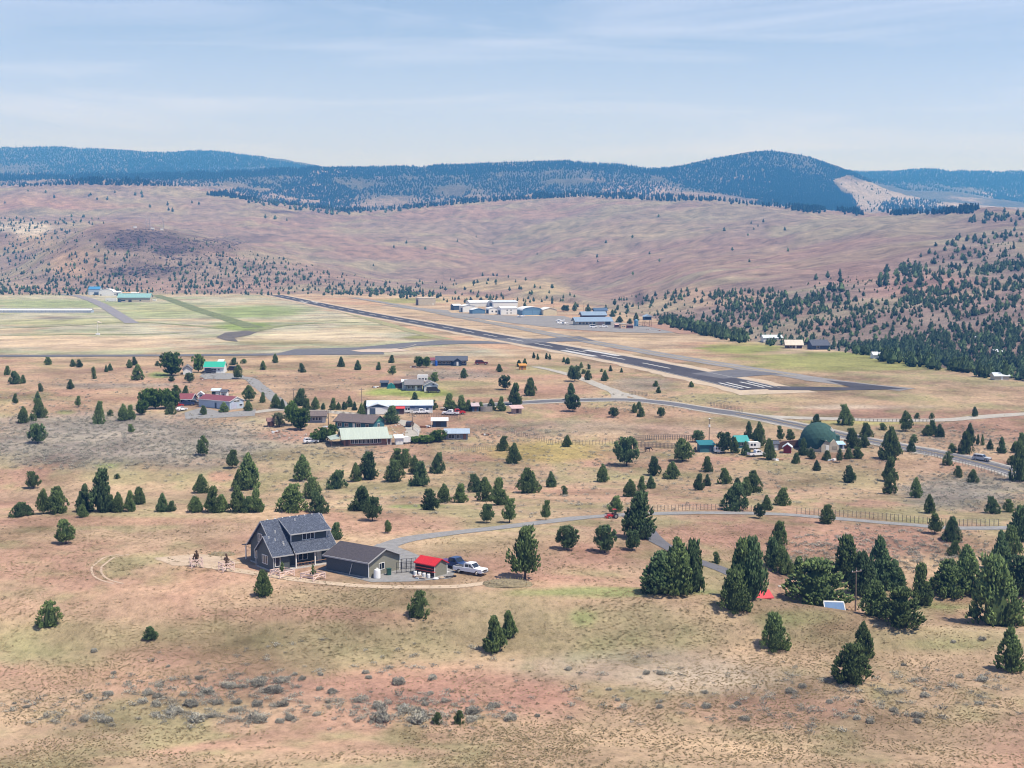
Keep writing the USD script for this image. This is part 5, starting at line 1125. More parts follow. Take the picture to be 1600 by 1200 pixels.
# ------------------------------------------------------------------ vehicles
tyre_m = M('rubber', (.025, .025, .025), rough=.9)
chrome = M('pale_metal', (.55, .55, .56), rough=.25, metal=.9)
def wheel(parent, x, y, r=.38, w=.26):
    def disc(rr, a, b, n=16):
        V, F = rev([(rr * .93, a), (rr, a + .03), (rr, b - .03), (rr * .93, b)], n); return V[:, [0, 2, 1]] * [1, 1, 1] + [x, y, r], F[:, ::-1]
    o = MB().add(*disc(r, -w / 2, w / 2)).build('wheel', tyre_m, parent, 40)
    MB().add(*disc(r * .6, -w / 2 - .015, w / 2 + .015, 12)).build('rim', chrome, o, 40)
def car_paint(name, col): return mat(name, col, .28, .04, 3, spec=.6)
def vehicle(kind, name, label, u, v, heading, paint, cat=None, scale=1.0, group=None, pos=None, canopy=None):
    """pickup, van, suv or sedan; x forward, wheels on the ground"""
    p = at(u, v) if pos is None else pos
    c, s = math.cos(heading), math.sin(heading)
    t = thing(name, label, cat or kind, (p[0], p[1], p[2] + .07), heading, group)
    S = scale
    if kind == 'pickup': L_, W_, body = 5.9, 1.95, [(-2.95, .5), (-2.95, 1.12), (-.75, 1.14), (-.75, 1.12), (1.15, 1.14), (2.75, 1.08), (2.95, .9), (2.95, .45)]; cab = [(-.85, 1.12), (-.75, 1.82), (-.45, 1.9), (.65, 1.9), (1.35, 1.14)]; wx = (-1.75, 1.85)
    elif kind == 'van': L_, W_, body = 5.4, 2.0, [(-2.7, .4), (-2.7, 1.2), (2.0, 1.2), (2.65, 1.0), (2.7, .4)]; cab = [(-2.66, 1.2), (-2.6, 2.25), (1.2, 2.25), (2.0, 1.2)]; wx = (-1.6, 1.7)
    elif kind == 'suv': L_, W_, body = 4.7, 1.85, [(-2.35, .4), (-2.35, 1.0), (1.0, 1.05), (2.25, .95), (2.35, .4)]; cab = [(-2.25, 1.0), (-2.0, 1.68), (.3, 1.7), (1.05, 1.04)]; wx = (-1.4, 1.45)
    else: L_, W_, body = 4.6, 1.8, [(-2.3, .38), (-2.25, .95), (-1.2, .98), (1.0, .95), (2.2, .82), (2.3, .38)]; cab = [(-1.75, .96), (-1.1, 1.42), (.25, 1.42), (1.0, .95)]; wx = (-1.4, 1.4)
    sc = lambda P: [(a * S, b * S) for a, b in P]
    m = MB().prism(sc(body), 'y', -W_ / 2 * S, W_ / 2 * S)
    m.build('body', paint, t)
    cw = (W_ / 2 - .12) * S
    cm = MB().prism(sc(cab), 'y', -cw, cw); co = cm.build('cab', paint, t)
    x0, x1 = cab[0][0] + .25, cab[-1][0] - .3; zb, zt = cab[0][1] + .1, cab[1][1] - .12
    for yy in (-1, 1):
        n = 3 if kind in ('van', 'suv') else 2
        for k in range(n):
            a, b = x0 + (x1 - x0) * k / n + .05, x0 + (x1 - x0) * (k + 1) / n - .05
            top_b = b - (.45 if k == n - 1 else 0)
            MB().prism(sc([(a, zb), (b, zb), (top_b, zt), (a + (.1 if k == 0 else 0), zt)]), 'y', yy * (cw + .004), yy * (cw + .022)).build('side_window', pane_mat, t)
    (ax, az), (bx_, bz) = cab[-1], cab[-2]
    nx, nz = (az - bz), -(ax - bx_); ln = math.hypot(nx, nz); nx, nz = -nx / ln * .02, -nz / ln * .02
    f0, f1 = (ax + (bx_ - ax) * .1, az + (bz - az) * .1), (ax + (bx_ - ax) * .88, az + (bz - az) * .88)
    MB().prism(sc([f0, f1, (f1[0] + abs(nx), f1[1] + abs(nz)), (f0[0] + abs(nx), f0[1] + abs(nz))]), 'y', -cw * .9, cw * .9).build('windscreen', pane_mat, t)
    for x in wx:
        for y in (-1, 1): wheel(t, x * S, y * (W_ / 2 - .12) * S, .39 * S, .27 * S)
    for y in (-.7, .7):
        MB().box((L_ / 2 - .06) * S, (L_ / 2 + .015) * S, (y - .2) * S, (y + .2) * S, .72 * S, .9 * S).build('headlight', chrome, t)
        MB().box((-L_ / 2 - .015) * S, (-L_ / 2 + .05) * S, (y * 1.15 - .08) * S, (y * 1.15 + .08) * S, .75 * S, 1.0 * S).build('tail_light', M('red_lens', (.35, .02, .02), rough=.3), t)
    MB().box((L_ / 2 - .04) * S, (L_ / 2 + .08) * S, -W_ / 2 * S, W_ / 2 * S, .42 * S, .62 * S).build('bumper', chrome if kind == 'pickup' else dark_trim, t)
    if kind == 'pickup':
        MB().box(-2.82 * S, -.95 * S, -.82 * S, .82 * S, 1.142 * S, 1.15 * S).build('bed', canopy or M('bed_liner', (.05, .05, .055)), t)
        MB().box((L_ / 2 - .02) * S, (L_ / 2 + .03) * S, -.5 * S, .5 * S, .66 * S, .98 * S).build('grille', dark_trim, t)
    for y in (-1, 1): MB().box((cab[-1][0] - .35) * S, (cab[-1][0] - .2) * S, y * (W_ / 2) * S, y * (W_ / 2 + .16) * S, (cab[-1][1] + .04) * S, (cab[-1][1] + .2) * S).build('mirror', dark_trim, t)
    return t
PWHITE = car_paint('white_car_paint', (.78, .78, .80)); PBLUE = car_paint('dark_blue_car_paint', (.022, .045, .13)); PRED = car_paint('red_car_paint', (.45, .02, .02)); PDARK = car_paint('dark_car_paint', (.035, .035, .045)); PSILV = car_paint('silver_car_paint', (.42, .43, .45)); PMAR = car_paint('maroon_car_paint', (.12, .018, .02))
vehicle('pickup', 'pickup_truck', 'white crew cab pickup parked right of the red roofed shed', 735, 896.5, math.radians(-32), PWHITE, 'pickup truck')
vehicle('pickup', 'pickup_truck', 'dark blue pickup half hidden behind the white pickup and red shed', 711, 887.5, math.radians(-38), PBLUE, 'pickup truck', canopy=M('purple_tarp', (.10, .05, .15)))
vehicle('suv', 'car', 'silver blue car driving down the highway at far right', 1534, 720, math.radians(-44), PSILV, 'car', 1.1)
vehicle('suv', 'car', 'dark car on the dusty lane beside the teal house', 640.5, 666, math.radians(80), PDARK, 'car')
vehicle('van', 'van', 'dark van parked before the white garage of the middle house', 677, 613.5, math.radians(10), PDARK, 'van')
vehicle('suv', 'car', 'maroon car parked right of the dark long house', 752, 570, math.radians(4), PMAR, 'car', 1.35)
vehicle('pickup', 'pickup_truck', 'dark pickup in front of the green roofed workshop', 327, 583.6, math.radians(5), PDARK, 'pickup truck')
vehicle('van', 'van', 'dark van at the right of the green roofed workshop', 363, 579.5, math.radians(150), PDARK, 'van', .95)
vehicle('suv', 'car', 'dark blue car parked right of the small red roofed house', 294, 633.5, math.radians(8), PBLUE, 'car', 1.0)
vehicle('suv', 'car', 'black car left of the long red roofed barn', 304, 632.5, math.radians(5), PDARK, 'car', 1.0)
vehicle('sedan', 'car', 'white car on the gravel below the leafy grove', 283.5, 642, math.radians(60), PWHITE, 'car')
vehicle('sedan', 'car', 'red car on the gravel below the leafy grove', 277, 635.8, math.radians(30), PRED, 'car')
vehicle('pickup', 'pickup_truck', 'red pickup parked by the shelters right of the metal barn', 714, 647.5, math.radians(15), PRED, 'pickup truck')
vehicle('pickup', 'pickup_truck', 'white pickup parked left of the red pickup by the metal barn', 704, 648.5, math.radians(170), PWHITE, 'pickup truck')
vehicle('pickup', 'pickup_truck', 'white pickup before the right half of the long metal barn', 658, 646.8, math.radians(12), PWHITE, 'pickup truck')
vehicle('sedan', 'car', 'white car by the stacked white sheds', 642.5, 690, math.radians(70), PWHITE, 'car')
vehicle('suv', 'car', 'white car under the trees at the pale green roofed building', 486, 692.5, math.radians(20), PWHITE, 'car')
vehicle('pickup', 'pickup_truck', 'white pickup among trees beside the teal roofed sheds', 1183, 713, math.radians(20), PWHITE, 'pickup truck')
vehicle('van', 'van', 'white van on the airfield terminal forecourt', 927, 512.5, math.radians(10), PWHITE, 'van', 1.1)
vehicle('pickup', 'pickup_truck', 'white pickup beside the white van at the airfield terminal', 943, 511.8, math.radians(8), PWHITE, 'pickup truck', 1.1)
# little red tractor beside the driveway
t = thing('garden_tractor', 'small bright red tractor beside the driveway bend', 'tractor', at(957, 810), math.radians(200)); pr = PRED
MB().prism([(-.5, .5), (.2, .5), (1.2, .5), (1.25, .95), (.3, 1.0), (.15, .75), (-.4, .7)], 'y', -.35, .35).build('bonnet', pr, t)
MB().box(-.75, -.2, -.55, .55, .8, .95).build('fender', pr, t); MB().box(-.55, -.15, -.28, .28, .95, 1.05).box(-.62, -.5, -.28, .28, .95, 1.45).build('seat', dark_trim, t)
for y in (-.62, .62): wheel(t, -.5, y, .55, .3); wheel(t, .95, y * .8, .32, .2)
MB().bar((.25, 0, .95), (.05, 0, 1.3), .03).build('steering_column', dark_trim, t); MB().box(1.35, 1.5, -.8, .8, .2, .6).build('front_blade', pr, t)
for y in (-.4, .4): MB().bar((.4, y, .6), (1.4, y, .4), .05).build('loader_arm', pr, t)
MB().box(-.8, .0, -.5, .5, 1.9, 1.97).build('sun_roof', pr, t)
for x in (-.72, -.08):
    for y in (-.42, .42): MB().bar((x, y, .9), (x, y, 1.9), .025).build('roof_post', dark_trim, t)

# ------------------------------------------------------------------ saplings in wooden guards
guard_wood = M('pinkish_wood', (.68, .52, .46), rough=.8)
for i, (u, v, wpx, tall) in enumerate([(307, 886, 18, 1.0), (354, 892, 19, 1.0), (441, 900, 27, .72), (489, 904.5, 27, .72)]):
    p = at(u, v); mpp = p[1] / FPX; w = wpx * mpp; h = 1.5 * tall
    t = thing('tree_guard', f'pinkish wooden tree guard, {ordinal(i, 4)} of four in the row before the grey house', 'tree guard', p, .35 + .2 * i, 'wooden tree guards before the grey house')
    q = w / 2
    for sx, sy in ((-1, -1), (1, -1), (1, 1), (-1, 1)): MB().box(sx * q - .06, sx * q + .06, sy * q - .06, sy * q + .06, -.15, h).build('post', guard_wood, t)
    for z in (h - .05, h * .55):
        for k in range(2):
            s_ = -1 if k == 0 else 1
            MB().box(-q + .045, q - .045, s_ * q - .02, s_ * q + .02, z - .08, z + .08).build('rail', guard_wood, t); MB().box(s_ * q - .02, s_ * q + .02, -q + .045, q - .045, z - .08, z + .08).build('rail', guard_wood, t)
    for s_ in (-1, 1): MB().bar((-q, s_ * (q + .04), .1), (0, s_ * (q + .04), h - .1), .06).bar((q, s_ * (q + .04), .1), (0, s_ * (q + .04), h - .1), .06).build('brace', guard_wood, t)
    tone = brown_leaf if i < 2 else juniper_leaf
    s = thing('sapling', f"thin {'brown' if i < 2 else 'green'} sapling inside the {ordinal(i, 4)} wooden tree guard", 'tree', p, 0, 'saplings in the wooden guards')
    hh = (2.9 if i < 2 else 2.4)
    MB().tube([(0, 0, -.2), (0, 0, hh)], [.05, .015], 6).build('trunk', bark, s)
    V, F, T = crown('cone', .3, .2, 170, 200 + i, .09, .03)
    tone_mesh(s, 'crown', (V * hh, F, T), tone)
for (u, v, rx, ry, h, lab) in ((793, 913, 4.2, 2.4, .95, 'low grassy dirt mound left of the round juniper by the white pickup'), (346, 866.5, 2.6, 1.6, .6, 'small dark earth mound left of the grey house')):
    p = at(u, v); t = thing('dirt_mound', lab, 'mound', p)
    q = trimesh.creation.icosphere(4, 1.0); vv = q.vertices * [rx, ry, h]; vv = vv * (1 + .28 * (fbm(q.vertices * 2.6 + 5, 4, 8)[:, None] - .5)) - [0, 0, .15]
    MB().add(vv, q.faces).build('earth', M('mound_earth', (.20, .165, .10), rough=1, var=.45, scale=2.5, bump=.8), t, True)
    r = np.random.default_rng(3); n = 60; a = r.uniform(0, 6.28, n); k = r.uniform(.2, .9, n) ** .5
    P = np.column_stack([rx * k * np.cos(a), ry * k * np.sin(a), h * np.sqrt(1 - k ** 2) - .2])
    tone_mesh(t, 'grass', spindles(P, np.column_stack([np.cos(a) * .3, np.sin(a) * .3, np.ones(n)]), r.uniform(.25, .5, n), r.uniform(.04, .09, n), r, 3), grass_leaf)
# red roof showing over the crest
gx, gy = (1196 - 800) / FPX * 234.0 * .985, 234.0
house('cabin', 'red roofed cabin sunk behind the grassy crest', None, posA=(gx, gy, ground(gx, gy)[0]), ang=14, Ln=2.6, D=3.4, wh=1.75, rise=.75, wall=M('dark_boards_and_shade', (.045, .035, .03)), roof=metal_roof('faded_red_metal', (.52, .06, .06)), over=.35, cat='cabin', feats=[('door', 'front', .5, .1, .9, 1.6)])
gx, gy = (1309 - 800) / FPX * 232.5 * .984, 232.5
bsh, bl_, bd_ = house('sunken_shed', 'low white shed with blue metal roof sunk behind the grassy crest', None, posA=(gx, gy, ground(gx, gy)[0]), ang=-6, Ln=3.0, D=2.8, wh=1.0, rise=.95, wall=siding('white_siding', (.68, .68, .67)), roof=metal_roof('blue_grey_metal', (.11, .175, .29)), style='shed', over=.12, cat='shed', feats=[('window', 'front', .3, .3, .8, .4)])
bs_ = .95 / 2.8
q = MB(); q.slab((-.2, -.3, 1.0 - .3 * bs_ + .21), (bl_ + .2, -.3, 1.0 - .3 * bs_ + .21), (-.2, -.1, 1.0 - .1 * bs_ + .21), .2); q.slab((-.2, bd_ - .1, 1.95 - .1 * bs_ + .21), (bl_ + .2, bd_ - .1, 1.95 - .1 * bs_ + .21), (-.2, bd_ + .3, 1.95 + .3 * bs_ + .21), .2)
for x in (-.25, bl_ + .1): q.slab((x, -.094, 1.0 - .094 * bs_ + .21), (x + .15, -.094, 1.0 - .094 * bs_ + .21), (x, bd_ - .106, 1.95 - .106 * bs_ + .21), .2)
q.build('roof_trim', mat('pale_trim', (.5, .5, .49), .6, .1, 2), bsh)
rsx = rs
for k in range(12):
    x = -.26 + (RL + .5) * k / 11
    q = MB(); sl = .8 / (RD / 2); q.slab((x - .02, RD / 2, 2.05 + .8 + .215), (x + .02, RD / 2, 2.05 + .8 + .215), (x - .02, -.28, 2.05 - .28 * sl + .215), .04)
    q.build('roof_rib', metal_roof('bright_red_metal', (.50, .022, .026)), rs)

# ------------------------------------------------------------------ farmsteads of the middle ground
w_white = siding('white_siding', (.70, .70, .69)); w_blue = siding('pale_blue_siding', (.40, .47, .56)); w_teal = siding('teal_siding', (.035, .125, .155)); w_grey = siding('blue_grey_siding', (.20, .22, .26)); w_brown = siding('brown_wood', (.25, .125, .085)); w_dkbrown = siding('dark_brown_wood', (.10, .055, .045)); w_cream = siding('cream_siding', (.60, .52, .36)); w_tan = siding('tan_siding', (.46, .40, .31)); w_navy = siding('navy_siding', (.05, .075, .115)); w_red = siding('barn_red_siding', (.22, .025, .03)); w_pinkish = siding('faded_pink_boards', (.44, .30, .25))
r_green = metal_roof('bright_green_metal', (.03, .34, .235)); r_maroon = metal_roof('maroon_metal', (.20, .058, .064)); r_pale = metal_roof('pale_green_metal', (.36, .41, .355)); r_steel = metal_roof('pale_steel', (.50, .55, .60)); r_white = metal_roof('white_metal', (.70, .72, .74)); r_brown = shingle('brown_grey_shingles', (.13, .105, .10)); r_grey = shingle('grey_shingles', (.165, .16, .165)); r_dark = shingle('dark_blue_shingles', (.07, .08, .105)); r_teal = metal_roof('teal_metal', (.04, .27, .26)); r_blue = metal_roof('bright_blue_metal', (.05, .20, .40)); r_sea = metal_roof('sea_green_metal', (.20, .36, .36)); r_tanm = metal_roof('tan_metal', (.52, .46, .38))
W, Dr, Ga = 'window', 'door', 'garage'
house('workshop', 'white workshop with bright green metal roof below the crosswind runway', (319, 583.5), 349.5, 2, D=8, wh=2.9, rise=2.0, wall=w_white, roof=r_green, trim=white_trim, cat='workshop', feats=[(Ga, 'front', .2, .1, 2.6, 2.3, w_navy), (W, 'front', .5, 1.3, 2.2, .8), (W, 'front', .75, 1.3, .8, .8), (Dr, 'front', .9, .1, .9, 2.0)])
house('lean_to', 'small white lean-to behind the right end of the green roofed workshop', (341, 579.5), 348, 2, D=3.5, wh=4.2, rise=.6, wall=w_white, roof=r_white, style='shed', cat='shed', feats=[(Dr, 'front', .5, .1, .9, 2.0)])
house('white_house', 'small white gabled house with grey roof between two leafy trees', (286, 585.5), 300, 12, D=10, wh=2.4, rise=1.5, wall=w_white, roof=r_grey, ridge='across', trim=dark_trim, cat='house', feats=[(Dr, 'front', .75, .1, .9, 2.0), (W, 'left', .4, 1.0, 1.2, 1.0)])
house('long_barn', 'long barn with maroon metal roof, blue side and white gable end', (310.8, 635.3), B=(359, 641.3), D=6.8, wh=2.9, rise=1.4, wall=w_blue, roof=r_maroon, over=.3, trim=white_trim, gable=w_white, cat='barn', feats=[(Dr, 'front', .55, .1, .9, 2.0, w_navy), (Ga, 'right', .32, .1, 2.6, 2.1, M('pale_blue_door', (.42, .44, .55))), (W, 'right', .5, 2.55, 2.6, .5), (W, 'right', .8, .9, 1.3, .7), ])
bx_, BL, BD = house('small_red_roof_house', 'small house with maroon roof beside the leafy grove', (280, 633), 298.5, -6, D=6, wh=2.4, rise=1.5, wall=w_grey, roof=r_maroon, over=.6, cat='house', trim=white_trim, feats=[(W, 'front', .3, .9, 1.4, 1.1), (Dr, 'front', .62, .1, .9, 2.0), (W, 'front', .85, .9, .9, 1.1)])
house('storage_shed', 'small white shed at the far left corner of the red roofed barn', (309.5, 625), 318, 10, D=3, wh=2.2, rise=.8, wall=w_white, roof=r_white, ridge='across', cat='shed', feats=[(Dr, 'front', .5, .1, .9, 1.8, w_navy)])
house('storage_shed', 'white shed with dark left doors standing behind the red roofed barn', (331, 621.3), 343.5, 6, D=3.2, wh=2.6, rise=.5, wall=w_white, roof=r_steel, style='shed', cat='shed', feats=[(Ga, 'front', .25, .1, 1.4, 2.1, M('green_door', (.03, .06, .045)))])
house('storage_shed', 'second white shed right of the dark doored one behind the barn', (345, 621.8), 353.5, -6, D=3.0, wh=2.3, rise=.7, wall=w_white, roof=r_dark, cat='shed', feats=[(W, 'front', .5, 1.0, .8, .7)])
house('tool_shed', 'small brown shed with reddish roof at the left of the leafy trees', (418.5, 667.5), 429, 14, D=2.6, wh=2.0, rise=.9, wall=w_dkbrown, roof=shingle('rusty_shingles', (.20, .12, .105)), cat='shed', feats=[(Dr, 'front', .5, .1, .8, 1.7, w_brown)])
house('cottage', 'low blue grey cottage with dark roof behind the leafy trees', (480, 661), 508.5, 6, D=6, wh=2.4, rise=1.3, wall=w_grey, roof=r_brown, over=.6, trim=dark_trim, cat='house', feats=[(W, 'front', .38, .9, .9, 1.0), (W, 'front', .55, .9, .9, 1.0), (W, 'front', .72, .9, .9, 1.0), (Dr, 'front', .9, .1, .9, 2.0)])
house('teal_house', 'teal house with long brown shingle roof and green gable', (524, 669.5), B=(582.5, 674.5), D=7.5, wh=2.7, rise=1.9, wall=w_teal, roof=r_brown, over=.6, gable=siding('green_gable', (.10, .33, .22)), trim=dark_trim, cat='house', feats=[(W, 'front', .12, .9, 1.4, 1.1), (W, 'front', .3, .9, 1.2, 1.1), (Dr, 'front', .5, .1, .9, 2.0), (W, 'front', .62, .9, 1.6, 1.2), (W, 'front', .85, .9, 1.2, 1.1), (W, 'right', .5, .9, 1.4, 1.1)])
wb, WL, WD = house('wood_hall', 'wooden hall with broad pale green metal roof and a row of windows', (537.5, 698), B=(604, 695.3), D=8.5, wh=2.6, rise=2.5, wall=w_brown, roof=r_pale, over=.9, cat='hall', feats=[(W, 'front', q, .75, .95, 1.45) for q in (.2, .29, .38, .47, .56, .65, .74, .83)] + [(Dr, 'front', .07, .1, .9, 2.0, w_dkbrown)])
MB().slab((-4.3, -.9, 2.32), (-4.3, WD + .4, 2.32), (-.92, -.9, 2.72), .14).build('porch_roof', r_pale, wb)
MB().prism([(.3, 2.7), (WD - .3, 2.7), (WD / 2, 4.9)], 'x', -.06, 0).build('gable_panel', w_dkbrown, wb)
for y in (-.6, 2.4, 5.2, WD): MB().box(-4.0, -3.84, y - .08, y + .08, -.5, 2.18).build('porch_post', w_dkbrown, wb)
mb, ML, MD = house('long_metal_barn', 'long white metal barn with pale steel roof and dark blue band', (573.5, 647), B=(676, 645.6), D=11, wh=2.7, rise=1.35, wall=w_white, roof=r_steel, over=.3, trim=M('navy_trim', (.06, .10, .19)), cat='barn', feats=[(W, 'front', .63, 1.2, 1.5, .7), (Ga, 'front', .78, .1, 2.4, 2.0, w_white), (Dr, 'front', .92, .1, .9, 2.0, w_navy)])
MB().box(ML * .52, ML - .2, -.05, -.003, 1.75, 2.68).build('blue_band', siding('blue_band', (.10, .16, .29)), mb)
MB().prism([(.2, 0), (7.6, 0), (7.6, 2.5), (3.9, 3.6), (.2, 2.5)], 'y', -2.2, -.06).build('wing_wall', w_white, mb)
q = MB(); q.slab((3.9, -2.5, 3.8), (3.9, 4.2, 3.8), (-.1, -2.5, 2.6), .16); q.slab((3.904, -2.5, 3.8), (3.904, 4.2, 3.8), (7.9, -2.5, 2.6), .16); q.build('wing_roof', r_steel, mb)
MB().prism([(.3, 2.45), (7.5, 2.45), (3.9, 3.5)], 'y', -2.24, -2.203).build('gable_panel', w_navy, mb); MB().box(1.0, 3.0, -2.25, -2.203, .1, 2.2).build('garage_door', w_navy, mb)
def trailer(name, label, A, Bu, ang, D, h, m, feats=1, roofm=None, dark=dark_trim):
    a, t, Ln = frame_of(A, Bu, ang); o = thing(name, label, 'trailer', a, t)
    MB().prism([(0, .55), (Ln, .55), (Ln, h), (Ln - .25, h + .2), (.25, h + .2), (0, h)], 'y', 0, D).build('body', m, o)
    if roofm: MB().box(-.05, Ln + .05, -.05, D + .05, h + .205, h + .3).build('roof', roofm, o)
    for x in (Ln * .38, Ln * .58):
        for y in (.12, D - .12): wheel(o, x, y, .33, .2)
    for k in range(feats): MB().box(Ln * (.12 + .3 * k), Ln * (.12 + .3 * k) + min(1.1, Ln * .2), -.03, 0, 1.25, 1.9).build('window', pane_mat, o)
    MB().box(Ln * .86, Ln * .86 + .65, -.03, 0, .6, 2.2).build('door', white_trim, o); MB().bar((-.9, D / 2, .5), (0, D / 2, .6), .05).build('hitch', dark, o)
    return o
trailer('camper', 'white camper trailer before the middle of the long metal barn', (632, 646.2), 645, 8, 2.3, 2.5, white_plastic, 2)
house('hay_shelter', 'open shelter with bright red roof in front of the long metal barn', (613, 647.8), 631, 3, D=3, wh=2.1, rise=.7, wall=w_dkbrown, roof=metal_roof('coral_red_metal', (.55, .06, .05)), style='shed', cat='shelter', feats=[(Ga, 'front', .4, .1, 1.8, 1.7, w_navy)])
house('hay_shelter', 'small red roofed shelter at the barn wing, left of the green conifer', (597.5, 647), 606, 3, D=2.5, wh=2.1, rise=.6, wall=w_dkbrown, roof=metal_roof('coral_red_metal', (.55, .06, .05)), style='shed', cat='shelter', feats=[(Dr, 'front', .5, .1, .8, 1.7, w_navy)])
house('white_garage', 'white gabled garage of the middle house with a small upper window', (663, 612), 684, 8, D=7, wh=2.6, rise=1.3, wall=w_white, roof=r_grey, ridge='across', trim=white_trim, cat='garage', feats=[(W, 'front', .68, 2.5, .7, .7), (Dr, 'front', .2, .1, .9, 2.0)])
house('middle_house', 'blue grey house joined left of the white garage', (634, 610.8), 660, 4, D=8, wh=2.5, rise=1.6, wall=w_grey, roof=r_grey, over=.6, trim=dark_trim, cat='house', feats=[(W, 'front', .2, .9, 1.2, 1.1), (W, 'front', .45, .9, 1.2, 1.1), (Dr, 'front', .62, .1, .9, 2.0), (W, 'front', .8, .9, 1.4, 1.1)])
house('white_annex', 'narrow white annex at the left end of the blue grey middle house', (628.5, 609), 635, 4, D=4, wh=3.2, rise=.5, wall=w_white, roof=r_white, style='shed', cat='shed', feats=[(Dr, 'front', .5, .1, .9, 2.0)])
house('dark_shed', 'dark open shed left of the teal tarpaulin', (595, 605.5), 606, 3, D=3, wh=1.9, rise=.5, wall=w_navy, roof=r_dark, style='shed', cat='shed', feats=[(Dr, 'front', .5, .1, .9, 1.6, w_navy)])
house('dark_shed', 'dark shed with brown roof between the teal tarpaulin and white annex', (616, 607), 628, 3, D=4, wh=2.0, rise=.6, wall=w_dkbrown, roof=r_brown, style='shed', cat='shed', feats=[(Ga, 'front', .5, .1, 2.0, 1.7, w_dkbrown)])
t = thing('tarpaulin_tent', 'teal tarpaulin tent left of the middle house', 'tent', at(604.5, 607.5), .1); MB().prism([(0, 0), (3.6, 0), (3.2, 1.3), (1.8, 2.3), (.4, 1.4)], 'y', 0, 3).build('cover', M('teal_tarp', (.02, .20, .19), rough=.5), t); MB().bar((1.8, -.1, -.2), (1.8, -.1, 2.4), .04).build('pole', dark_trim, t)
trailer('motor_home', 'white motor home parked behind the middle house', (652, 598), 669, 3, 2.5, 3.0, white_plastic, 3)
lng, lng_L, lng_D = house('dark_long_house', 'long low dark house under the runway with a porch gable', (682, 571.3), 729, 2, D=8, wh=2.5, rise=1.7, wall=w_navy, roof=r_dark, over=.6, trim=dark_trim, cat='house', feats=[(W, 'front', .1, .9, 1.4, 1.1), (W, 'front', .25, .9, 1.4, 1.1), (W, 'front', .4, .9, 1.4, 1.1), (Dr, 'front', .7, .1, .9, 2.0), (W, 'front', .9, .9, 1.4, 1.1)])
p0_, p1_ = lng_L * .57, lng_L * .83; pm_ = (p0_ + p1_) / 2
MB().prism([(p0_, 0), (p1_, 0), (p1_, 2.2), (pm_, 3.5), (p0_, 2.2)], 'y', -2.4, -.07).build('porch_wall', w_navy, lng)
q = MB(); q.slab((pm_, -2.8, 3.7), (pm_, .6, 3.7), (p0_ - .5, -2.8, 2.1), .15); q.slab((pm_ + .004, -2.8, 3.7), (pm_ + .004, .6, 3.7), (p1_ + .5, -2.8, 2.1), .15); q.build('porch_roof', r_dark, lng)
MB().box(pm_ - .45, pm_ + .45, -2.46, -2.403, .1, 2.0).build('door', white_trim, lng)
house('red_roof_shed', 'tiny white shed with red roof left of the dark long house', (672, 569.3), 680, 2, D=3, wh=2.0, rise=.8, wall=w_white, roof=r_maroon, style='shed', cat='shed', feats=[(Dr, 'front', .5, .1, .8, 1.7)])
t = thing('water_barrel', 'tall blue barrel at the left corner of the dark long house', 'barrel', at(681.5, 571.6)); MB().add(*rev([(.5, 0), (.62, .2), (.62, 2.2), (.4, 2.5)], 12)).build('body', M('blue_plastic', (.02, .10, .42), rough=.4), t, 40); MB().add(*rev([(.2, 2.5), (.2, 2.6)], 8)).build('lid', dark_trim, t)
house('steel_roof_shed', 'open shed with rippled steel roof below the garden', (697, 687.2), 731, 3, D=4.5, wh=2.0, rise=.7, wall=w_grey, roof=metal_roof('blue_steel', (.32, .39, .47)), style='shed', over=.7, cat='shed', feats=[(W, 'front', .25, .5, 1.8, 1.0), (W, 'front', .55, .5, 1.0, 1.0), (Dr, 'front', .85, .1, .9, 1.8, w_brown)])
o, sl_, sd_ = house('shelter', 'open shelter with flat white roof above the garden', (676, 668), 698, 3, D=4, wh=2.2, rise=.4, wall=w_navy, roof=r_white, style='shed', over=.6, cat='shelter', feats=[(Ga, 'front', .4, .1, 1.6, 1.9, dark_trim)])
for x in (-.4, sl_ + .4): MB().box(x - .06, x + .06, -.5, -.38, -.4, 2.0).build('post', white_trim, o)
house('white_store', 'white store with double doors at the right end of the pale green roof', (618.5, 695.3), 630, 12, D=3, wh=2.1, rise=.5, wall=w_white, roof=r_white, style='shed', cat='shed', feats=[(Dr, 'front', .3, .1, .8, 1.8), (Dr, 'front', .7, .1, .8, 1.8)])
trailer('box_trailer', 'white box trailer just right of the white store', (630.5, 694), 640, 14, 2.2, 2.1, white_plastic, 0)
house('white_porch', 'white annex touching the right corner of the wooden hall', (604.8, 695), 611.5, 6, D=3.5, wh=2.0, rise=.4, wall=w_white, roof=r_pale, style='shed', cat='shed', feats=[(Dr, 'front', .5, .1, .8, 1.7, w_dkbrown)])
house('privy', 'tiny orange wooden hut beneath the runway aiming marks', (812, 578.4), 822, 8, D=2.6, wh=2.1, rise=.5, wall=siding('orange_wood', (.50, .24, .05)), roof=siding('orange_wood', (.50, .24, .05)), style='shed', cat='hut', feats=[(Dr, 'front', .4, .1, .8, 1.7, w_brown)])
house('field_shed', 'dark field shed with pinkish roof right of the metal barn', (738, 643.5), 748, 8, D=3, wh=2.0, rise=.7, wall=w_navy, roof=metal_roof('dull_pink_metal', (.44, .36, .36)), style='shed', cat='shed', feats=[(Dr, 'front', .5, .1, .8, 1.6, w_dkbrown)])
house('field_shed', 'faded pink field shed with flat roof near the highway start', (802, 646.5), 815, 14, D=3, wh=1.9, rise=.5, wall=w_pinkish, roof=metal_roof('faded_rose_metal', (.52, .36, .34)), style='shed', over=.8, cat='shed', feats=[(Dr, 'front', .5, .1, .9, 1.6, w_dkbrown)])
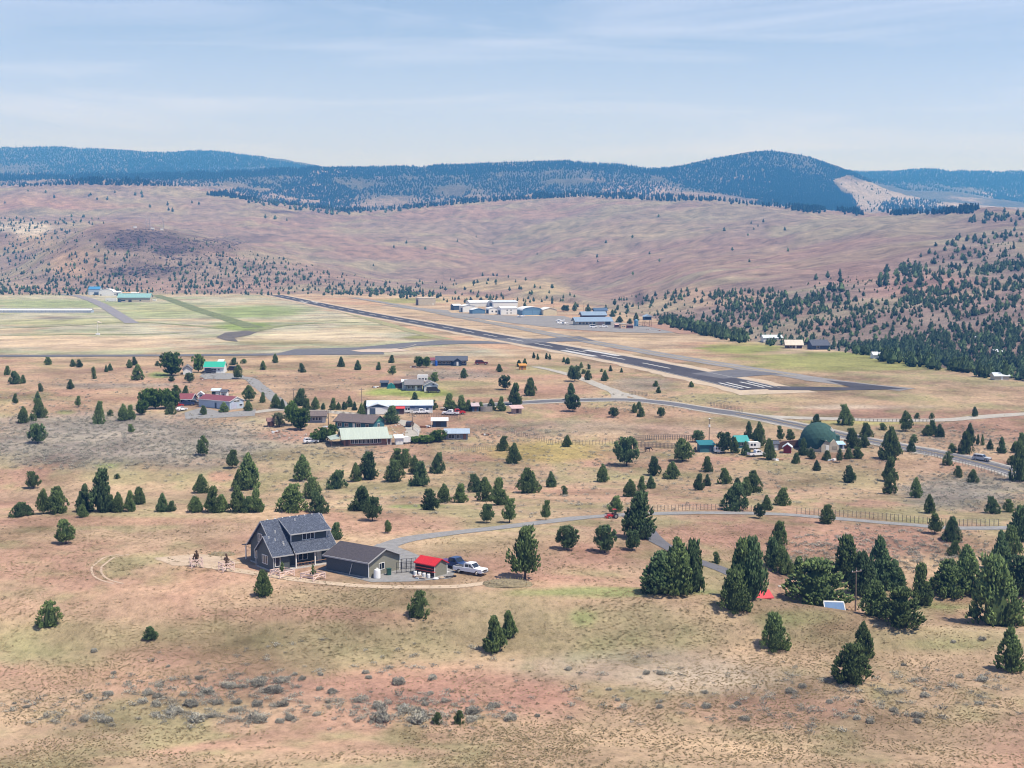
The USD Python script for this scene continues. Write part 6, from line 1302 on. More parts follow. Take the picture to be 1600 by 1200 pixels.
house('teal_shed', 'teal shed left of the small white trailer', (1094, 707.3), 1116, 6, D=4, wh=2.3, rise=.7, wall=w_teal, roof=metal_roof('deep_teal_metal', (.02, .15, .17)), style='shed', cat='shed', feats=[(Ga, 'front', .3, .1, 1.8, 2.0, w_teal), (Dr, 'front', .75, .1, .8, 1.9, w_navy)])
trailer('stock_trailer', 'small white trailer between the teal shed and round juniper', (1117, 709), 1129, 4, 2.1, 1.7, white_plastic, 2)
house('teal_roof_hut', 'hut with bright teal gable roof hidden among tall pines', (1152, 701), 1169, 10, D=5, wh=2.2, rise=1.4, wall=w_teal, roof=r_teal, cat='hut', over=.5, feats=[(W, 'front', .4, .9, 1.0, .9), (Dr, 'front', .75, .1, .8, 1.9)])
trailer('camper', 'white camper among the pines left of the grey shed', (1171, 703), 1187, 6, 2.3, 2.2, white_plastic, 2)
house('grey_shed', 'narrow grey shed left of the dark fence by the dome house', (1208.5, 704), 1216, 4, D=2.5, wh=2.1, rise=.6, wall=siding('pale_grey_siding', (.40, .43, .48)), roof=r_dark, cat='shed', feats=[(Dr, 'front', .5, .1, .8, 1.7)])
house('red_hut', 'little barn red hut with pale metal roof left of the dome house', (1224, 708.5), 1236, -14, D=2.8, wh=2.0, rise=.8, wall=w_red, roof=r_steel, ridge='across', cat='hut', feats=[(Dr, 'front', .45, .1, .8, 1.6, w_red), (W, 'right', .5, .9, .8, .7)])
o, a1, a2 = house('tarp_booth', 'white booth with blue tarpaulin right of the dome house', (1308.5, 706), 1319, 4, D=2.5, wh=2.2, rise=.5, wall=w_white, roof=M('pale_blue_tarp', (.36, .52, .68), rough=.5), style='shed', cat='booth', feats=[(Dr, 'front', .5, .9, 1.0, 1.2, w_navy)])
MB().box(-.1, a1 + .1, -.9, -.07, -.3, .75).build('counter', w_tan, o)

# ------------------------------------------------------------------ the green dome house
dc = at(1282, 704.5); mpp = dc[1] / FPX
dome_green = shingle('dome_green_shingles', (.030, .076, .064), .3)
DR = 28.5 * mpp; DZ = 3.1
dh = thing('dome_house', 'large dark green geodesic dome house with scalloped skirt and tan base', 'house', (dc[0], dc[1] + DR * .6, dc[2] - .2), 0)
ico = trimesh.creation.icosphere(2, DR)
rotm = trimesh.transformations.rotation_matrix(math.radians(31.7), [1, 0, 0]) @ trimesh.transformations.rotation_matrix(math.radians(18), [0, 0, 1])
ico.apply_transform(rotm)
for f in ico.faces:
    tri = ico.vertices[f] + [0, 0, DZ]; c = tri.mean(0); az = math.atan2(c[1], c[0])
    leg = abs(((az - .35) / (2 * math.pi / 5)) % 1 - .5) > .20
    if c[2] > DZ - 1.1 or (leg and c[2] > .6):
        n = c - [0, 0, DZ]; n = n / np.linalg.norm(n)
        t3 = c + (tri - c) * .985
        V = np.vstack([t3 + n * .06, t3 - n * .22]); F = np.array([[0, 1, 2], [5, 4, 3], [0, 3, 4], [0, 4, 1], [1, 4, 5], [1, 5, 2], [2, 5, 3], [2, 3, 0]])
        obj('roof_panel', (V, F), dome_green, dh)
ico2 = trimesh.creation.icosphere(2, DR * .955); ico2.apply_transform(rotm); vv = ico2.vertices * [1, 1, 1] + [0, 0, DZ]; vv[:, 2] = np.maximum(vv[:, 2], .2); obj('inner_shell', (vv, ico2.faces), M('dark_soffit', (.03, .035, .035)), dh)
an = np.arange(10) / 10 * 2 * np.pi + .3
MB().prism([(DR * .965 * math.cos(q), DR * .965 * math.sin(q)) for q in an], 'z', -.6, 2.4).build('base_wall', w_tan, dh)
def hood(az, w, z0, z1, out, name):
    c, s = math.cos(az), math.sin(az); rot = lambda P: np.column_stack([P[:, 0] * c - P[:, 1] * s, P[:, 0] * s + P[:, 1] * c, P[:, 2]])
    r0 = DR * .8; P = np.array([[r0 + out, -w, z0], [r0 + out, w, z0], [r0 + out, w * .8, z1], [r0 + out, -w * .8, z1], [r0 - .4, -w, z0], [r0 - .4, w, z0], [r0 - .6, w * .7, z1 + .5], [r0 - .6, -w * .7, z1 + .5]])
    m = trimesh.convex.convex_hull(rot(P)); obj(name, (m.vertices, m.faces), dome_green, dh)
hood(-.12, 1.7, 1.6, 4.6, 1.9, 'hood'); hood(math.pi + .25, 1.6, 1.4, 3.6, 1.6, 'hood'); hood(-2.2, 1.0, 2.2, 2.9, 1.0, 'hood')
bay = thing  # (kept local)
yb = -DR * 1.0
MB().prism([(-.3, -.3), (5.0, -.3), (5.0, 2.0), (3.7, 3.9), (2.4, 2.9), (1.1, 3.9), (-.3, 2.0)], 'y', yb - .35, yb + 1.6).build('entry_bay', w_tan, dh)
MB().box(1.0, 2.0, yb - .42, yb - .353, .1, 2.3).build('door', white_trim, dh)
MB().box(3.0, 4.4, yb - .41, yb - .353, 1.0, 2.0).build('window', M('tan_window', (.30, .27, .20)), dh)
MB().slab((-.6, yb - .6, 4.15), (2.45, yb - .6, 3.2), (-.6, yb + 1.7, 4.15), .12).build('entry_roof', dome_green, dh)
# curved white trim on the right shoulder of the dome
az0, el0 = math.radians(-38), math.radians(38); pts = []
for q in np.linspace(-.2 * math.pi, 1.05 * math.pi, 14)[::-1]:
    e_, a_ = el0 - .13 * math.sin(q) * 1.1 + .05, az0 + .11 * math.cos(q)
    pts.append([(DR + .16) * math.cos(e_) * math.cos(a_), (DR + .16) * math.cos(e_) * math.sin(a_), DZ + (DR + .16) * math.sin(e_)])
MB().tube(pts, [.12] * len(pts), 6).build('white_curved_trim', white_trim, dh)

# ------------------------------------------------------------------ airfield buildings
G = 'hangars on the airfield'
ph = lambda y: y / FPX
house('hangar', 'large beige flat roofed hangar standing alone left of the others', (654, 477), 680.5, 14, D=18, wh=8.2, rise=1, wall=w_tan, roof=M('beige_roof', (.55, .49, .42)), style='flat', cat='hangar', group=G, feats=[(Ga, 'left', .5, .2, 11, 6.0, w_dkbrown), (Dr, 'front', .85, .1, 1.0, 2.1)])
W8 = dict(cat='hangar', group=G)
house('hangar', 'dark fronted hangar with white roof, leftmost of the white cluster', (709, 484.5), 720.5, 16, D=14, wh=4.6, rise=1.4, wall=w_navy, roof=r_white, feats=[(Ga, 'front', .5, .1, 6, 3.4, w_navy)], **W8)
house('hangar', 'tall white hangar just left of the blue fronted hangar', (723.5, 488), 742, 16, D=16, wh=6.2, rise=1.2, wall=w_white, roof=r_white, ridge='across', feats=[(Ga, 'left', .4, .1, 6, 4, w_navy), (Dr, 'front', .8, .1, 1, 2.1, w_navy)], **W8)
house('hangar', 'small hangar with blue gable front, third from left', (738, 490.4), 758, 16, D=12, wh=3.8, rise=1.6, wall=siding('steel_blue_siding', (.10, .20, .32)), roof=r_white, ridge='across', feats=[(Ga, 'front', .5, .1, 8, 3.2, siding('steel_blue_siding', (.10, .20, .32)))], **W8)
house('hangar', 'long white roofed hangar behind the blue fronted one', (734, 479.3), 770, 14, D=22, wh=4.5, rise=2.2, wall=w_white, roof=r_white, feats=[(Ga, 'front', .5, .1, 12, 4, w_white)], **W8)
house('hangar', 'biggest white hangar with pale steel roof at the back', (771, 480.5), 809, 12, D=30, wh=5.8, rise=1.6, wall=w_white, roof=r_steel, feats=[(Ga, 'front', .3, .1, 12, 5, w_white), (Ga, 'left', .5, .1, 14, 4.8, w_navy)], **W8)
house('hangar', 'low white hangar with two windows before the biggest one', (764, 490.2), 779, 16, D=12, wh=5.0, rise=1.2, wall=w_white, roof=r_white, ridge='across', feats=[(W, 'front', .35, 1.6, 1.4, 1.4), (Ga, 'left', .5, .1, 6, 3.5, w_navy), (W, 'front', .8, 1.2, 2.5, 1.8)], **W8)
house('hangar', 'white hangar with four small windows left of the arched one', (783, 492), 808, 14, D=16, wh=6.2, rise=1.4, wall=w_white, roof=r_white, feats=[(W, 'front', .38, 1.2, 1.2, 1.1), (W, 'front', .38, 3.8, 1.2, 1.1), (W, 'front', .62, 1.2, 1.2, 1.1), (W, 'front', .62, 3.8, 1.2, 1.1), (Ga, 'left', .5, .1, 7, 4, w_navy)], **W8)
house('hangar', 'hangar with arched blue doors under a white arched roof', (816, 492.4), 848, 12, D=26, wh=4.2, rise=3.2, wall=siding('steel_blue_siding', (.10, .20, .32)), roof=r_white, style='arch', feats=[(Ga, 'front', .27, .1, 8.5, 4.1, siding('hangar_blue', (.14, .26, .40))), (Ga, 'front', .73, .1, 8.5, 4.1, siding('hangar_blue', (.14, .26, .40)))], **W8)
house('hangar', 'cream gabled hangar at the right end of the row', (849, 492.6), 870, 12, D=20, wh=5.2, rise=1.8, wall=w_cream, roof=r_white, ridge='across', feats=[(Ga, 'front', .5, .1, 9, 4.2, w_cream)], **W8)
house('terminal', 'low terminal hall with blue grey roof, nearest airfield building', (901, 508.3), 955, 9, D=14, wh=3.4, rise=2.6, wall=w_tan, roof=metal_roof('terminal_blue_roof', (.20, .27, .36)), over=1.6, cat='terminal', feats=[(W, 'front', .1 + .1 * i, .8, 1.8, 1.6) for i in range(5)] + [(Ga, 'front', .7, .1, 5, 2.8, w_pinkish), (Ga, 'front', .9, .1, 4, 2.8, dark_trim)])
house('terminal', 'upper terminal block with blue roof rising behind the low hall', (911, 501.8), 946, 9, D=12, wh=5.4, rise=2.4, wall=w_dkbrown, roof=metal_roof('terminal_blue_roof', (.20, .27, .36)), over=1.4, cat='terminal', feats=[(W, 'front', .1 + .12 * i, 1.6, 1.8, 1.6) for i in range(7)])
house('terminal', 'dark third terminal block at the back right', (930, 494.3), 948, 9, D=10, wh=5.6, rise=2.0, wall=w_navy, roof=metal_roof('dark_blue_metal', (.06, .10, .17)), over=1.2, cat='terminal', feats=[(W, 'front', .5, 1.6, 4, 1.6)])
house('kiosk', 'small tan flat roofed block right of the terminal', (970, 513.5), 978.5, 12, D=5, wh=3.2, rise=.5, wall=siding('peach_block', (.54, .36, .24)), roof=w_tan, style='flat', cat='building', feats=[(W, 'front', .35, 1.2, .9, .8), (W, 'front', .7, 1.2, .9, .8)])
house('kiosk', 'low maroon shed right of the small tan block', (979.5, 513.3), 989, 8, D=5, wh=2.2, rise=.6, wall=siding('maroon_boards', (.15, .04, .04)), roof=M('brown_sheet', (.17, .11, .10)), style='shed', cat='shed', feats=[(Ga, 'front', .5, .1, 3, 1.8, w_dkbrown)])
house('kiosk', 'low maroon shed left of the small tan block', (962, 512.3), 969.5, 8, D=5, wh=2.2, rise=.6, wall=siding('maroon_boards', (.15, .04, .04)), roof=M('pink_sheet', (.46, .30, .26)), style='shed', cat='shed', feats=[(Ga, 'front', .5, .1, 3, 1.8, w_dkbrown)])
t = thing('fuel_tank', 'upright blue fuel tank right of the maroon shed', 'tank', at(994, 510)); MB().add(*rev([(1.6, 0), (1.6, 4.6), (.6, 5.6)], 16)).build('body', M('tank_blue', (.10, .22, .34), rough=.4), t, 40); MB().bar((1.7, 0, 0), (1.7, 0, 5), .06).bar((1.7, .5, 0), (1.7, .5, 5), .06).build('ladder', white_trim, t)
t = thing('lookout_tower', 'square lookout hut with blue roof on four legs at the tableland edge', 'tower', at(1011, 510.5), .2); 
for x in (-2.4, 2.4):
    for y in (-2.4, 2.4): MB().bar((x * 1.1, y * 1.1, -1), (x, y, 5.2), .16).build('leg', w_dkbrown, t)
MB().bar((-2.5, -2.5, .5), (2.4, -2.5, 4.6), .07).bar((2.5, -2.5, .5), (-2.4, -2.5, 4.6), .07).build('brace', w_dkbrown, t)
cb = MB().box(-2.7, 2.7, -2.7, 2.7, 5.2, 7.8).build('hut', w_navy, t); MB().box(-2.2, 2.2, -2.75, -2.703, 6.2, 7.2).build('window', pane_mat, t)
MB().prism([(-3.5, 7.82), (3.5, 7.82), (0, 9.4)], 'y', -3.4, 3.4).build('roof', metal_roof('pale_blue_roof', (.26, .36, .46)), t)
def plane(label, u, v, hd, paint=PWHITE, S=1.0):
    p = at(u, v); t = thing('small_aircraft', label, 'aircraft', (p[0], p[1], p[2] + .05), hd, None)
    s = lambda *a: [(x * S, y * S) for x, y in a]
    MB().tube([(3.2 * S, 0, 1.15 * S), (2.4 * S, 0, 1.2 * S), (.4 * S, 0, 1.3 * S), (-1.6 * S, 0, 1.3 * S), (-4.0 * S, 0, 1.5 * S)], [.25 * S, .5 * S, .62 * S, .42 * S, .12 * S], 10).build('fuselage', paint, t, 50)
    MB().box(-.3 * S, 1.2 * S, -5.2 * S, 5.2 * S, 1.95 * S, 2.08 * S).build('wing', paint, t)
    MB().box(-4.2 * S, -3.4 * S, -1.6 * S, 1.6 * S, 1.55 * S, 1.62 * S).build('tailplane', paint, t)
    MB().prism(s((-3.1, 1.5), (-4.2, 1.5), (-4.4, 2.75), (-3.9, 2.75)), 'y', -.05 * S, .05 * S).build('fin', paint, t)
    MB().prism(s((1.5, 1.6), (.9, 1.95), (-.4, 1.95), (-.8, 1.6)), 'y', -.5 * S, .5 * S).build('cockpit_window', pane_mat, t)
    for x, y in ((.3, -1.1), (.3, 1.1), (2.3, 0)): wheel(t, x * S, y * S, .24 * S, .14 * S); MB().bar((x * S, y * S, .3 * S), (x * S * .9, y * .3 * S, 1.1 * S), .05 * S).build('strut', dark_trim, t)
    MB().box(3.2 * S, 3.26 * S, -.95 * S, .95 * S, 1.07 * S, 1.23 * S).build('propeller', dark_trim, t)
plane('white light aircraft parked before the arched hangar', 813, 496.5, 2.6); plane('white light aircraft on the apron right of the cream hangar', 879, 508, .6, S=1.15); plane('white light aircraft half hidden near the left of the terminal', 874, 503.5, 2.9)

# ------------------------------------------------------------------ far left and canyon edge buildings
house('depot', 'blue roofed depot at the foot of the rocky knoll, far left', (138, 461), 156, 6, D=20, wh=8.5, rise=3.5, wall=w_blue, roof=r_blue, cat='depot', feats=[(Ga, 'front', .3, .1, 6, 4, w_white), (Ga, 'front', .7, .1, 6, 4, w_navy)])
house('depot', 'big white depot with arched front beside the blue roofed one', (155, 462.3), 177, 6, D=24, wh=5.2, rise=4.2, wall=w_white, roof=r_white, style='arch', cat='depot', feats=[(Ga, 'front', .3, .1, 6, 4.5, w_white), (Dr, 'front', .12, .1, 1.4, 2.4, dark_trim)])
house('depot', 'low white depot right of the arched white one', (176, 462.2), 188.5, 6, D=16, wh=5.0, rise=1.5, wall=w_white, roof=r_white, cat='depot', feats=[(Ga, 'front', .7, .1, 5, 3.5, dark_trim), (W, 'front', .3, 1.5, 2, 1.5)])
house('timber_stack_shed', 'long low orange brown shed right of the white depots', (189, 461.6), 204, 4, D=10, wh=3.4, rise=1.0, wall=siding('orange_brown_boards', (.42, .22, .11)), roof=M('tan_sheet', (.46, .30, .18)), style='shed', cat='shed', feats=[(Ga, 'front', .5, .1, 6, 2.5, w_dkbrown)])
house('pink_depot', 'small pale pink roofed depot at the right end of the far left yard', (205, 461.8), 216.5, 4, D=10, wh=3.6, rise=1.2, wall=w_red, roof=M('pale_pink_sheet', (.66, .50, .48)), cat='depot', over=.8, feats=[(Ga, 'front', .5, .1, 5, 2.8, w_dkbrown)])
house('long_depot', 'long tan depot with sea green roof in the green field', (184, 472.2), 234.5, 3, D=16, wh=5.8, rise=4.5, wall=w_tan, roof=r_sea, over=.8, cat='depot', feats=[(Ga, 'front', .06, .1, 4, 3.5, w_navy), (W, 'front', .16, 1.4, 6, 1.5), (Ga, 'front', .38, .1, 4, 3, dark_trim), (W, 'front', .7, 1.4, 2, 1.4)])
trailer('semi_trailer', 'long white trailer parked left of the sea green roofed depot', (165, 471.5), 182, 2, 3.0, 4.2, white_plastic, 1)
trailer('flat_trailer', 'low white trailer at the right end of the sea green roofed depot', (236, 470.5), 244, 2, 2.5, 1.9, white_plastic, 0)
a, t_, Ln = frame_of((-60, 488.6), 143, 0.0)
o = thing('storage_row', 'very long low white storage row with thin dark roof at far left', 'building', a, t_)
npan = 34
for i in range(npan):
    x0, x1 = Ln * i / npan + .1, Ln * (i + 1) / npan - .1
    MB().box(x0, x1, -.06, 0, .25, 2.2).build('door_panel', M('white_panel', (.74, .74, .75), rough=.5), o)
    MB().slab((x0, -.6, 2.42), (x1, -.6, 2.42), (x0, 4.6, 3.75), .08).build('roof_sheet', r_white, o)
MB().box(0, Ln, 0.003, 8, -.5, 2.3).build('wall', w_blue, o); MB().slab((-.2, -.5, 2.36), (Ln + .2, -.5, 2.36), (-.2, 4.6, 3.66), .15).slab((-.2, 4.61, 3.78), (Ln + .2, 4.61, 3.78), (-.2, 8.6, 3.3), .2).box(-.2, Ln + .2, 4.5, 5.1, 3.79, 4.15).build('roof', metal_roof('slate_metal', (.17, .17, .22)), o)
E = 'houses along the canyon edge'
house('canyon_house', 'white house with bright gable behind the tableland edge, leftmost there', (1193, 535.5), 1223, 4, D=10, wh=3.0, rise=2.0, wall=w_white, roof=r_steel, cat='house', group=E, feats=[(Ga, 'front', .3, .1, 3, 2.4), (W, 'front', .6, 1, 1.6, 1.2), (W, 'front', .85, 1, 1.6, 1.2)])
house('canyon_house', 'tan roofed house with white awning behind the tableland edge', (1229, 544.5), 1253, -4, D=8, wh=2.4, rise=2.2, wall=w_dkbrown, roof=r_tanm, over=1.0, cat='house', group=E, feats=[(W, 'front', .3, .8, 1.6, 1.2), (Dr, 'front', .6, .1, 1, 2.0)])
house('canyon_house', 'dark roofed house behind the tableland edge, beside the green lawn', (1270, 546.5), 1295, 8, D=9, wh=2.8, rise=2.6, wall=w_navy, roof=r_dark, over=.8, cat='house', group=E, feats=[(W, 'front', .3, .9, 1.6, 1.2), (Ga, 'front', .7, .1, 2.6, 2.2, w_navy)])
for (A, Bu, nm, ang, wh_, wl, rf) in [((1365, 560.5), 1373, 'small white hut below the canyon trees, left of a pair', 4, 2.0, w_white, r_white), ((1377, 561.5), 1387, 'small white hut below the canyon trees, right of a pair', 4, 2.0, w_white, r_white), ((1443, 552.5), 1450, 'tiny pale roof among the dense canyon trees', 4, 1.6, w_tan, r_steel), ((1554, 556), 1567, 'pale roofed house on the canyon slope at far right', 6, 2.4, w_navy, r_steel), ((1554, 594), 1577, 'long pale house at the right end of the tableland edge', 2, 1.8, w_tan, r_steel), ((1526, 533), 1530, 'tiny pale hut high among the canyon trees', 2, 1.8, w_tan, r_steel), ((672, 474.6), 676.5, 'little white hut behind the beige hangar', 4, 3.0, w_white, r_white)]:
    try: house('canyon_hut', nm, A, Bu, ang, D=5, wh=wh_, rise=1.2, wall=wl, roof=rf, cat='house', feats=[(Dr, 'front', .5, .1, .9, 1.8)])
    except ValueError as e: print('skip', nm, e)

# ------------------------------------------------------------------ masts, poles, fences, horses
for i, (u, v, h, lab) in enumerate([(233.8, 356.5, 17.5, 'lattice radio mast on the rocky knoll, the taller left one'), (255.3, 357.5, 14.5, 'lattice radio mast on the rocky knoll, the right one'), (228.5, 356, 14, 'pale thin radio mast on the rocky knoll, furthest left')]):
    p = at(u, v); m = p[1] / FPX; H = h * m; t = thing('radio_mast', lab, 'radio mast', p, .3)
    wdt = 1.0 if i < 2 else .5
    for k in range(3):
        q = k * 2.094; MB().bar((wdt * math.cos(q), wdt * math.sin(q), -1), (wdt * .55 * math.cos(q), wdt * .55 * math.sin(q), H), .2).build('leg', M('mast_steel', (.28, .28, .30)), t)
    m_ = MB()
    for j in range(8):
        for k in range(3):
            q0, q1 = k * 2.094, (k + 1) * 2.094; r0 = wdt * (1 - .45 * j / 8); m_.bar((r0 * math.cos(q0), r0 * math.sin(q0), H * j / 8), (r0 * math.cos(q1), r0 * math.sin(q1), H * (j + 1) / 8), .08, 4)
    m_.build('lattice', M('mast_steel', (.28, .28, .30)), t)
    for k in range(3): q = k * 2.094 + .5; MB().add(*[rev([(1.0, -.3), (1.25, .1), (.3, .3)], 10)[0][:, [2, 0, 1]] + [0, 1.1 * (k - 1), H - 1.2 - k], rev([(1.0, -.3), (1.25, .1), (.3, .3)], 10)[1]]).build('dish', white_plastic, t)
for (u0, u1, v, lab) in ((235.5, 240.5, 358.2, 'white hut between the radio masts on the knoll'), (250.5, 254.5, 359.5, 'white hut below the right radio mast'), (208.5, 213, 356.2, 'white hut left of the radio masts on the knoll')):
    house('mast_hut', lab, (u0, v), u1, 3, D=4, wh=3.0, rise=.4, wall=w_white, roof=r_white, style='flat', cat='hut', feats=[(Dr, 'front', .5, .1, 1, 2)])
wood_pole = M('pole_wood', (.16, .12, .095))
for (u, v, hpx, lab, lamp) in [(1336.5, 955, 70, 'tall wooden utility pole by the sunken blue roofed shed', 0), (1108, 694, 40, 'pole with a white lamp arm left of the teal sheds', 1), (565.5, 646.5, 41, 'tall utility pole left of the long metal barn', 0), (458.7, 646, 40, 'tall utility pole above the leafy trees', 0), (513.2, 665, 26, 'utility pole beside the low cottage', 0), (823.5, 487, 14, 'thin utility pole behind the arched hangar', 0), (865.5, 487, 14, 'thin utility pole behind the cream hangar', 0), (912, 489, 16, 'thin utility pole behind the terminal', 0), (645, 672, 24, 'thin utility pole by the yard of the metal barn', 0)]:
    p = at(u, v); H = hpx * p[1] / FPX; t = thing('utility_pole', lab, 'utility pole', p, .5)
    MB().tube([(0, 0, -1), (0, 0, H)], [.16, .10], 7).build('pole', wood_pole, t, 40)
    if lamp: MB().bar((0, 0, H - .1), (1.4, 0, H + .2), .05).build('lamp_arm', chrome, t); MB().add(*rev([(.12, H), (.3, H + .1), (.1, H + .3)], 10)).build('lamp_head', white_plastic, t); MB().add(*rev([(.3, H * .68), (.3, H * .78)], 10)).build('transformer', white_plastic, t)
    else:
        MB().box(-1.1, 1.1, -.16, -.06, H - .7, H - .55).build('crossarm', wood_pole, t)
        for x in (-.95, 0, .95): MB().add(*[q_ + ([x, -.11, 0] if i_ == 0 else 0) for i_, q_ in enumerate(rev([(.06, H - .55), (.07, H - .42), (.03, H - .36)], 8))]).build('insulator', white_plastic, t)
t = thing('windsock', 'thin white windsock mast standing in the pale field at left', 'windsock', at(153, 523)); MB().bar((0, 0, -.5), (0, 0, 9), .14).build('mast', white_trim, t)
MB().tube([(0, 0, 8.6), (1.3, .3, 8.4), (2.6, .6, 7.8)], [.5, .4, .25], 10).build('sock', M('orange_fabric', (.70, .62, .55)), t, 40); MB().box(-1.3, 1.3, -1.0, 1.0, -.3, 1.0).build('base_box', white_plastic, t)
def fence(name, label, pts, gap, h, rails, m, cat='fence', thick=.05, rail=.04, wire=False):
    P = densify(smooth_path(pts), gap); z = ground(P[:, 0], P[:, 1]); o = thing(name, label, cat, (P[0, 0], P[0, 1], z[0]))
    Q = np.column_stack([P - P[0], z - z[0]])
    for q in Q: MB().box(q[0] - thick, q[0] + thick, q[1] - thick, q[1] + thick, q[2] - .4, q[2] + h).build('post', m, o)
    for k in range(rails):
        zz = h * (k + 1) / rails - .08; mm_ = MB()
        for a, b in zip(Q[:-1], Q[1:]): mm_.bar(a + [0, 0, zz], b + [0, 0, zz], rail, 4)
        mm_.build('wire' if wire else 'rail', M('wire_steel', (.32, .31, .30)) if wire else m, o)
fpost = M('fence_wood', (.19, .155, .13)); gpost = M('grey_fence_wood', (.33, .29, .25))
fence('wire_fence', 'wire fence on dark posts along the pasture left of the corral', [(800, 679), (835, 686), (865, 694), (900, 695), (962, 694)], 2.2, 1.5, 3, fpost, wire=True, rail=.015)
fence('corral', 'back rail fence of the corral beyond the dark horse', [(964, 693), (1000, 688.5), (1040, 687), (1075, 688), (1092, 690)], 3.2, 1.7, 3, fpost, 'corral', .1, .06)
fence('corral', 'front rail fence of the corral just behind the dark horse', [(996, 699), (1020, 699.5), (1045, 701), (1062, 701.5)], 3.2, 1.7, 3, fpost, 'corral', .1, .06)
fence('wire_fence', 'wire fence below the highway at far right', [(1438, 708), (1480, 720), (1530, 735), (1590, 752)], 3.0, 1.4, 3, gpost, wire=True, rail=.015)
fence('wire_fence', 'wire fence above the driveway at right', [(1245, 803.5), (1310, 807), (1380, 812), (1440, 818), (1500, 822), (1560, 822)], 4.0, 1.5, 3, fpost, wire=True, rail=.015)
fence('wire_fence', 'wire fence above the driveway in the centre', [(1000, 800), (1060, 798), (1110, 797), (1180, 799)], 5.5, 1.4, 3, fpost, wire=True, rail=.015)
fence('guard_fence', 'low post fence along the pale gravel road', [(1322, 656.5), (1380, 659), (1460, 659)], 3.4, 1.0, 1, gpost, thick=.11, rail=.1)
fence('garden_fence', 'post fence of the garden right of the flat white shelter', [(728, 668), (745, 672), (765, 676), (790, 683)], 2.0, 1.6, 2, gpost, wire=True, rail=.015)
fence('garden_fence', 'dark pen fence left of the dome house', [(1217, 703), (1230, 700), (1247, 699)], 1.0, 2.2, 4, w_dkbrown, thick=.2, rail=.24)
fence('garden_fence', 'short pale fence round the shrub plot below the dusty lane', [(648, 672), (654, 680), (650, 692)], 1.8, 1.1, 1, white_trim, thick=.06)
fence('yard_fence', 'post fence in the yard before the long metal barn', [(640, 650), (660, 651), (690, 652.5), (720, 655)], 3.0, 1.6, 2, fpost, wire=True, rail=.015)
fence('pen_fence', 'rail pen right of the field sheds by the metal barn', [(751, 643), (760, 643.5), (769, 643)], 2.4, 1.9, 2, gpost, thick=.09)
fence('wire_fence', 'wire fence beyond the highway below the runway', [(984, 616.5), (1000, 618), (1012, 619)], 2.0, 1.5, 2, fpost, wire=True, rail=.015)
fence('wire_fence', 'short wire fence above the highway bend', [(1110, 634), (1140, 640), (1160, 645)], 3.0, 1.5, 2, fpost, wire=True, rail=.015)
fence('wire_fence', 'wire fence under the steel roofed shed', [(700, 702), (730, 704), (760, 703), (786, 700)], 3.0, 1.3, 2, gpost, wire=True, rail=.015)
import manifold3d as m3
# stones, junk and firewood lying round the farm yards
rock_m = M('pale_stone', (.42, .39, .36), rough=.95, var=.3, scale=3)
def boulder(u, v, wpx, label, group, seed):
    p = at(u, v); m = p[1] / FPX * wpx / 2; r = np.random.default_rng(seed)
    q = trimesh.creation.icosphere(2, 1.0); vv = q.vertices * [m, m * r.uniform(.7, 1), m * .7] * (1 + .5 * (meshkit.noise(q.vertices * 1.7 + seed, seed)[:, None] - .5)) + [0, 0, m * .2]
    o = obj('boulder', (vv + p, q.faces), rock_m); tag(o, label, 'boulder', group)
for i, (u, v) in enumerate([(612, 668), (614, 672.5), (617, 676), (621, 678.5), (626, 679.5), (630, 678), (633, 674.5), (634, 670), (632, 666.5), (628, 664.5), (623, 664), (618, 665.5)][::1]): boulder(u, v, 2.6 + (i % 3) * .7, f'pale boulder, {ORD[i]} anticlockwise from the left in the stone ring beside the teal house', 'stones in the ring by the teal house', i)
for i, (u, v) in enumerate([(437, 682), (445, 681), (452, 684), (462, 681), (470, 684), (478, 679)]): boulder(u, v, 3.2, f'pale boulder, {ordinal(i, 6)} of six on the red earth below the leafy trees', 'stones below the leafy trees', 40 + i)
boulder(1218, 917, 6, 'pale boulder in the grass behind the sunken red cabin', None, 60)
def junk(u, v, wpx, label, seed):
    p = at(u, v); w = p[1] / FPX * wpx; t = thing('junk_pile', label, 'junk pile', p, seed * .7); r = np.random.default_rng(seed)
    ms = [M('weathered_board', (.30, .25, .21)), white_plastic, M('rusty_sheet', (.22, .10, .06)), r_steel]
    for k in range(7):
        x, y, l, a = r.uniform(-w / 2, w / 2), r.uniform(-.8, .8), r.uniform(.8, 2.2), r.uniform(0, 3.1)
        V, F = box_mesh(-l / 2, l / 2, -.3, .3, 0, r.uniform(.15, .6)); c, s_ = math.cos(a), math.sin(a)
        obj('scrap', (np.column_stack([V[:, 0] * c - V[:, 1] * s_ + x, V[:, 0] * s_ + V[:, 1] * c + y, V[:, 2] + .03 * k - .08]), F), ms[k % 4], t)
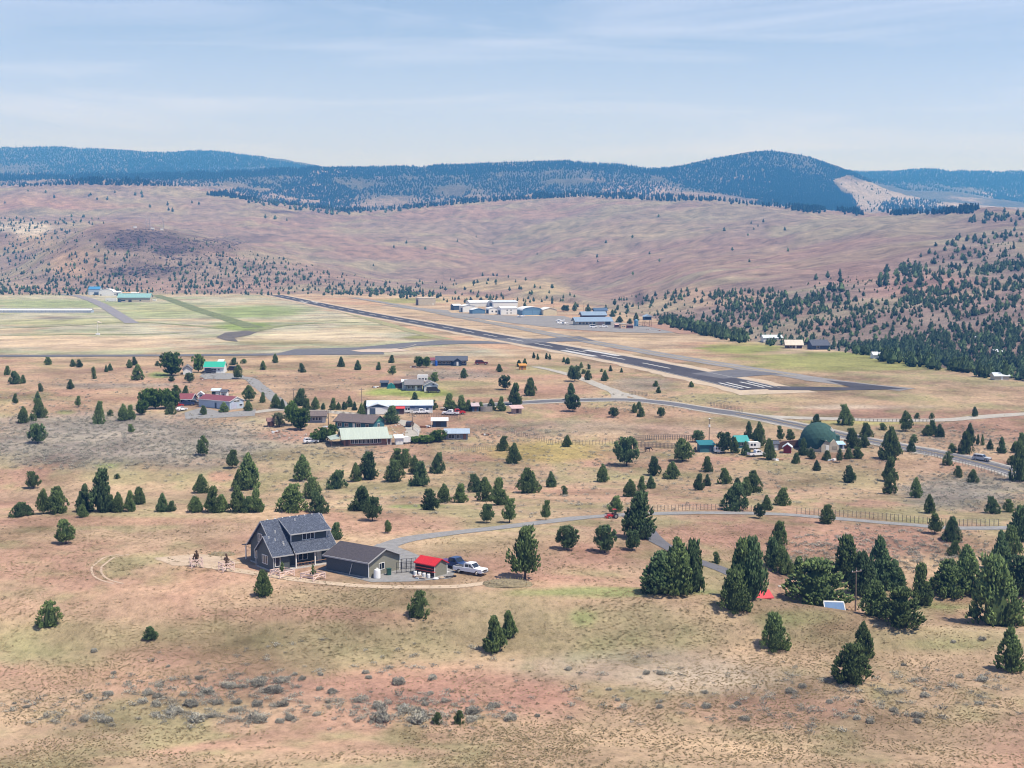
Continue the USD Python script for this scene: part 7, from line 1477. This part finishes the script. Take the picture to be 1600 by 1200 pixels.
for i, (u, v, w, lab) in enumerate([(666, 668, 12, 'junk pile left of the flat white shelter'), (645, 574, 12, 'junk pile left of the trees by the dark long house'), (586, 606, 10, 'junk pile left of the dark shed and teal tarpaulin'), (760, 680, 12, 'junk pile along the garden fence'), (1214, 719, 10, 'junk pile below the barn red hut'), (1300, 720, 10, 'junk pile in front of the dome house door'), (655, 903, 5, 'scrap heap against the corner of the red shed'), (318, 593, 10, 'junk pile below the white house drive'), (430, 676, 10, 'junk pile below the small brown shed'), (510, 668, 8, 'junk pile right of the low cottage'), (1010, 516, 14, 'junk pile beneath the lookout tower'), (1030, 517, 10, 'junk pile right of the lookout tower')]): junk(u, v, w, lab, 300 + i)
def horse(label, u, v, hd):
    def ball(p, r): return m3.Manifold.sphere(r, 14).translate(tuple(map(float, p)))
    def bone(a, ra, b, rb): return m3.Manifold.batch_hull([ball(a, ra), ball(b, rb)])
    parts = [bone((.62, 0, 1.22), .30, (-.55, 0, 1.22), .31), bone((.0, 0, 1.15), .32, (.45, 0, 1.16), .30), bone((.72, 0, 1.35), .22, (1.15, 0, 1.15), .14), bone((1.15, 0, 1.15), .14, (1.42, 0, .72), .10), bone((1.36, 0, .86), .13, (1.56, 0, .42), .07)]
    for y in (-.16, .16):
        f = .08 if y > 0 else -.06
        parts += [bone((.62, y, 1.1), .15, (.62 + f, y, .62), .075), bone((.62 + f, y, .62), .075, (.60 + f, y, .12), .045), bone((.60 + f, y, .12), .05, (.65 + f, y, .04), .06)]
        parts += [bone((-.6, y, 1.15), .20, (-.48 - f, y, .85), .11), bone((-.48 - f, y, .85), .11, (-.72 - f, y, .58), .065), bone((-.72 - f, y, .58), .065, (-.68 - f, y, .12), .045), bone((-.68 - f, y, .12), .05, (-.62 - f, y, .04), .06)]
        parts += [bone((1.28, y * .45, .98), .03, (1.22, y * .5, 1.12), .012)]
    b = m3.Manifold.batch_boolean(parts, m3.OpType.Add).refine_to_length(.07).to_mesh()
    tm = trimesh.Trimesh(b.vert_properties[:, :3], b.tri_verts); trimesh.smoothing.filter_taubin(tm, iterations=8)
    t = thing('horse', label, 'horse', at(u, v), hd); hair = M('black_horse_coat', (.022, .018, .017), rough=.6)
    obj('body', tm, hair, t, True); MB().tube([(-.86, 0, 1.32), (-1.0, 0, 1.1), (-1.0, 0, .55)], [.05, .09, .03], 7).build('tail', hair, t, True)
    MB().prism([(.55, 1.5), (.95, 1.42), (1.2, 1.2), (1.1, 1.1), (.7, 1.3)], 'y', -.03, .03).build('mane', hair, t)
horse('black horse grazing in front of the corral', 1012, 706, .15); horse('black horse in the shade right of the round corral juniper', 1086, 706.5, 1.2)
